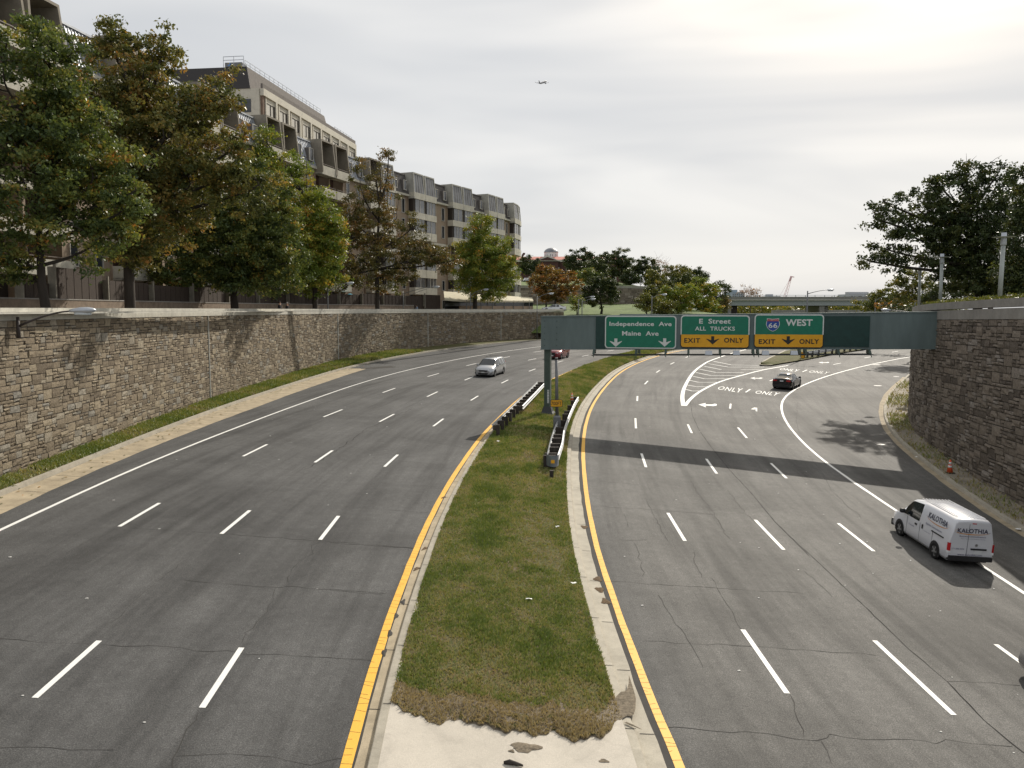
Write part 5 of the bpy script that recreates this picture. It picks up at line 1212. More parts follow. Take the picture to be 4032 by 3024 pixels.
def cargo_van(label, M):
    t = thing('cargo_van', label, 'van', M=M); P = carpaint('white_van_paint', (.62,.63,.67), .3, 0)
    st = [(2.36,.30,.62,.70,.66,.62,.5),(2.28,.22,.80,.88,.80,.76,.62),(2.0,.20,.93,1.00,.85,.81,.70),(1.72,.20,1.00,1.07,.86,.83,.74,.02),(1.30,.20,1.04,1.40,.865,.84,.71),(.92,.20,1.05,1.72,.865,.845,.69),(.80,.20,1.05,1.76,.865,.845,.69),(-.02,.20,1.06,1.84,.865,.845,.70),(-.12,.20,1.06,1.85,.865,.845,.70),(-1.2,.20,1.06,1.86,.865,.845,.70),(-2.2,.22,1.06,1.84,.865,.84,.69),(-2.34,.26,1.04,1.80,.85,.83,.67),(-2.37,.30,1.02,1.74,.83,.81,.66)]
    loft_body(t, st, ['hood']*3+['ws','wsg','cab0','cab1','pillar','side','side','side','side'], P)
    steel = plain('grey_steel_wheel', (.30,.30,.30), .5, .4)
    for x in (1.48,-1.44):
        for y in (1,-1): wheel(t, x, y, .325, rimc=steel, sidew=.87)
    for y in (.87,-.87): mirror(t, 1.18, y, 1.17, M_['black_trim'])
    # rear bumper, lights, doors
    b = MB(); b.box(-2.43,-2.25,-.83,.83,.28,.46); b.build('rear_bumper', M_['black_trim'], t)
    b = MB(); b.box(2.22,2.40,-.80,.80,.24,.52); b.build('front_bumper', M_['black_trim'], t)
    for s in (1,-1):
        b = MB(); b.smooth = True; b.loft([[(-2.39,s*.785,z),(-2.39,s*.86,z),(-2.30,s*.878,z)] for z in (.64,.80,.95)], False, False); b.build('tail_light', M_['redlamp'], t)
        b = MB(); b.loft([[(-2.396,s*.77,z),(-2.396,s*.861,z),(-2.30,s*.884,z)] for z in (.55,.64)], False, False); b.build('reverse_light', M_['headlamp'], t)
        b = MB(); b.loft([[(2.33,s*.45,.72),(2.30,s*.45,.84)],[(2.1,s*.80,.78),(2.02,s*.78,.93)]], False, False); b.build('headlight', M_['headlamp'], t)
        b = MB(); b.box(.12,.26,s*.862-.02,s*.862+.02,.86,.93); b.build('door_handle', M_['black_trim'], t)
        b = MB(); b.box(-.36,-.30,s*.862-.02,s*.862+.02,.86,1.03); b.build('door_handle', M_['black_trim'], t)
        b = MB(); b.box(-1.95,-1.05,s*.864-.014,s*.864+.014,.98,1.02); b.build('door_track', M_['black_trim'], t)
    X = -2.375
    seam = plain('door_seam', (.12,.12,.13), .8)
    b = MB(); b.box(X-.012,X,.155,.165,.46,1.70); b.build('door_seam', seam, t)
    for s in (1,-1):
        b = MB()
        for x in (-.14, .92): b.box(x-.006,x+.006,s*.868-.006,s*.868+.004,.3,1.04)
        b.box(-1.15,-1.14,s*.868-.006,s*.868+.004,.5,1.04); b.build('door_seam', seam, t)
    slab(t, 'number_plate', M_['plate'], [(-.42,.70),(-.10,.70),(-.10,.56),(-.42,.56)], 'x', X-.012, -.01)
    b = MB(); b.box(X-.03,X,-.58,.02,.71,.77); b.build('door_handle', M_['black_trim'], t)
    b = MB(); b.box(X+.0,X+.09,-.10,.06,1.705,1.74); b.build('brake_light', M_['redlamp'], t)
    b = MB(); b.tube([(X-.02,-.18,.90),(X-.005,-.18,.90)], .05, 16); b.build('badge', M_['rim'], t)
    # lettering: rear then both sides
    ink = plain('dark_blue_lettering', (.035,.035,.07), .5); ora = plain('orange_swoosh', (.60,.24,.03), .5); ink2 = plain('small_print', (.17,.17,.25), .6)
    # side surface follows the body: belt (z 1.06, y .845) up to roof edge (z ~1.78, y .70)
    def on_rear(u, z): return Vector((X-.016, -u, z))
    def on_side(s):
        def f(u, z):
            y = .8675 if z < 1.06 else .845+.012-(z-1.06)/(1.78-1.06)*.155+.010
            if z < .95: y = .875
            return Vector((u, s*y, z))
        return f
    def words(f, s_, u0, u1, z0, z1, m, nm_, bold=.01, flip=1):
        v, fa = text_mesh(s_, bold, 1.05); b = MB(); b.add([f(u0+(u1-u0)*a, z0+(z1-z0)*c) for a, c in v], fa); b.build(nm_, m, t)
    def swoosh(f, u0, u1, z0, dz):
        b = MB(); n = 24; vs = []
        for i in range(n+1):
            a = math.pi*.80+math.pi*1.12*i/n; cx = (u0+u1)/2; rx = (u1-u0)/2; wd = .008+.022*math.sin(math.pi*i/n)
            for q in (1, 1-wd/dz): vs.append(f(cx+rx*math.cos(a)*(1 if q == 1 else .995), z0+dz*math.sin(a)*q))
        b.add(vs, [(2*i,2*i+1,2*i+3,2*i+2) for i in range(n)]); b.build('swoosh', ora, t)
        b = MB(); b.add([f(u0+(u1-u0)*(.9+.1*i/4), z0-dz*.45+dz*.3*i/4+j*.008) for i in range(5) for j in (0,1)], [(2*i,2*i+1,2*i+3,2*i+2) for i in range(4)]); b.build('swoosh', ink2, t)
    words(on_rear, 'KALOTHIA', -.60, .56, 1.36, 1.53, ink, 'lettering', .02); swoosh(on_rear, -.70, .66, 1.42, .13)
    b = MB(); b.add([on_rear(u, z)+Vector((-.002,0,0)) for u, z in ((-.245,1.43),(-.13,1.47),(-.13,1.485),(-.245,1.445))], [(0,1,2,3)]); b.build('lettering', ink, t)
    words(on_rear, 'Business Communications', -.50, .50, 1.20, 1.255, ink2, 'lettering', .02); words(on_rear, 'Voice Systems & Network Cabling', -.44, .48, 1.11, 1.15, ink2, 'lettering', .0)
    words(on_rear, '571-206-4494', -.74, -.27, .70, .76, ink2, 'lettering', .015); words(on_rear, 'www.kalothia.com', -.50, .44, .39+.09, .46+.09, ink2, 'lettering', .01)
    for s in (1, -1):
        f = on_side(s); a, c = (-.55, -1.98) if s == 1 else (-1.98, -.55)
        fl = f
        words(fl, 'KALOTHIA', a, c, 1.40, 1.62, ink, 'lettering', .02)
        swoosh(fl, min(a,c)-.12, max(a,c)+.12, 1.46, .17)
        words(fl, 'Business Communications', *(( -.55,-1.75) if s == 1 else (-1.75,-.55)), 1.12, 1.20, ink2, 'lettering', .015)
        words(fl, 'Voice Data Cabling', *((-.5,-1.0) if s == 1 else (-1.0,-.5)), .80, .86, ink2, 'lettering', 0); words(fl, '571-206-4494', *((.75,.3) if s == 1 else (.3,.75)), .72, .78, ink2, 'lettering', .01)
    b = MB()
    for i in range(9): b.box(-2.15,.55,-.52+i*.13-.012,-.52+i*.13+.012,1.868,1.892)
    b.build('roof_ribs', P, t)
    b = MB(); b.box(-2.2,2.1,-.74,.74,.18,.42); b.build('underbody', M_['black_trim'], t)
    return t
def h_line(line, y): return math.atan(line.slope(y, 3))
def place(fn, label, q, line, rev, dx, dy, **k):
    """q = ground pixel of a wheel; (dx, dy) = that wheel's local position"""
    p = G(*q); h = h_line(line, p.y)+(math.pi if rev else 0)
    f = Vector((math.sin(h), math.cos(h))); l = Vector((-math.cos(h), math.sin(h)))
    c = Vector((p.x, p.y))-f*dx-l*dy
    return fn(label, on_road(c.x, c.y, h), **k)
place(minivan, 'silver minivan with a roof rack driving towards the camera in the left road', (1948.5,1483), YL, True, 1.58, .95)
place(suv, 'dark red SUV half hidden behind the green gantry column', (2210,1415), YL, True, 1.4, .9)
p = G(3049.8,1528); q_ = G(3121,1533); h = math.atan2(.18+.36, 1) ; 
h = R(31); c = (Vector((p.x,p.y))+Vector((q_.x,q_.y)))/2; f = Vector((math.sin(h), math.cos(h))); c = c+f*1.38
sedan('black sedan driving away beside the white edge line in the right road', on_road(c.x, c.y, h), (.006,.007,.010), name='sedan')
a = G(3675,2199); p = G(3540,2097); h = R(0); f = Vector((math.sin(h), math.cos(h))); l = Vector((-math.cos(h), math.sin(h))); c = Vector((a.x,a.y))+f*1.41-l*.84
cargo_van('white delivery van with dark KALOTHIA lettering crossing the white edge line', on_road(c.x, c.y, h) @ Matrix.Scale(.965, 4))
c = Vector((14.05, 18.7)); t = sedan('grey car only just entering at the right edge of the picture', on_road(c.x, c.y, 0), (.22,.22,.225), 'car', 'car')
# cars parked on the hill and behind the wall
def parked(q, Y, z, h, col, label, name='parked_car'):
    a = at(q[0], q[1], Y); M = Matrix.Translation((a.x, Y, z)) @ Matrix.Rotation(h, 4, 'Z'); return sedan(label, M, col, 'car', name)
parked((2180,1219), 158, 8.5, R(180), (.62,.63,.64), 'white parked car glimpsed between tree trunks above the end of the left wall', 'parked_car')
# ================================================================== big apartment building
M_['tan'] = mat('tan_brick_wall', (.29,.225,.165), .9, .12, .5, .2, bscale=14); M_['panel'] = concrete('cream_concrete_panel', (.50,.475,.40), .8, .18)
M_['hood'] = concrete('grey_brown_concrete_hood', (.235,.21,.17), 1.2, .2); M_['hoodpale'] = concrete('pale_grey_concrete_frame', (.36,.35,.31), 1.2, .2); M_['zinc'] = mat('pale_standing_seam_metal', (.36,.38,.41), .5, .3, 1.0, .1, .5, .5, sc=(1,1,.35))
M_['zincdark'] = mat('dark_standing_seam_metal', (.115,.105,.10), .6, .2, 1.5); M_['bglass'] = glassmat('building_glass', (.02,.022,.025)); M_['bglass2'] = glassmat('grey_blind_glass', (.07,.072,.075), .1)
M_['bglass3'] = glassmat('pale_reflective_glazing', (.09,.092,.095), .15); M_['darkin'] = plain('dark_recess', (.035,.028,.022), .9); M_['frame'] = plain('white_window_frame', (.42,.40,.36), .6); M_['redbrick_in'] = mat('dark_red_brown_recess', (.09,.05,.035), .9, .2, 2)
M_['rail'] = plain('balcony_rail', (.16,.13,.11), .6)
fpts = [(-40,20),(-36.5,40),(-33.4,62.6),(-31.2,80),(-28.6,95),(-25.6,108),(-21.7,121),(-17.2,133.2),(-11.9,146),(-6.4,157.5),(-2.0,168),(.6,178),(.2,186)]
class FPath:
    def __init__(s, P):
        d = catmull(P, 12); s.P = np.array(d); l = [0]
        for a, b_ in zip(s.P, s.P[1:]): l.append(l[-1]+math.dist(a, b_))
        s.l = np.array(l); s.L = l[-1]
    def at(s, t): return np.interp(t, s.l, s.P[:,0]), np.interp(t, s.l, s.P[:,1])
fp_ = FPath(fpts)
s0 = min(range(4000), key=lambda i: abs(fp_.at(i*.05)[1]-95))*.05
PAIR, GAPW = 7.8, 5.9; PER = PAIR+GAPW
apt = thing('apartment_building', 'long curved tan apartment building with balconies and metal mansard storey behind the left trees', 'building', (-30, 100, PLAT)); Ai = Matrix.Translation(-apt.location)
def frameM(sa, sb):
    a, c = fp_.at(sa), fp_.at(sb); dx, dy = c[0]-a[0], c[1]-a[1]; L_ = math.hypot(dx, dy); dx /= L_; dy /= L_
    # local x along facade, local y = into the building, z rel. to eye level
    M = Matrix(((dx, -dy, 0, a[0]), (dy, dx, 0, a[1]), (0, 0, 1, EYE), (0, 0, 0, 1))); return M, L_
LV = [(2.4,3.5),(5.1,6.4),(8.1,9.3),(11.2,12.5),(14.5,15.5),(17.6,18.6)]; TOP = 21.6
WIN = []; BALC = []          # (priority, name, MB, material)
PARTS = {}
class Parts:
    """collects boxes; every sub-mesh becomes its own part"""
    def __init__(s, name, m): s.name = name; s.m = m; PARTS.setdefault(name, []); s.cur = None; s.pr = 0
    def start(s, pr): s.cur = MB(); PARTS[s.name].append((pr, s.cur, s.m))
    def box(s, *a): s.cur.box(*a)
    def add(s, *a): s.cur.add(*a)
wallb = Parts('wall_section', 'tan'); zb_ = Parts('metal_mansard', 'zinc'); zd = Parts('metal_mansard', 'zincdark'); zw = Parts('dormer_frame', 'zincdark'); hoodb = Parts('balcony_hood', 'hood'); fins = Parts('bay_fin', 'hood'); panb = Parts('spandrel_panel', 'panel'); darkb = Parts('dark_recess', 'darkin'); recb = Parts('balcony_back_wall', 'redbrick_in'); bandb = Parts('string_course', 'panel')
def window(M, x0, x1, z0, z1, y, pr, m='bglass', mull=1, fr=True):
    b = MB(); b.box(x0, x1, y-.02, y+.03, z0, z1, M)
    fb = MB()
    if fr:
        e = .09
        for q in ((x0-e,x1+e,z0-e,z0),(x0-e,x1+e,z1,z1+e),(x0-e,x0,z0,z1),(x1,x1+e,z0,z1)): fb.box(q[0],q[1],y-.09,y+.02,q[2],q[3],M)
    for k in range(1, mull+1):
        xx = x0+(x1-x0)*k/(mull+1); fb.box(xx-.06,xx+.06,y-.07,y-.02,z0,z1,M)
    WIN.append((pr, b, fb, m, 'frame'))
def open_balcony(M, w, z0, z1, pr, top=False):
    """open balcony storey: parapet z0..z0+1.1, opening up to z1"""
    b = MB()
    fo = -1.25
    b.box(.12, w-.12, fo, fo+.15, z0, z0+1.1, M); b.box(.12, .27, fo+.15, 0, z0, z0+1.1, M); b.box(w-.27, w-.12, fo+.15, 0, z0, z0+1.1, M); b.box(.12, w-.12, fo+.15, 0, z0, z0+.15, M)
    rb = MB(); rb.box(.2, w-.2, fo+.05, fo+.1, z0+1.28, z0+1.34, M)
    BALC.append((pr, b, rb))
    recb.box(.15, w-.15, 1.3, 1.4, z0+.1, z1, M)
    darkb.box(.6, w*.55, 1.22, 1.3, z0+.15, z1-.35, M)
def pair_module(sa, kindpair, pr):
    for h in (0, 1):
        a = sa+h*PAIR/2; M, w = frameM(a, a+PAIR/2); glazed = kindpair[h]
        # cross walls
        wallb.start(pr); fins.start(pr)
        for x in (0, w-.14): wallb.box(x, x+.14, -.2, 1.5, -1.05, 18.3, M)
        for i, (p0, p1) in enumerate(LV):
            nxt = LV[i+1][0] if i+1 < len(LV) else TOP-.5
            panb.start(pr+i*.1); darkb.start(pr+i*.1)
            if not glazed and i != 2: recb.start(pr+i*.1)
            if i == 2: # recessed storey above: columns and glass
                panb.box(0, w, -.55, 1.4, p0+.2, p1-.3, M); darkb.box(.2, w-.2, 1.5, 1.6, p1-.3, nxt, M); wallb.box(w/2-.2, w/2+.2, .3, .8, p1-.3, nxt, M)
                window(M, .5, w*.42, p1-.2, nxt-.2, 1.45, pr-2, 'bglass2', 0, False); continue
            if i < 5:
                if glazed:
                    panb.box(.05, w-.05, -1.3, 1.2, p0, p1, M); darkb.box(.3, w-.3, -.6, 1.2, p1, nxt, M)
                    window(M, .75, w-.2, p1, nxt, -1.1, pr+(3 if i > 2 else 0), 'bglass2', 2 if (i+h) % 2 else 1, False)
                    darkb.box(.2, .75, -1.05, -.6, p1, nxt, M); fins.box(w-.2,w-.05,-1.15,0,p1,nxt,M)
                else:
                    open_balcony(M, w, p0, nxt, pr+(2 if i > 2 else 0))
            else:
                # mansard storey bay / balcony hood: leaning front with tapered side walls
                zt = TOP+.15; fb_, ft = -1.35, -1.0
                hb = MB(); zi = zt-.22; wl = .21
                fo_ = [(.03,p0),(.30,zt),(w-.30,zt),(w-.03,p0)]; fi_ = [(.03+wl,p0),(.30+wl,zi),(w-.30-wl,zi),(w-.03-wl,p0)]
                yf = lambda z: fb_+(ft-fb_)*(z-p0)/(zt-p0)
                vs_ = [(x, yf(z), z) for x, z in fo_+fi_]+[(x, 2.2, z) for x, z in fo_+fi_]
                fs_ = []
                for k_ in range(3): fs_ += [(k_,k_+1,k_+5,k_+4),(k_+8,k_+12,k_+13,k_+9),(k_,k_+8,k_+9,k_+1),(k_+4,k_+5,k_+13,k_+12)]
                fs_ += [(0,4,12,8),(3,11,15,7)]
                hb.add([M @ Vector(q) for q in vs_], fs_); PARTS['balcony_hood'].append((pr+5, hb, 'hoodpale' if glazed else 'hood'))
                if glazed:
                    panb.box(.05, w-.05, -1.32, 1.2, p0, p1, M)
                    b = MB(); b.add([M @ Vector(q) for q in ((.26,fb_+.12,p1),(w-.26,fb_+.12,p1),(w-.50,ft+.08,zt-.22),(.50,ft+.08,zt-.22))], [(0,1,2,3)])
                    fb = MB()
                    for k in (1,2,3):
                        x0 = .26+(w-.52)*k/4; x1 = .50+(w-1.0)*k/4
                        fb.add([M @ Vector(q) for q in ((x0-.11,fb_+.06,p1),(x0+.11,fb_+.06,p1),(x1+.09,ft+.02,zt-.22),(x1-.09,ft+.02,zt-.22))], [(0,1,2,3)])
                    WIN.append((pr+6, b, fb, 'bglass3', 'zincdark'))
                else:
                    open_balcony(M, w, p0-.3, zt-.3, pr+6, True)
        # ground floor
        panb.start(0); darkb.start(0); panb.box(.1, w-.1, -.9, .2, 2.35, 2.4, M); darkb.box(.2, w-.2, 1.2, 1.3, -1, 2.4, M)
def gap_module(sa, sb, pr, light):
    M, w = frameM(sa, sb)
    for q in (wallb, darkb, bandb): q.start(pr)
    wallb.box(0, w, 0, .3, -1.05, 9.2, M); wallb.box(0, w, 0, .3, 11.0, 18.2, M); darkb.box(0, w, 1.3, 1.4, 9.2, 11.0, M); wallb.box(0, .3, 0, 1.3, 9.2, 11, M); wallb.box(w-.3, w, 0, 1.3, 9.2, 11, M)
    for z0, z1, i in ((.1,1.5,0),(3.3,4.9,1),(6.1,7.8,2),(12.3,14.3,3),(15.3,17.4,4)):
        for fx_ in (.24, .76): window(M, w*fx_-.42, w*fx_+.42, z0, z1, -.02, pr+(2 if i > 2 else 0), 'bglass', 0)
    bandb.box(-.1, w+.1, -.35, .35, 8.9, 9.35, M); bandb.box(-.1, w+.1, -.25, .35, 10.9, 11.25, M)
    # standing-seam mansard
    zt = TOP-.35; m = zb_ if light else zd; p0 = 18.2; m.start(pr)
    m.add([M @ Vector(q) for q in ((-.1,-.35,p0),(w+.1,-.35,p0),(w+.1,.45,zt),(-.1,.45,zt),(-.1,3,zt),(w+.1,3,zt))], [(0,1,2,3),(3,2,5,4)])
    n = int(w/.42)
    for k in range(n+1):
        x = k*w/n; m.add([M @ Vector(q) for q in ((x-.02,-.42,p0),(x+.02,-.42,p0),(x+.02,.38,zt),(x-.02,.38,zt),(x-.02,-.3,p0),(x+.02,-.3,p0),(x+.02,.5,zt),(x-.02,.5,zt))], [(0,1,2,3),(0,3,7,4),(1,5,6,2)])
    bandb.box(-.1, w+.1, -.5, .3, p0-.3, p0, M); m.box(-.1, w+.1, .3, 2.2, zt, zt+.16, M)
    for fx_ in (.24,.76):
        x = w*fx_; zw.start(pr); zw.box(x-.52, x+.52, -.42, .6, 18.7, 20.3, M); window(M, x-.42, x+.42, 18.8, 20.2, -.44, pr+6, 'bglass', 0)
k0 = -4; npair = 0; s = s0+k0*PER
idx = k0
while s < fp_.L-2:
    glazed = (idx >= 2)
    kp = (glazed, glazed)
    if idx == 2: kp = (False, True)
    if s >= 0:
        if s+PAIR < fp_.L: pair_module(s, kp, 10-abs(idx-3))
        if s+PER < fp_.L+1: gap_module(s+PAIR, min(s+PER, fp_.L-.2), 10-abs(idx-3), idx < 2)
    s += PER; idx += 1
# main volume behind the facade
outer = [fp_.at(t) for t in np.linspace(0, fp_.L, 50)]; inner = []
for i, (x, y) in enumerate(outer):
    a = outer[max(i-1,0)]; c = outer[min(i+1,49)]; dx, dy = c[0]-a[0], c[1]-a[1]; l = math.hypot(dx, dy); inner.append((x-dy/l*9, y+dx/l*9)); outer[i] = (x-dy/l*1.62, y+dx/l*1.62)
b = MB(); vs = []
for (x, y), (X, Y) in zip(outer, inner): vs += [(x,y,PLAT-.1),(x,y,EYE+20.9),(X,Y,EYE+20.9),(X,Y,PLAT-.1)]
b.add(vs, [(i*4+j, i*4+(j+1)%4, i*4+4+(j+1)%4, i*4+4+j) for i in range(49) for j in range(4)]+[(3,2,1,0),tuple(range(196,200))]); b.build('main_volume', M_['tan'], apt, Ai)
def ranked(items, most, build_one, build_rest):
    items.sort(key=lambda t: -t[0])
    for it in items[:most]: build_one(it)
    if items[most:]: build_rest(items[most:])
def w1(it):
    o = it[1].build('window', M_[it[3]], apt, Ai)
    if it[2].v: it[2].build('frame', M_[it[4]], o)
def wr(its):
    for m in ('bglass','bglass2','bglass3'):
        b = MB()
        for it in its:
            if it[3] == m: b.add(it[1].v, it[1].f)
        if b.v: b.build('window', M_[m], apt, Ai)['kind'] = 'stuff'
    b = MB()
    for it in its: b.add(it[2].v, it[2].f)
    b.build('window_frames', M_['frame'], apt, Ai)['kind'] = 'stuff'
ranked(WIN, 98, w1, wr)
def b1(it):
    o = it[1].build('balcony', M_['panel'], apt, Ai); it[2].build('handrail', M_['rail'], o)
def br_(its):
    b = MB(); r_ = MB()
    for it in its: b.add(it[1].v, it[1].f); r_.add(it[2].v, it[2].f)
    o = b.build('balcony', M_['panel'], apt, Ai); o['kind'] = 'stuff'; r_.build('handrail', M_['rail'], o)
ranked(BALC, 90, b1, br_)
for n_, items in PARTS.items():
    items = [it for it in items if it[1].v]; items.sort(key=lambda t: -t[0])
    for it in items[:98]: it[1].build(n_, M_[it[2]], apt, Ai)
    for m in {it[2] for it in items[98:]}:
        b = MB()
        for it in items[98:]:
            if it[2] == m: b.add(it[1].v, it[1].f)
        b.build(n_, M_[m], apt, Ai)['kind'] = 'stuff'
# awning of the entrance at the far end
aw = thing('awning', 'cream fabric awning on slim posts at the far end of the apartment building', 'awning', (-4, 128, PLAT)); Wi = Matrix.Translation(-aw.location)
p = 0 and [at(1747,1146,124), at(1757,1174,119), at(1838,1178,118), at(1890,1172,122), at(2099,1185,146), at(2100,1174,149), at(1990,1160,156), at(1840,1150,128)]
b = MB(); fr = [at(1750,1176,130), at(1838,1183,133), at(2100,1184,150)]; bk = [at(1747,1147,140), at(1850,1154,143), at(2096,1172,156)]
b.add(fr+bk, [(0,1,4,3),(1,2,5,4)]); lo = [v-Vector((0,0,.28)) for v in fr]; b.add(fr+lo, [(0,1,4,3),(1,2,5,4)]); b.build('canopy', mat('cream_awning_fabric', (.50,.46,.34), .85, .08, 1), aw, Wi)
for q, Y in ((1837,133),(1894,136.6),(1939,139.5),(1986,142.6),(2023,145),(2060,147.4),(2084,149)):
    a = at(q, 1182, Y); b = MB(); b.tube([(a.x,Y,PLAT),(a.x,Y,a.z)], .07, 8); b.build('post', M_['polegrey'], aw, Wi)
lw = [at(1812,1200,133.5), at(1890,1200,137), at(2099,1200,150.6)]; b = MB()
for a, c in zip(lw, lw[1:]):
    d = (c-a).normalized(); n_ = Vector((-d.y, d.x, 0))*.3; za = EYE+.55
    b.hexa([Vector((v.x,v.y,PLAT-.3)) for v in (a, c, c+n_, a+n_)]+[Vector((v.x,v.y,za)) for v in (a, c, c+n_, a+n_)])
tag(b.build('low_wall', M_['tan']), 'low tan wall under the cream awning', 'wall')
b = MB()
for a, c in zip(bk, bk[1:]): 
    d = Vector((.6,1.6,0)); b.add([Vector((v.x,v.y,z))+d*.2 for v, z in ((a,PLAT),(c,PLAT),(c,EYE+2.2),(a,EYE+2.2))], [(0,1,2,3)])
b.build('dark_glazing', M_['bglass'], aw, Wi)

# ================================================================== taller block behind
M_['blind'] = plain('pale_window_blind', (.44,.42,.37), .5)
M_['cream'] = concrete('cream_render', (.56,.53,.45), .5, .08); M_['mans'] = mat('brown_grey_mansard_tiles', (.13,.115,.105), .85, .2, 2.2, .6, bscale=18)
ca = at(1031.5,348,124); cb = at(1396.8,565,165.5)
Ht = 33.0; ax = Vector((cb.x-ca.x, cb.y-ca.y)); Lt = ax.length; ax.normalize()
# local x along the receding face, local y into the block
Mt = Matrix(((ax.x, -ax.y, 0, ca.x), (ax.y, ax.x, 0, ca.y), (0,0,1,EYE), (0,0,0,1))); ztop_ = ca.z-EYE
tw = thing('tower_block', 'tall cream block with brown mansard roof and rooftop railings rising behind the apartment building', 'building', (ca.x, ca.y, PLAT)); Wt = Matrix.Translation(-tw.location)
b = MB(); b.box(0, Lt, .35, 20, -1, ztop_-.01, Mt); b.build('core', M_['cream'], tw, Wt)
bays = 9; brn = mat('brown_brick_pier', (.20,.14,.105), .9, .2, 2); bw_ = Lt/bays
for i in range(bays):
    x = i*bw_
    b = MB(); b.box(x+.1, x+.75, -.05, .35, 8, ztop_-1.0, Mt); b.build('brown_pier', brn, tw, Wt)
    bp_ = MB(); bp_.box(x+.75, x+1.0, -.22, .35, 8, ztop_-1.3, Mt)
    bp_.box(x+1.0, x+bw_-.45, -.02, .35, 8, ztop_-1.0, Mt); bp_.box(x+bw_-.45, x+bw_+.1, -.30, .35, 8, ztop_-1.0, Mt); bp_.build('cream_panel', M_['cream'], tw, Wt)
    for z in (ztop_-3.6, ztop_-7.1, ztop_-10.6, ztop_-14.1):
        wb = MB(); x0, x1 = x+1.15, x+bw_-.5; wb.box(x0, x1, -.05, -.03, z, z+1.75, Mt); o = wb.build('window', M_['blind'], tw, Wt)
        fb = MB(); fb.box((x0+x1)/2-.08,(x0+x1)/2+.08,-.12,-.05,z,z+1.75,Mt); fb.box(x1-.6,x1,-.09,-.05,z,z+1.75,Mt); fb.build('dark_reveal', M_['darkin'], o)
        fb = MB(); fb.box(x0-.05,x1+.05,-.1,-.04,z+1.75,z+1.87,Mt); fb.build('lintel', M_['darkin'], o)
b = MB(); b.box(-.1, Lt+.1, -.3, .3, ztop_-1.0, ztop_, Mt); b.build('cornice', M_['cream'], tw, Wt)
# near end face
for z in (ztop_-3.4, ztop_-6.9, ztop_-10.4):
    for k in range(4):
        wb = MB(); wb.box(-.36, -.30, 1.6+k*4.4, 5.4+k*4.4, z, z+1.9, Mt); o = wb.build('window', M_['bglass'], tw, Wt); fb = MB(); fb.box(-.42,-.36,3.2+k*4.4,3.35+k*4.4,z,z+1.9,Mt); fb.build('mullion', M_['frame'], o)
b = MB(); b.box(-.32, 0, .35, 20, -1, ztop_-.02, Mt); b.build('end_wall', M_['cream'], tw, Wt)
# mansard
m0 = Lt*.72; b = MB(); z0 = ztop_+.0; z1 = ztop_+3.1
b.hexa([Mt @ Vector(q) for q in ((-.25,1.6,z0),(m0+2,1.6,z0),(m0+2,19,z0),(-.25,19,z0),(-.1,2.1,z1),(m0+.9,2.1,z1),(m0+.9,18,z1),(-.1,18,z1))]); b.build('mansard', M_['mans'], tw, Wt)
b = MB(); b.hexa([Mt @ Vector(q) for q in ((-.45,1.6,z0),(-.27,1.6,z0),(-.27,19,z0),(-.45,19,z0),(-.3,2.1,z1),(-.12,2.1,z1),(-.12,18,z1),(-.3,18,z1))]); b.build('end_shade_panel', plain('painted_end_shade', (.035,.033,.034), .7), tw, Wt)  # near-black panel paints shade onto the unlit end of the mansard
b = MB()
b.box(-.1, Lt, -.15, .15, ztop_, ztop_+.7, Mt); b.build('parapet', M_['mans'], tw, Wt)
def railing(b, x0, x1, y, z, h, st):
    n = max(1, int((x1-x0)/st))
    for k in range(n+1): b.box(x0+(x1-x0)*k/n-.03, x0+(x1-x0)*k/n+.03, y-.03, y+.03, z, z+h, Mt)
    for zz in (z+h*.55, z+h): b.box(x0, x1, y-.03, y+.03, zz-.03, zz+.03, Mt)
b = MB(); railing(b, 0, m0, 2.5, z1, 1.0, 1.6); railing(b, m0+2, Lt, .6, ztop_+.3, 1.1, 1.4)
b.build('roof_railing', M_['lampgrey'], tw, Wt)
b = MB(); b.box(-.4,1.2,2.8,5.4,z1,z1+.62,Mt); b.build('rooftop_plant', M_['polegrey'], tw, Wt)
c = Mt @ Vector((-.42,4.7,z1+.33)); b = MB(); b.tube([c, c+Vector((-.05,-.08,0))], .26, 18); b.build('fan_disc', plain('blue_fan_disc', (.06,.20,.5), .5), tw, Wt)
b = MB()
for y_ in (2.5,4.0,5.6): b.box(-.45,-.38,y_-.04,y_+.04,z1,z1+1.45,Mt)
for zz in (z1+.95,z1+1.45): b.box(-.45,-.38,2.5,5.6,zz-.04,zz+.04,Mt)
b.build('roof_cage', M_['lampgrey'], tw, Wt)

# ================================================================== domed building on the hill
M_['redbrick'] = mat('dark_red_brick', (.085,.042,.036), .9, .2, .8); M_['redroof'] = mat('faded_red_roof', (.50,.20,.16), .8, .08, .3)
M_['ivory'] = plain('ivory_trim', (.55,.53,.48), .7)
Y = 330.0; L0 = at(1990,1100,Y); L1 = at(2478,1100,Y); ze = at(0,1031,Y).z; zr = at(0,1008,Y).z; zg = 18.5
db = thing('domed_building', 'distant red-roofed brick building with a white cupola and grey dome on the hill', 'building', (L0.x, Y, zg)); Di = Matrix.Translation(-db.location)
b = MB(); b.box(L0.x, L1.x, Y, Y+18, zg-2, ze); b.build('walls', M_['redbrick'], db, Di)
b = MB(); b.box(L0.x-.5, L1.x+.5, Y-.6, Y+18.6, ze, ze+.8); b.build('cornice', M_['ivory'], db, Di)
b = MB(); b.prism([(-.8,ze+.8),(18.8,ze+.8),(14,zr),(4,zr)], L0.x-.6, L1.x-2.5, Matrix(((0,1,0,0),(1,0,0,Y),(0,0,1,0),(0,0,0,1)))); b.build('roof', M_['redroof'], db, Di)
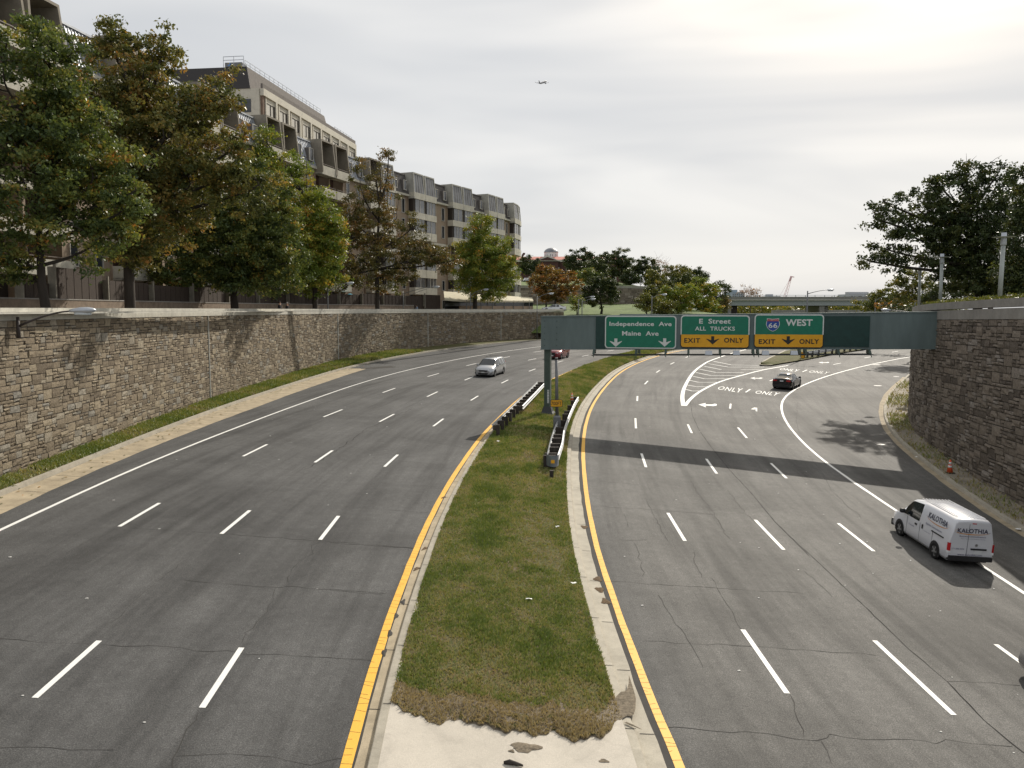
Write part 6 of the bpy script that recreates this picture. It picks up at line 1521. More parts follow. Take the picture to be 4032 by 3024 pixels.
for k in range(13):
    x = L0.x+2+k*(L1.x-L0.x-4)/12
    for z in (zg+1.5, zg+5): b = MB(); b.box(x-.6,x+.6,Y-.06,Y+.05,z,z+2.0); b.build('window', M_['frame'], db, Di)
pc_ = at(2156,1040,Y-4); pw_ = 5.0; zp = at(0,1007,Y).z
b = MB(); b.box(pc_.x-4.2, pc_.x+4.2, Y-3, Y, zg-1, ze+.3); b.build('entrance_bay', M_['redbrick'], db, Di)
b = MB(); b.prism([(pc_.x-5,ze+.1),(pc_.x+5,ze+.1),(pc_.x,zp)], Y-3.6, Y+4); b.build('pediment', M_['ivory'], db, Di); b = MB(); b.prism([(pc_.x-3.9,ze+.35),(pc_.x+3.9,ze+.35),(pc_.x,zp-.7)], Y-3.75, Y-3.5); b.build('gable_brick', M_['redbrick'], db, Di)
dc = at(2170,1000,Y+6); zc0 = at(0,1009,Y).z-.5; zc1 = at(0,990,Y).z; zd_ = at(0,971,Y).z; rr_ = 2.8
b = MB(); k = 8; b.tube([(dc.x,Y+6,zc0),(dc.x,Y+6,zc1)], rr_, 8); b.build('cupola', plain('white_cupola', (.66,.66,.66), .6), db, Di)
for k in range(8):
    a = math.pi/8+2*math.pi*k/8+math.pi/8-math.pi/2; c = Vector((dc.x+rr_*.93*math.cos(a), Y+6+rr_*.93*math.sin(a), 0)); t_ = Vector((-math.sin(a), math.cos(a), 0)); n_ = Vector((math.cos(a), math.sin(a), 0))*.07
    zm = (zc0+zc1)/2+.2; b = MB(); b.add([c+n_+t_*u+Vector((0,0,v)) for u, v in [(-.5,zm-.7),(.5,zm-.7)]+[(.5*math.cos(q), zm-.1+.5*math.sin(q)) for q in [i*math.pi/6 for i in range(7)]]], [tuple(range(9))]); b.build('arched_opening', M_['darkin'], db, Di)
b = MB(); b.smooth = False; rings = [[(dc.x+r_*math.cos(2*math.pi*i/16), Y+6+r_*math.sin(2*math.pi*i/16), zc1+h_) for i in range(16)] for r_, h_ in ((rr_*1.06,0),(rr_*.98,.5),(rr_*.80,1.1),(rr_*.5,1.6),(.1,zd_-zc1))]; b.loft(rings); b.build('dome', mat('grey_lead_dome', (.20,.21,.23), .45, .3, .5, 0, .3), db, Di)
a = at(2309,1010,Y); c = at(2324,986,Y); b = MB(); b.box(a.x, c.x, Y+5, Y+6.5, ze, c.z); b.build('chimney', M_['redbrick'], db, Di)
a = at(2057,1020,Y); b = MB(); b.smooth = True; b.tube([(a.x,Y+2,ze+1),(a.x+.2,Y+2,ze+2.8),(a.x+.5,Y+2,ze+3.3),(a.x+1.1,Y+2,ze+3.2)], .45, 8); b.build('vent_cowl', M_['redbrick'], db, Di)
for i, (q, Yc, col, hh, lab) in enumerate([((2041,1104), 286, (.6,.6,.6), R(80), 'white vehicle at the left of the small parked row below the domed building'), ((2072,1104), 286, (.5,.52,.54), R(100), 'silver car in the middle of the small parked row below the domed building'), ((2094,1104), 286, (.02,.022,.025), R(95), 'black car at the right of the small parked row below the domed building')]):
    parked(q, Yc, hill_h(at(*q, Yc).x, Yc)+.05, hh, col, lab)

# ================================================================== overpass, far low bridge, crane, far buildings
Y = 262.0
def ov(qx, qy, d=0): return at(qx, qy, Y+d)
ovp = thing('overpass', 'distant grey highway overpass with steel girder and concrete pier beyond the gantry', 'bridge', (ov(3100,1240).x, Y, 3.5)); Oi = Matrix.Translation(-ovp.location)
M_['ovc'] = concrete('bridge_concrete', (.24,.235,.22), .3, .15); M_['girder'] = plain('grey_bridge_girder', (.30,.33,.335), .6)
def ovbox(q0, q1, y0, y1, d0, d1, m, n_):
    a, c = ov(q0, y1), ov(q1, y1); A, Cc = ov(q0, y0), ov(q1, y0-2 if False else y0); b = MB()
    b.hexa([Vector((a.x,Y+d0,a.z)),Vector((c.x,Y+d0,c.z)),Vector((c.x,Y+d1,c.z)),Vector((a.x,Y+d1,a.z)),Vector((A.x,Y+d0,A.z)),Vector((Cc.x,Y+d0,Cc.z)),Vector((Cc.x,Y+d1,Cc.z)),Vector((A.x,Y+d1,A.z))]); return b.build(n_, m, ovp, Oi)
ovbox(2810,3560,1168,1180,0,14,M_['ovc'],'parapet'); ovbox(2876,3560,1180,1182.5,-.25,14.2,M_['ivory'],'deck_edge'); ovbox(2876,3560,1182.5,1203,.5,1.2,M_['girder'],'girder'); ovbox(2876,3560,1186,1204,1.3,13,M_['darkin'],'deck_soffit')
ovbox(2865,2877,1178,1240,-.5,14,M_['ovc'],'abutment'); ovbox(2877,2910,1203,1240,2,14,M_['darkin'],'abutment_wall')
ovbox(3231,3251,1198,1240,1,3,M_['ovc'],'pier'); ovbox(3233,3275,1201,1240,3,14,M_['ovc'],'pier_wall')
for k in range(19):
    q = 2830+k*38; b = MB(); a = ov(q,1168); b.box(a.x-.08,a.x+.08,Y+.1,Y+.3,a.z-.1,a.z+.5); b.build('rail_post', M_['lampgrey'], ovp, Oi)
a, c = ov(2830,1163), ov(3540,1163); b = MB(); b.box(a.x, c.x, Y+.12, Y+.28, a.z-.02, a.z+.1); b.build('handrail', M_['lampgrey'], ovp, Oi)
Y2 = 350; a, c = at(3060,1221,Y2), at(3460,1232,Y2); b = MB(); b.box(a.x, c.x, Y2, Y2+8, c.z-1, a.z); o = b.build('low_bridge', M_['ovc']); tag(o, 'far pale concrete ramp wall seen under the overpass', 'bridge')
# crane far away
Y3 = 700; a = at(3086,1185,Y3); c = at(3115,1092,Y3); cr_ = thing('crane', 'far-off haze-pale red lattice crane boom beyond the overpass', 'crane', (a.x, Y3, a.z)); Ci = Matrix.Translation(-cr_.location)
b = MB(); d = (c-a); n = 14
for e in ((-1.1,0),(1.1,0),(0,1.2)):
    b.tube([a+Vector((e[0]*1.5,e[1],0)), c+Vector((e[0]*.5,e[1],0))], .14, 4)
for i in range(n):
    s_ = 1 if i % 2 else -1; p = a+d*(i/n); q = a+d*((i+1)/n); w0 = 1.65-.11*i*.7; b.tube([p+Vector((s_*w0,0,0)), q+Vector((-s_*w0*.93,0,0))], .09, 4)
pale = plain('haze_paled_red_steel', (.75,.50,.50), .8); b.build('boom', pale, cr_, Ci)  # distance haze is painted into the boom's pale red
b = MB(); b.tube([c+Vector((-1.2,0,-3)), c+Vector((0,0,.6)), c+Vector((2.6,0,.2))], [.8,.8,.3], 6); b.tube([a+Vector((-6,0,0)), c], .08, 4); b.build('boom_head', plain('crane_head_red', (.60,.36,.38), .8), cr_, Ci)
def farb(q0, q1, y0, Yf, col, label, h2=None):
    a, c = at(q0, y0, Yf), at(q1, y0, Yf); b = MB(); b.box(a.x, c.x, Yf, Yf+20, 2, a.z); b.box(a.x+.6, (a.x+c.x)/2, Yf+3, Yf+9, a.z, a.z+1.5)
    o = b.build('office_block', mat('far_wall_'+str(q0), col, .8, .1, .05)); tag(o, label, 'building')
    w_ = MB(); n = 6
    for k in range(n): x = a.x+(c.x-a.x)*(k+.5)/n; w_.box(x-.25*(c.x-a.x)/n, x+.25*(c.x-a.x)/n, Yf-.1, Yf, a.z-3, a.z-1.2)
    w_.build('window', M_['bglass2'], o)
farb(2884,2933,1150,520,(.30,.36,.42),'distant blue-grey office block above the left end of the overpass'); farb(3024,3074,1166,640,(.36,.38,.42),'low distant grey roofline above the middle of the overpass'); farb(3345,3510,1158,560,(.42,.43,.45),'distant pale low building above the right end of the overpass')

# ================================================================== people on the promenade
def person(label, q, Y, z, cloth, hair, facing, seated=False, sc=1.0):
    a = at(q[0], q[1], Y); t = thing('person', label, 'person', (a.x, Y, z), facing)
    me = bpy.data.meshes.new('body')
    if not seated: J = [(0,0,.95,.15),(0,0,1.15,.15),(0,0,1.38,.17),(0,0,1.50,.07),(0,-.01,1.60,.085),(0,-.02,1.70,.085),(.18,0,1.40,.07),(.25,0,1.12,.05),(.24,-.1,.90,.04),(-.18,0,1.40,.07),(-.25,0,1.12,.05),(-.24,-.1,.90,.04),(.10,0,.86,.10),(.11,-.05,.48,.07),(.11,.05,.08,.05),(.11,-.12,.04,.045),(-.10,0,.86,.10),(-.11,.05,.48,.07),(-.11,.0,.08,.05),(-.11,-.16,.04,.045)]
    else: J = [(0,0,.50,.15),(0,0,.75,.15),(0,-.02,.98,.16),(0,-.03,1.10,.07),(0,-.05,1.20,.085),(0,-.06,1.30,.085),(.18,0,1.0,.07),(.24,-.1,.78,.05),(.18,-.3,.72,.04),(-.18,0,1.0,.07),(-.24,-.1,.78,.05),(-.18,-.3,.72,.04),(.10,-.1,.5,.10),(.11,-.45,.5,.07),(.11,-.45,.08,.05),(.11,-.6,.04,.045),(-.10,-.1,.5,.10),(-.11,-.45,.5,.07),(-.11,-.45,.08,.05),(-.11,-.6,.04,.045)]
    E = [(0,1),(1,2),(2,3),(3,4),(4,5),(2,6),(6,7),(7,8),(2,9),(9,10),(10,11),(0,12),(12,13),(13,14),(14,15),(0,16),(16,17),(17,18),(18,19)]
    me.from_pydata([j[:3] for j in J], E, []); o = bpy.data.objects.new('body', me); C.objects.link(o); o.parent = t
    sk = o.modifiers.new('skin', 'SKIN'); 
    for i, j in enumerate(J): me.skin_vertices[0].data[i].radius = (j[3], j[3])
    me.skin_vertices[0].data[0].use_root = True
    o.modifiers.new('sub', 'SUBSURF').levels = 1; dg = bpy.context.evaluated_depsgraph_get(); dg.update()
    m2 = bpy.data.meshes.new_from_object(o.evaluated_get(dg)); o.modifiers.clear(); o.data = m2
    m2.materials.clear(); m2.materials.append(cloth); m2.materials.append(M_['skin'])
    hz_ = J[3][2]
    for p in m2.polygons:
        p.use_smooth = True; p.material_index = 1 if p.center.z > hz_ or (abs(p.center.x) > .2 and p.center.y < -.06 and p.center.z < J[8][2]+.06) else 0
    zc = J[5][2]; yc = J[5][1]
    b = MB(); b.smooth = True; b.loft([[(r_*math.cos(k*math.pi/6), yc+.015+r_*1.1*math.sin(k*math.pi/6)+o_, zc+h_) for k in range(12)] for r_, h_, o_ in ((.088,-.06,.05),(.105,.02,.02),(.09,.085,.01),(.03,.115,.01))]); b.build('hair', hair, t)
    b = MB(); b.smooth = True; b.tube([(0,yc-.085,zc-.035),(0,yc-.115,zc-.05)], [.012,.018], 6); b.build('nose', M_['skin'], t)
    return t
blk = plain('black_coat', (.01,.01,.011), .9); hr1 = plain('dark_hair', (.02,.015,.012), .8); hr2 = plain('grey_hair', (.30,.28,.26), .8)
person('walker with dark hair in a black coat, left of the pair on the promenade', (1101,1190), 80, PLAT, blk, hr1, R(70)); person('walker with grey hair in a black coat, right of the pair on the promenade', (1131,1194), 81.5, PLAT-.07, blk, hr2, R(60))
person('seated person in a pale blue top beside the fence gap right of the sparse oak', (1642,1200), 120, PLAT+.3, plain('pale_blue_top', (.25,.33,.45), .9), hr1, R(-60), True)

# ================================================================== airliner
F_ = Vector((31.2,46,22.6)).normalized(); W_ = Vector((48.6,-28.4,-8.1)); W_ = (W_-F_*W_.dot(F_)).normalized(); U_ = W_.cross(F_)
c = at(2137,325,1958); Mp = Matrix((F_, -W_, U_)).transposed().to_4x4(); Mp.translation = c
ap = thing('airliner', 'small grey twin-engine airliner climbing in the sky', 'airplane', M=Mp); gm = plain('grey_aircraft_skin', (.16,.16,.185), .5); dk = plain('dark_engine', (.10,.10,.12), .6)
b = MB(); b.smooth = True; b.tube([(18,0,-.4),(17,0,-.2),(15,0,0),(10,0,0),(-8,0,0),(-14,0,.6),(-18,0,1.2)], [.3,1.1,1.8,1.95,1.95,1.2,.3], 16); b.build('fuselage', gm, ap)
for s in (1,-1):
    b = MB(); b.add([(4,s*1.6,-1),(-2.2,s*1.6,-1),(-4.2,s*16.5,.4),(-2.6,s*17,.5),(4,s*1.6,-1.5),(-2.2,s*1.6,-1.4),(-4.2,s*16.5,.2),(-2.6,s*17,.3)], [(0,1,2,3),(7,6,5,4),(0,3,7,4),(1,5,6,2),(3,2,6,7)]); b.build('wing', gm, ap)
    b = MB(); b.add([(-4.3,s*17,.4),(-2.7,s*17,.4),(-4.6,s*17.4,2.6),(-5.4,s*17.4,2.6)], [(0,1,2,3)]); b.build('winglet', gm, ap)
    b = MB(); b.smooth = True; b.tube([(5,s*5.6,-2.3),(4.4,s*5.6,-2.3),(1.5,s*5.6,-2.2),(.6,s*5.6,-2.2)], [1.0,1.15,1.05,.6], 12); b.build('engine', dk, ap)
    b = MB(); b.add([(-13.5,s*.6,1.1),(-16.8,s*.6,1.2),(-17.8,s*6,1.6),(-16.4,s*6.2,1.6),(-13.5,s*.6,.9),(-16.8,s*.6,1.0),(-17.8,s*6,1.4),(-16.4,s*6.2,1.4)], [(0,1,2,3),(7,6,5,4),(0,3,7,4),(1,5,6,2),(3,2,6,7)]); b.build('tailplane', gm, ap)
b = MB(); b.add([(-11.5,.12,1.6),(-16.8,.12,1.6),(-18.2,.1,7.5),(-16.2,.1,7.5),(-11.5,-.12,1.6),(-16.8,-.12,1.6),(-18.2,-.1,7.5),(-16.2,-.1,7.5)], [(0,1,2,3),(7,6,5,4),(0,3,7,4),(1,5,6,2),(3,2,6,7)]); b.build('tail_fin', gm, ap)
# ================================================================== trees
M_['bark'] = mat('dark_tree_bark', (.045,.037,.03), .95, .3, 3, .9, sc=(1,1,.25), bscale=10); M_['bark2'] = mat('grey_brown_bark', (.10,.08,.065), .95, .3, 3, .6, sc=(1,1,.3))
M_['Lgreen'] = leafmat('leaves_green_with_yellow', [(0,(0.040,0.065,0.029)),(.4,(0.087,0.124,0.040)),(.68,(0.160,0.197,0.053)),(.88,(0.291,0.262,0.065)),(.96,(0.408,0.248,0.058)),(1,(0.437,0.189,0.058))], .30, .32)
M_['Lbrown'] = leafmat('leaves_turning_brown', [(0,(0.057,0.078,0.029)),(.4,(0.122,0.137,0.043)),(.68,(0.215,0.194,0.057)),(.88,(0.316,0.215,0.065)),(1,(0.430,0.200,0.065))], .30, .28)
M_['Lyellow'] = leafmat('leaves_yellow_green', [(0,(0.074,0.115,0.019)),(.4,(0.147,0.204,0.036)),(.7,(0.261,0.295,0.049)),(.9,(0.424,0.310,0.049)),(1,(0.556,0.228,0.049))], .30, .28)
M_['Ldark'] = leafmat('leaves_dark_green', [(0,(0.026,0.042,0.018)),(.5,(0.050,0.072,0.026)),(.85,(0.094,0.110,0.033)),(1,(0.154,0.132,0.039))], .25, .25)
M_['Lorange'] = leafmat('leaves_orange', [(0,(.08,.085,.022)),(.4,(.17,.12,.035)),(.75,(.29,.145,.045)),(1,(.34,.13,.06))], .38, .3)
M_['Lolive'] = leafmat('leaves_olive', [(0,(0.055,0.070,0.022)),(.5,(0.116,0.132,0.031)),(.85,(0.202,0.194,0.044)),(1,(0.310,0.217,0.047))], .3, .3)
M_['Lpink'] = leafmat('leaves_sparse_pinkish', [(0,(.16,.10,.06)),(1,(.33,.19,.13))], .35, .2)
M_['Loak'] = leafmat('oak_leaves_russet', [(0,(0.055,0.066,0.024)),(.45,(0.127,0.121,0.039)),(.75,(0.209,0.154,0.055)),(1,(0.330,0.165,0.061))], .25, .28)
def tree(label, base, lobes, Y, leaf, size, bark='bark', trunk=.3, K=3.2, cr=.62, cat='tree', name='tree', group=None, density=1.0, fork=.35, branches=True, shell=.35, stems=1, twigs=0, flat=.6, bend=0.0):
    """lobes = (qx, qy, rx, ry[, depth offset m][, keep share]) in photo pixels at depth Y"""
    base = Vector(base); t = thing(name, label, cat, base, group=group); Ti = Matrix.Translation(-base)
    px = Y/FP; C_ = []; W_ = []; LB = []
    for lb in lobes:
        qx, qy, rx, ry = lb[:4]; dd = lb[4] if len(lb) > 4 else rng.uniform(-.35, .35)*rx*px; dens = lb[5] if len(lb) > 5 else 1
        c = at(qx, qy, Y+dd); R_ = np.array([rx*px, rx*px*.85, ry*px]); LB.append((c, R_, dens))
        vol = (R_[0]*R_[1]*R_[2])**(1/3); n = max(6, int(density*dens*5.2*(R_[0]*R_[2]+R_[0]*R_[1])/(cr*cr)*.42))
        d = rng.normal(size=(n,3)); d /= np.linalg.norm(d, axis=1)[:,None]; r = (shell+(1-shell)*rng.random(n))**.6
        r *= 1+.16*np.sin(d[:,0]*5+d[:,2]*4+qx)+.10*np.sin(d[:,2]*9+qy); P = np.array(c)+d*r[:,None]*R_
        C_.append(P); W_.append(np.full(n, dens))
    P = np.concatenate(C_); ok = P[:,2] > base.z+1.2; P = P[ok]; W = np.concatenate(W_)[ok]
    if size is None: size = .11+.0017*Y
    area = sum(math.pi*R_[0]*R_[2]*dn for _, R_, dn in LB)
    nl = int(K*3.6*area/(size*size)*1.0); per = max(8, nl//max(1, len(P)))
    idx = np.repeat(np.arange(len(P)), per); n = len(idx)
    cs = cr*rng.uniform(.6, 1.25, len(P))
    off = rng.normal(size=(n,3))*.40; off[:,2] *= flat; Q = P[idx]+off*cs[idx][:,None]
    nv = rng.normal(size=(n,3)); nv[:,2] += .6; nv /= np.linalg.norm(nv, axis=1)[:,None]
    t1 = np.cross(nv, rng.normal(size=(n,3))); t1 /= np.linalg.norm(t1, axis=1)[:,None]; t2 = np.cross(nv, t1); sz = size*rng.uniform(.55, 1.15, n)[:,None]*.62
    V = np.stack([Q-t1*sz, Q-t2*sz*.55+nv*sz*.15+t1*sz*.15, Q+t1*sz*1.05, Q+t2*sz*.55+nv*sz*.15+t1*sz*.15], 1)
    ctint = rng.random(len(P)); tint = np.clip(.38*rng.random(n)+.62*ctint[idx], 0, 1)
    o = fast_mesh('crown', V-np.array(base), tint, M_[leaf], t)
    # ---- trunk and limbs
    top = max(c.z for c, _, _ in LB); cx = sum(c.x*R_[0] for c, R_, _ in LB)/sum(R_[0] for _, R_, _ in LB); zlow = min(c.z-R_[2] for c, R_, _ in LB)
    H = top-base.z; fk = base+Vector((bend*.5, 0, max(H*fork, 1.2)))
    b = MB(); b.smooth = True; tp = Vector((base.x+(cx-base.x)*.55+bend, base.y+.3, base.z+H*.92)); mid = (fk+tp)/2+Vector((random.uniform(-.4,.4), random.uniform(-.3,.3), 0))
    b.tube([base-Vector((0,0,.4)), base+Vector((0,0,.25)), base+(fk-base)*.5+Vector((random.uniform(-.1,.1),0,0)), fk, mid, tp], [trunk*1.2, trunk*.95, trunk*.85, trunk*.75, trunk*.38, trunk*.08], 10)
    skel = [fk+(mid-fk)*s for s in (0,.5,1)]+[mid+(tp-mid)*s for s in (.5,1)]
    if branches:
        for c, R_, dn in LB:
            c = Vector(c); h = min(max((c.z-base.z)/H*.75, fork), .8); st = base+Vector((0,0,H*h)); 
            pl = [base+Vector((0,0,H*fork)), fk, mid, tp]; 
            # start on trunk polyline
            st = fk+(mid-fk)*min(1, max(0, (h-fork)/(.92-fork)*2)) if h < (.92+fork)/2 else mid+(tp-mid)*.3
            m1 = st+(c-st)*.5+Vector((random.uniform(-.12,.12), random.uniform(-.12,.12), .10))*(c-st).length*.5+Vector((0,0,-.08*(c-st).length))
            e = c+Vector((0,0,R_[2]*.35)); l = max(.5, (c-st).length); r0 = min(trunk*.42, .04+.022*l)
            pts = catmull([tuple(st), tuple(m1), tuple(c), tuple(e)], 4); k = len(pts)
            b.tube(pts, [r0*(1-.85*i/(k-1)) for i in range(k)], 7); skel += [Vector(p) for p in pts[3::2]]
        S_ = np.array([tuple(p) for p in skel]); sub = rng.permutation(len(P))[:min(len(P), 170)]
        for i in sub:
            d = np.linalg.norm(S_-P[i], axis=1)+np.maximum(0, S_[:,2]-P[i][2])*.8; j = int(np.argmin(d)); a = Vector(S_[j]); c = Vector(P[i]); l = (c-a).length
            if l < .4: continue
            m1 = a+(c-a)*.55+Vector((rng.uniform(-.1,.1), rng.uniform(-.1,.1), .1))*l; r0 = min(.012+.009*l, .07)*max(1, Y/70)**.4
            b.tube([a, m1, c], [r0, r0*.7, r0*.3], 4, False)
        for i in range(twigs):
            j = rng.integers(len(P)); c = Vector(P[j]); d = Vector(rng.normal(size=3)); d.z = abs(d.z)+.4; d.normalize(); b.tube([c, c+d*cr*1.2+Vector((0,0,.1)), c+d*cr*2.2], [.03,.02,.01], 3, False)
    b.build('trunk', M_[bark], t, Ti)
    return t
GL = 'street trees along the left promenade'
def TW(qx, off=2.2): p = pt_off(qx, off); return p[1]
def gp0(qx, Y, z=PLAT): a = at(qx, 1212, Y); return (a.x, Y, z)
tree('near broad green tree with yellow patches at the left edge of the picture', gp0(185,TW(185,2.2)), [(20,330,300,270,-1),(200,330,150,190,0),(250,520,170,190,1),(360,720,200,180,0),(90,700,260,260,-1.5),(10,980,130,120,-1),(470,840,100,110,0),(330,520,110,150,0),(150,150,110,80,0),(50,1050,75,90,0),(370,960,80,110,0),(290,820,140,90,0),(230,620,230,160,0),(520,760,60,90,0)], TW(185,2.2), 'Lgreen', .195, trunk=.28, K=3.1, cr=.62, group=GL, fork=.16, bend=-.4, density=1.15)
tree('tall broad brown-tinged tree with the thickest dark trunk, second from the left', gp0(513,TW(513,2.2)), [(470,280,150,190,0),(600,270,120,150,0),(430,160,70,80,0),(640,180,60,60,0),(470,520,240,200,1),(640,560,190,190,-1),(820,400,110,90,0),(900,360,60,90,0),(740,560,150,150,1),(900,600,110,120,0),(600,840,210,160,0),(540,1010,80,90,0),(560,760,180,130,0),(740,740,190,140,0),(900,690,110,90,0),(760,430,110,110,0),(520,400,150,120,0),(480,940,120,110,0),(1000,740,110,110,0)], TW(513,2.2), 'Lbrown', .215, trunk=.36, K=3.0, cr=.66, group=GL, fork=.38, density=1.15)
tree('dense dark green tree with a straight dark trunk, third from the left', gp0(927,TW(927,2.2)), [(830,800,210,150,0),(700,1000,170,120,0),(880,960,180,150,0),(760,900,190,140,0),(720,1090,160,50,0),(1010,820,170,130,0),(930,960,200,140,0),(1080,900,130,150,0),(980,700,100,100,0),(840,1060,120,80,0),(1040,1050,120,80,0),(1000,930,160,130,0),(960,1100,150,60,0),(1130,1030,100,100,0),(880,1080,120,60,0),(1060,1120,120,40,0),(1080,760,100,110,0)], TW(927,2.2), 'Lgreen', .24, trunk=.38, K=2.8, cr=.75, group=GL, fork=.3, density=1.1)
tree('pointed yellow-green tree, fourth from the left, beside the two walkers', gp0(1240,TW(1240,2.2)), [(1050,560,60,60,0),(1090,660,100,100,0),(1150,760,130,120,0),(1210,880,130,120,0),(1170,1010,150,120,0),(1270,1000,90,130,0),(1290,840,60,90,0),(1240,1120,60,50,0),(1110,880,130,130,0),(1200,1080,150,70,0),(1310,950,60,100,0),(1230,960,120,120,0),(1300,1080,70,60,0)], TW(1240,2.2), 'Lyellow', .25, trunk=.32, K=2.9, cr=.8, group=GL, fork=.25, density=1.1)
tree('sparse brownish oak with visible branches and a nearly bare top', gp0(1486,TW(1486,2.2)), [(1420,740,60,80,0,.85),(1500,740,70,90,0,.85),(1470,640,60,40,0,.25),(1530,610,30,25,0,.2),(1380,860,70,90,0,.85),(1470,890,110,90,0),(1560,860,70,60,0,.85),(1385,1000,110,75,0),(1540,990,120,75,0),(1650,1010,90,40,0),(1745,1030,65,42,0),(1590,1080,80,35,0),(1450,1090,120,60,0),(1340,1090,70,60,0),(1330,900,60,80,0,.8),(1620,900,60,60,0,.6),(1710,1005,70,42,0),(1785,1025,55,36,0)], TW(1486,2.2), 'Loak', .25, trunk=.34, K=2.2, cr=.85, group=GL, fork=.3, density=.75, twigs=60)
tree('round full green tree with yellowing top near the awning', gp0(1872,TW(1872,2.0)), [(1885,915,60,55,0),(1870,990,80,70,0),(1895,880,45,45,0),(1930,990,80,70,0),(1900,1070,110,70,0),(1970,1080,70,80,0),(1840,1100,60,70,0),(1950,1160,60,40,0),(1880,1150,60,40,0),(1910,1020,120,90,0),(1990,1040,50,80,0),(1830,1040,60,80,0)], TW(1872,2.0), 'Lyellow', .24, trunk=.42, K=2.7, cr=1.0, group=GL, fork=.25, density=1.1)
tree('slender small tree in front of the patio fences behind the oak', gp0(1560,TW(1560,8)), [(1555,1130,35,60,0,.8),(1545,1080,25,40,0,.6)], TW(1560,8), 'Lolive', .28, trunk=.1, K=1.4, cr=.6, density=.8)
tree('low bushy tree behind the garden wall under the thick-trunked tree', gp0(620,TW(620,8.5)), [(620,1110,70,60,0),(560,1060,60,60,0),(690,1120,60,45,0)], TW(620,8.5), 'Lolive', .19, trunk=.1, K=1.5, cr=.5, density=.8)
tree('drooping small tree hanging over the walkers by the fence', gp0(1160,TW(1160,7)), [(1160,1140,60,50,0),(1110,1130,40,40,0),(1200,1150,40,40,0)], TW(1160,7), 'Lyellow', .24, trunk=.12, K=1.6, cr=.6, density=.8)
tree('bushy tree between the dark trunk and the yellow-green tree behind the fence', gp0(1010,TW(1010,7)), [(1010,1120,60,60,0),(1060,1150,50,40,0)], TW(1010,7), 'Ldark', .22, trunk=.14, K=1.8, cr=.6, density=.8)
# right side
tree('big dark spreading oak above the right wall with open airy branches on its left', gp0(3850,74,8.9), [(3850,800,140,110,0),(3740,760,100,80,0),(3690,720,50,40,0),(3620,830,120,80,0,.8),(3490,800,85,50,0,.6),(3450,860,60,50,0,.5),(3590,930,110,70,0,.8),(3500,985,95,38,0,.9),(3430,1030,50,26,0,1),(3530,1050,60,28,0,.9),(3760,920,130,100,0),(3720,1030,120,80,0),(3880,960,140,140,0),(3900,1110,130,70,0),(3640,1030,90,35,0,.5),(3800,670,60,40,0,.7),(3960,780,110,110,0),(3800,1100,140,60,0),(3960,1140,110,60,0),(3860,900,190,150,0),(3720,850,110,80,0,.8),(3930,680,70,50,0,.7),(3850,700,100,60,0,.8),(3880,1060,150,90,0),(3780,960,160,110,0),(3560,880,100,60,0,.7)], 74, 'Ldark', .25, trunk=.40, K=2.7, cr=.72, fork=.28, density=.8, twigs=40)
tree('dark tree cut off by the right edge behind the tallest disc lamp', gp0(4090,60,8.9), [(4080,760,110,110,0),(4030,690,50,50,0,.7),(4120,900,110,120,0),(4060,1040,90,90,0),(4010,1110,70,60,0),(3990,980,60,90,0),(4080,960,120,160,0),(4040,820,90,110,0),(3985,1090,70,90,0),(4030,1140,80,50,0)], 60, 'Ldark', .22, trunk=.3, K=3.0, cr=.6, fork=.25, density=.8)
tree('olive and orange bushy tree below the dark oak, beside the third disc lamp', gp0(3620,112,8.6), [(3600,1110,75,50,0),(3540,1140,55,45,0),(3660,1150,70,45,0),(3580,1180,80,30,0),(3590,1085,50,30,0)], 112, 'Lolive', .30, trunk=.2, K=2.8, cr=.8, density=.8)
tree('dark bushy trees filling the gap under the big oak above the right wall', gp0(3900,98,8.9), [(3740,1150,110,50,0),(3860,1140,120,65,0),(3980,1120,110,90,0),(4060,1080,80,110,0),(3680,1175,60,30,0)], 98, 'Ldark', .30, trunk=.3, K=2.6, cr=.9, density=.9)
tree('orange-leaved shrub left of the third disc lamp', gp0(3560,130,7.5), [(3560,1180,60,22,0),(3500,1195,50,22,0)], 130, 'Lorange', .33, trunk=.1, K=1.6, cr=.8, density=.8, cat='shrub', name='shrub')
tree('brownish-green tree mass at the right end of the overpass', gp0(3440,200,4.5), [(3440,1170,35,30,0),(3410,1200,60,35,0),(3480,1200,60,35,0),(3530,1190,50,40,0),(3480,1165,60,40,0)], 200, 'Lolive', .42, trunk=.25, K=2.8, cr=1.2, density=.8)
tree('dark evergreen bush below the orange shrub at the right wall end', gp0(3560,105,6.8), [(3555,1220,60,25,0),(3500,1232,50,20,0)], 105, 'Ldark', .28, trunk=.12, K=2.0, cr=.7, density=.8, cat='shrub', name='shrub')
def auto(label, cx, top, base, w_, Y, leaf, K=3.0, n=8, trunk=.25, bz=None, dens=1.0, cat='tree', name='tree', g=None, tw=0):
    rnd = random.Random(int(cx*7+top)); H = base-top; hw = w_/2*1.22; top -= H*.03; lobes = []
    lobes.append((cx, top+H*.46, hw*.78, H*.38, 0, dens))
    for k in range(n):
        a = 2*math.pi*k/n+rnd.uniform(-.3,.3); rr = rnd.uniform(.5,.72); s_ = rnd.uniform(.26,.42)
        lobes.append((cx+hw*rr*math.cos(a), top+H*.45-H*.40*rr*math.sin(a)*1.0, hw*s_*1.1, H*s_*.62, rnd.uniform(-.5,.5)*hw*Y/FP, dens))
    a = at(cx, base, Y); z = bz if bz is not None else a.z
    return tree(label, (a.x, Y, z-.1), lobes, Y, leaf, .05+.00135*Y, trunk=trunk, K=K, cr=max(.7, .0046*Y), group=g, density=.6, fork=.22, cat=cat, name=name, twigs=tw)
hg = 'trees on the far hillside'
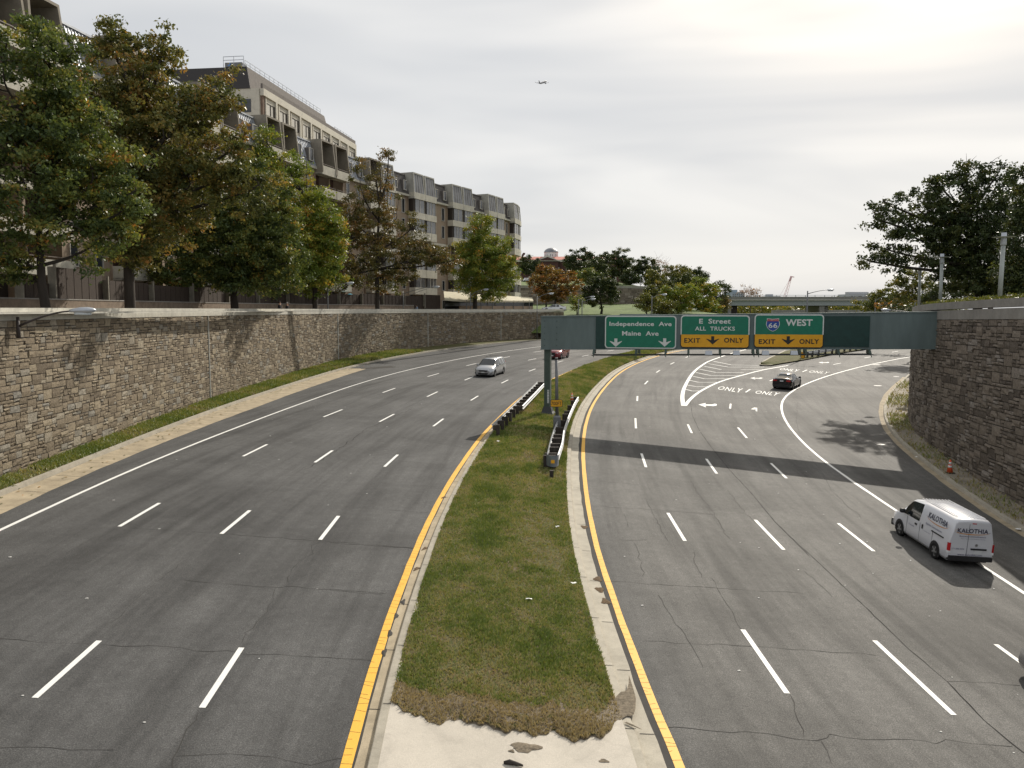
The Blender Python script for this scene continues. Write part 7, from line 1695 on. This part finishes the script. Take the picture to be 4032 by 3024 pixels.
auto('small dark green tree in front of the red-roofed building, nearest the apartment block', 2087,1006,1100,70,300,'Ldark',bz=17,g=hg)
auto('large bright orange autumn tree above the end of the left stone wall', 2185,1060,1212,180,160,'Lorange',K=2.4,n=10,trunk=.3,bz=7.9,g=hg)
auto('upper orange-brown tree peeking over the bright orange one', 2150,1040,1120,80,185,'Lorange',bz=9,g=hg)
auto('dark green tree right of the cupola, hiding the middle of the red roof', 2280,982,1110,118,290,'Ldark',n=10,bz=16,g=hg)
auto('dark green tree hiding the right end of the red-roofed building', 2420,978,1125,128,282,'Ldark',n=9,bz=15.5,g=hg)
auto('rounded dark tree standing alone right of the red-roofed building', 2540,1016,1135,112,268,'Ldark',n=9,bz=15,g=hg)
auto('mid-green tree between the orange tree and the dark hillside trees', 2312,1052,1165,110,235,'Lgreen',bz=15,g=hg)
auto('spreading dark green tree on the grass slope above the left sign', 2368,1083,1240,150,166,'Ldark',K=2.6,n=11,trunk=.28,bz=8.2,g=hg)
auto('small yellow-green tree left of the spreading tree on the grass slope', 2272,1160,1236,52,158,'Lyellow',K=1.4,n=6,trunk=.15,bz=7.6,g=hg)
auto('broad olive tree right of the far curved wall', 2640,1046,1180,160,245,'Lolive',K=2.5,n=11,bz=13,g=hg)
auto('dark green tree crowning the slope above the amber signs', 2722,1046,1160,108,262,'Ldark',K=2.6,n=10,bz=12,g=hg)
auto('bright yellow-green bush tree above the E Street sign', 2675,1118,1250,165,172,'Lyellow',K=2.6,n=12,bz=5,g=hg)
auto('yellow-green tree left of the overpass', 2768,1105,1250,120,185,'Lyellow',K=2.5,n=10,bz=5,g=hg)
auto('round olive shrub in front of the far curved wall', 2548,1153,1245,88,160,'Lolive',K=2.5,n=9,bz=5.5,g=hg,cat='shrub',name='shrub')
auto('olive shrub between the two yellow-green trees', 2610,1175,1250,90,165,'Lolive',K=2.4,n=9,bz=5,g=hg,cat='shrub',name='shrub')
auto('low green shrub at the foot of the overpass abutment', 2800,1190,1250,90,190,'Lyellow',K=2.3,n=8,bz=4.5,g=hg,cat='shrub',name='shrub')
auto('dark red-tinged slim tree at the left end of the overpass', 2836,1098,1215,70,230,'Ldark',K=1.6,n=8,bz=5,g=hg)
auto('airy pale-leaved tree behind the left part of the overpass', 2955,1126,1215,85,300,'Lpink',K=.5,n=8,bz=5,g=hg,tw=30)
auto('reddish-brown shrub beside the overpass abutment', 2852,1165,1245,50,225,'Loak',K=1.8,n=7,bz=4,g=hg,cat='shrub',name='shrub')
auto('bare-twigged pinkish tree behind the dark hillside trees', 2600,1020,1120,80,290,'Lpink',K=.35,n=7,bz=15,g=hg,tw=40)
auto('mid-slope olive tree filling the gap left of the bright yellow-green bush tree', 2598,1105,1240,105,182,'Lolive',K=3.2,n=10,bz=6,g=hg)
auto('dark tree behind the bright yellow-green bush tree on the slope', 2705,1082,1200,140,215,'Ldark',K=3.2,n=11,bz=8,g=hg)
auto('dark round tree between the two that hide the red roof', 2345,1020,1135,95,268,'Ldark',K=3.0,n=9,bz=15,g=hg)
auto('low dark tree behind the top edge of the far curved wall', 2482,1062,1135,80,262,'Ldark',K=3.0,n=8,bz=14.5,g=hg)
# woods seen under and beyond the overpass: one mass nobody could count
def woods():
    n = 26000; c = rng.random(n); qx = 2760+c*980; Y = rng.uniform(400, 560, n); x = (qx-2016)/FP*Y
    hgt = 8.6+1.6*np.sin(x*.13)+1.2*np.sin(x*.31+1)+1.0*np.sin(x*.71); z = 2.0+rng.random(n)**.7*(hgt+1.5)
    P = np.stack([x, Y, z], 1); nv = rng.normal(size=(n,3)); nv /= np.linalg.norm(nv, axis=1)[:,None]; t1 = np.cross(nv, rng.normal(size=(n,3))); t1 /= np.linalg.norm(t1, axis=1)[:,None]; t2 = np.cross(nv, t1); s = 1.0
    tag(fast_mesh('woods', np.stack([P-t1*s, P-t2*s*.6, P+t1*s, P+t2*s*.6], 1), rng.random(n), M_['Lolive']), 'distant olive woods seen below and beyond the overpass', 'woods', kind='stuff')
woods()
# fallen leaves on the left pavement
def fallen():
    n = 700; y = rng.uniform(14, 95, n); V = []
    for v in y:
        x = KL.x(v)+rng.uniform(-2.2, 1.0); z = gz(x, v)+(.165 if x < KL.x(v)-.1 else .03); a = rng.random()*6.28; s = rng.uniform(.03,.07)*(1+.012*v); d = np.array([math.cos(a), math.sin(a), 0])*s; e = np.array([-math.sin(a), math.cos(a), 0])*s*.6; c = np.array([x, v, z])
        V.append([c-d, c-e, c+d+np.array([0,0,.02]), c+e])
    tag(fast_mesh('fallen_leaves', np.array(V), rng.random(n), M_['Lbrown']), 'brown fallen leaves scattered along the left gutter and pavement', 'leaves', kind='stuff')
fallen()
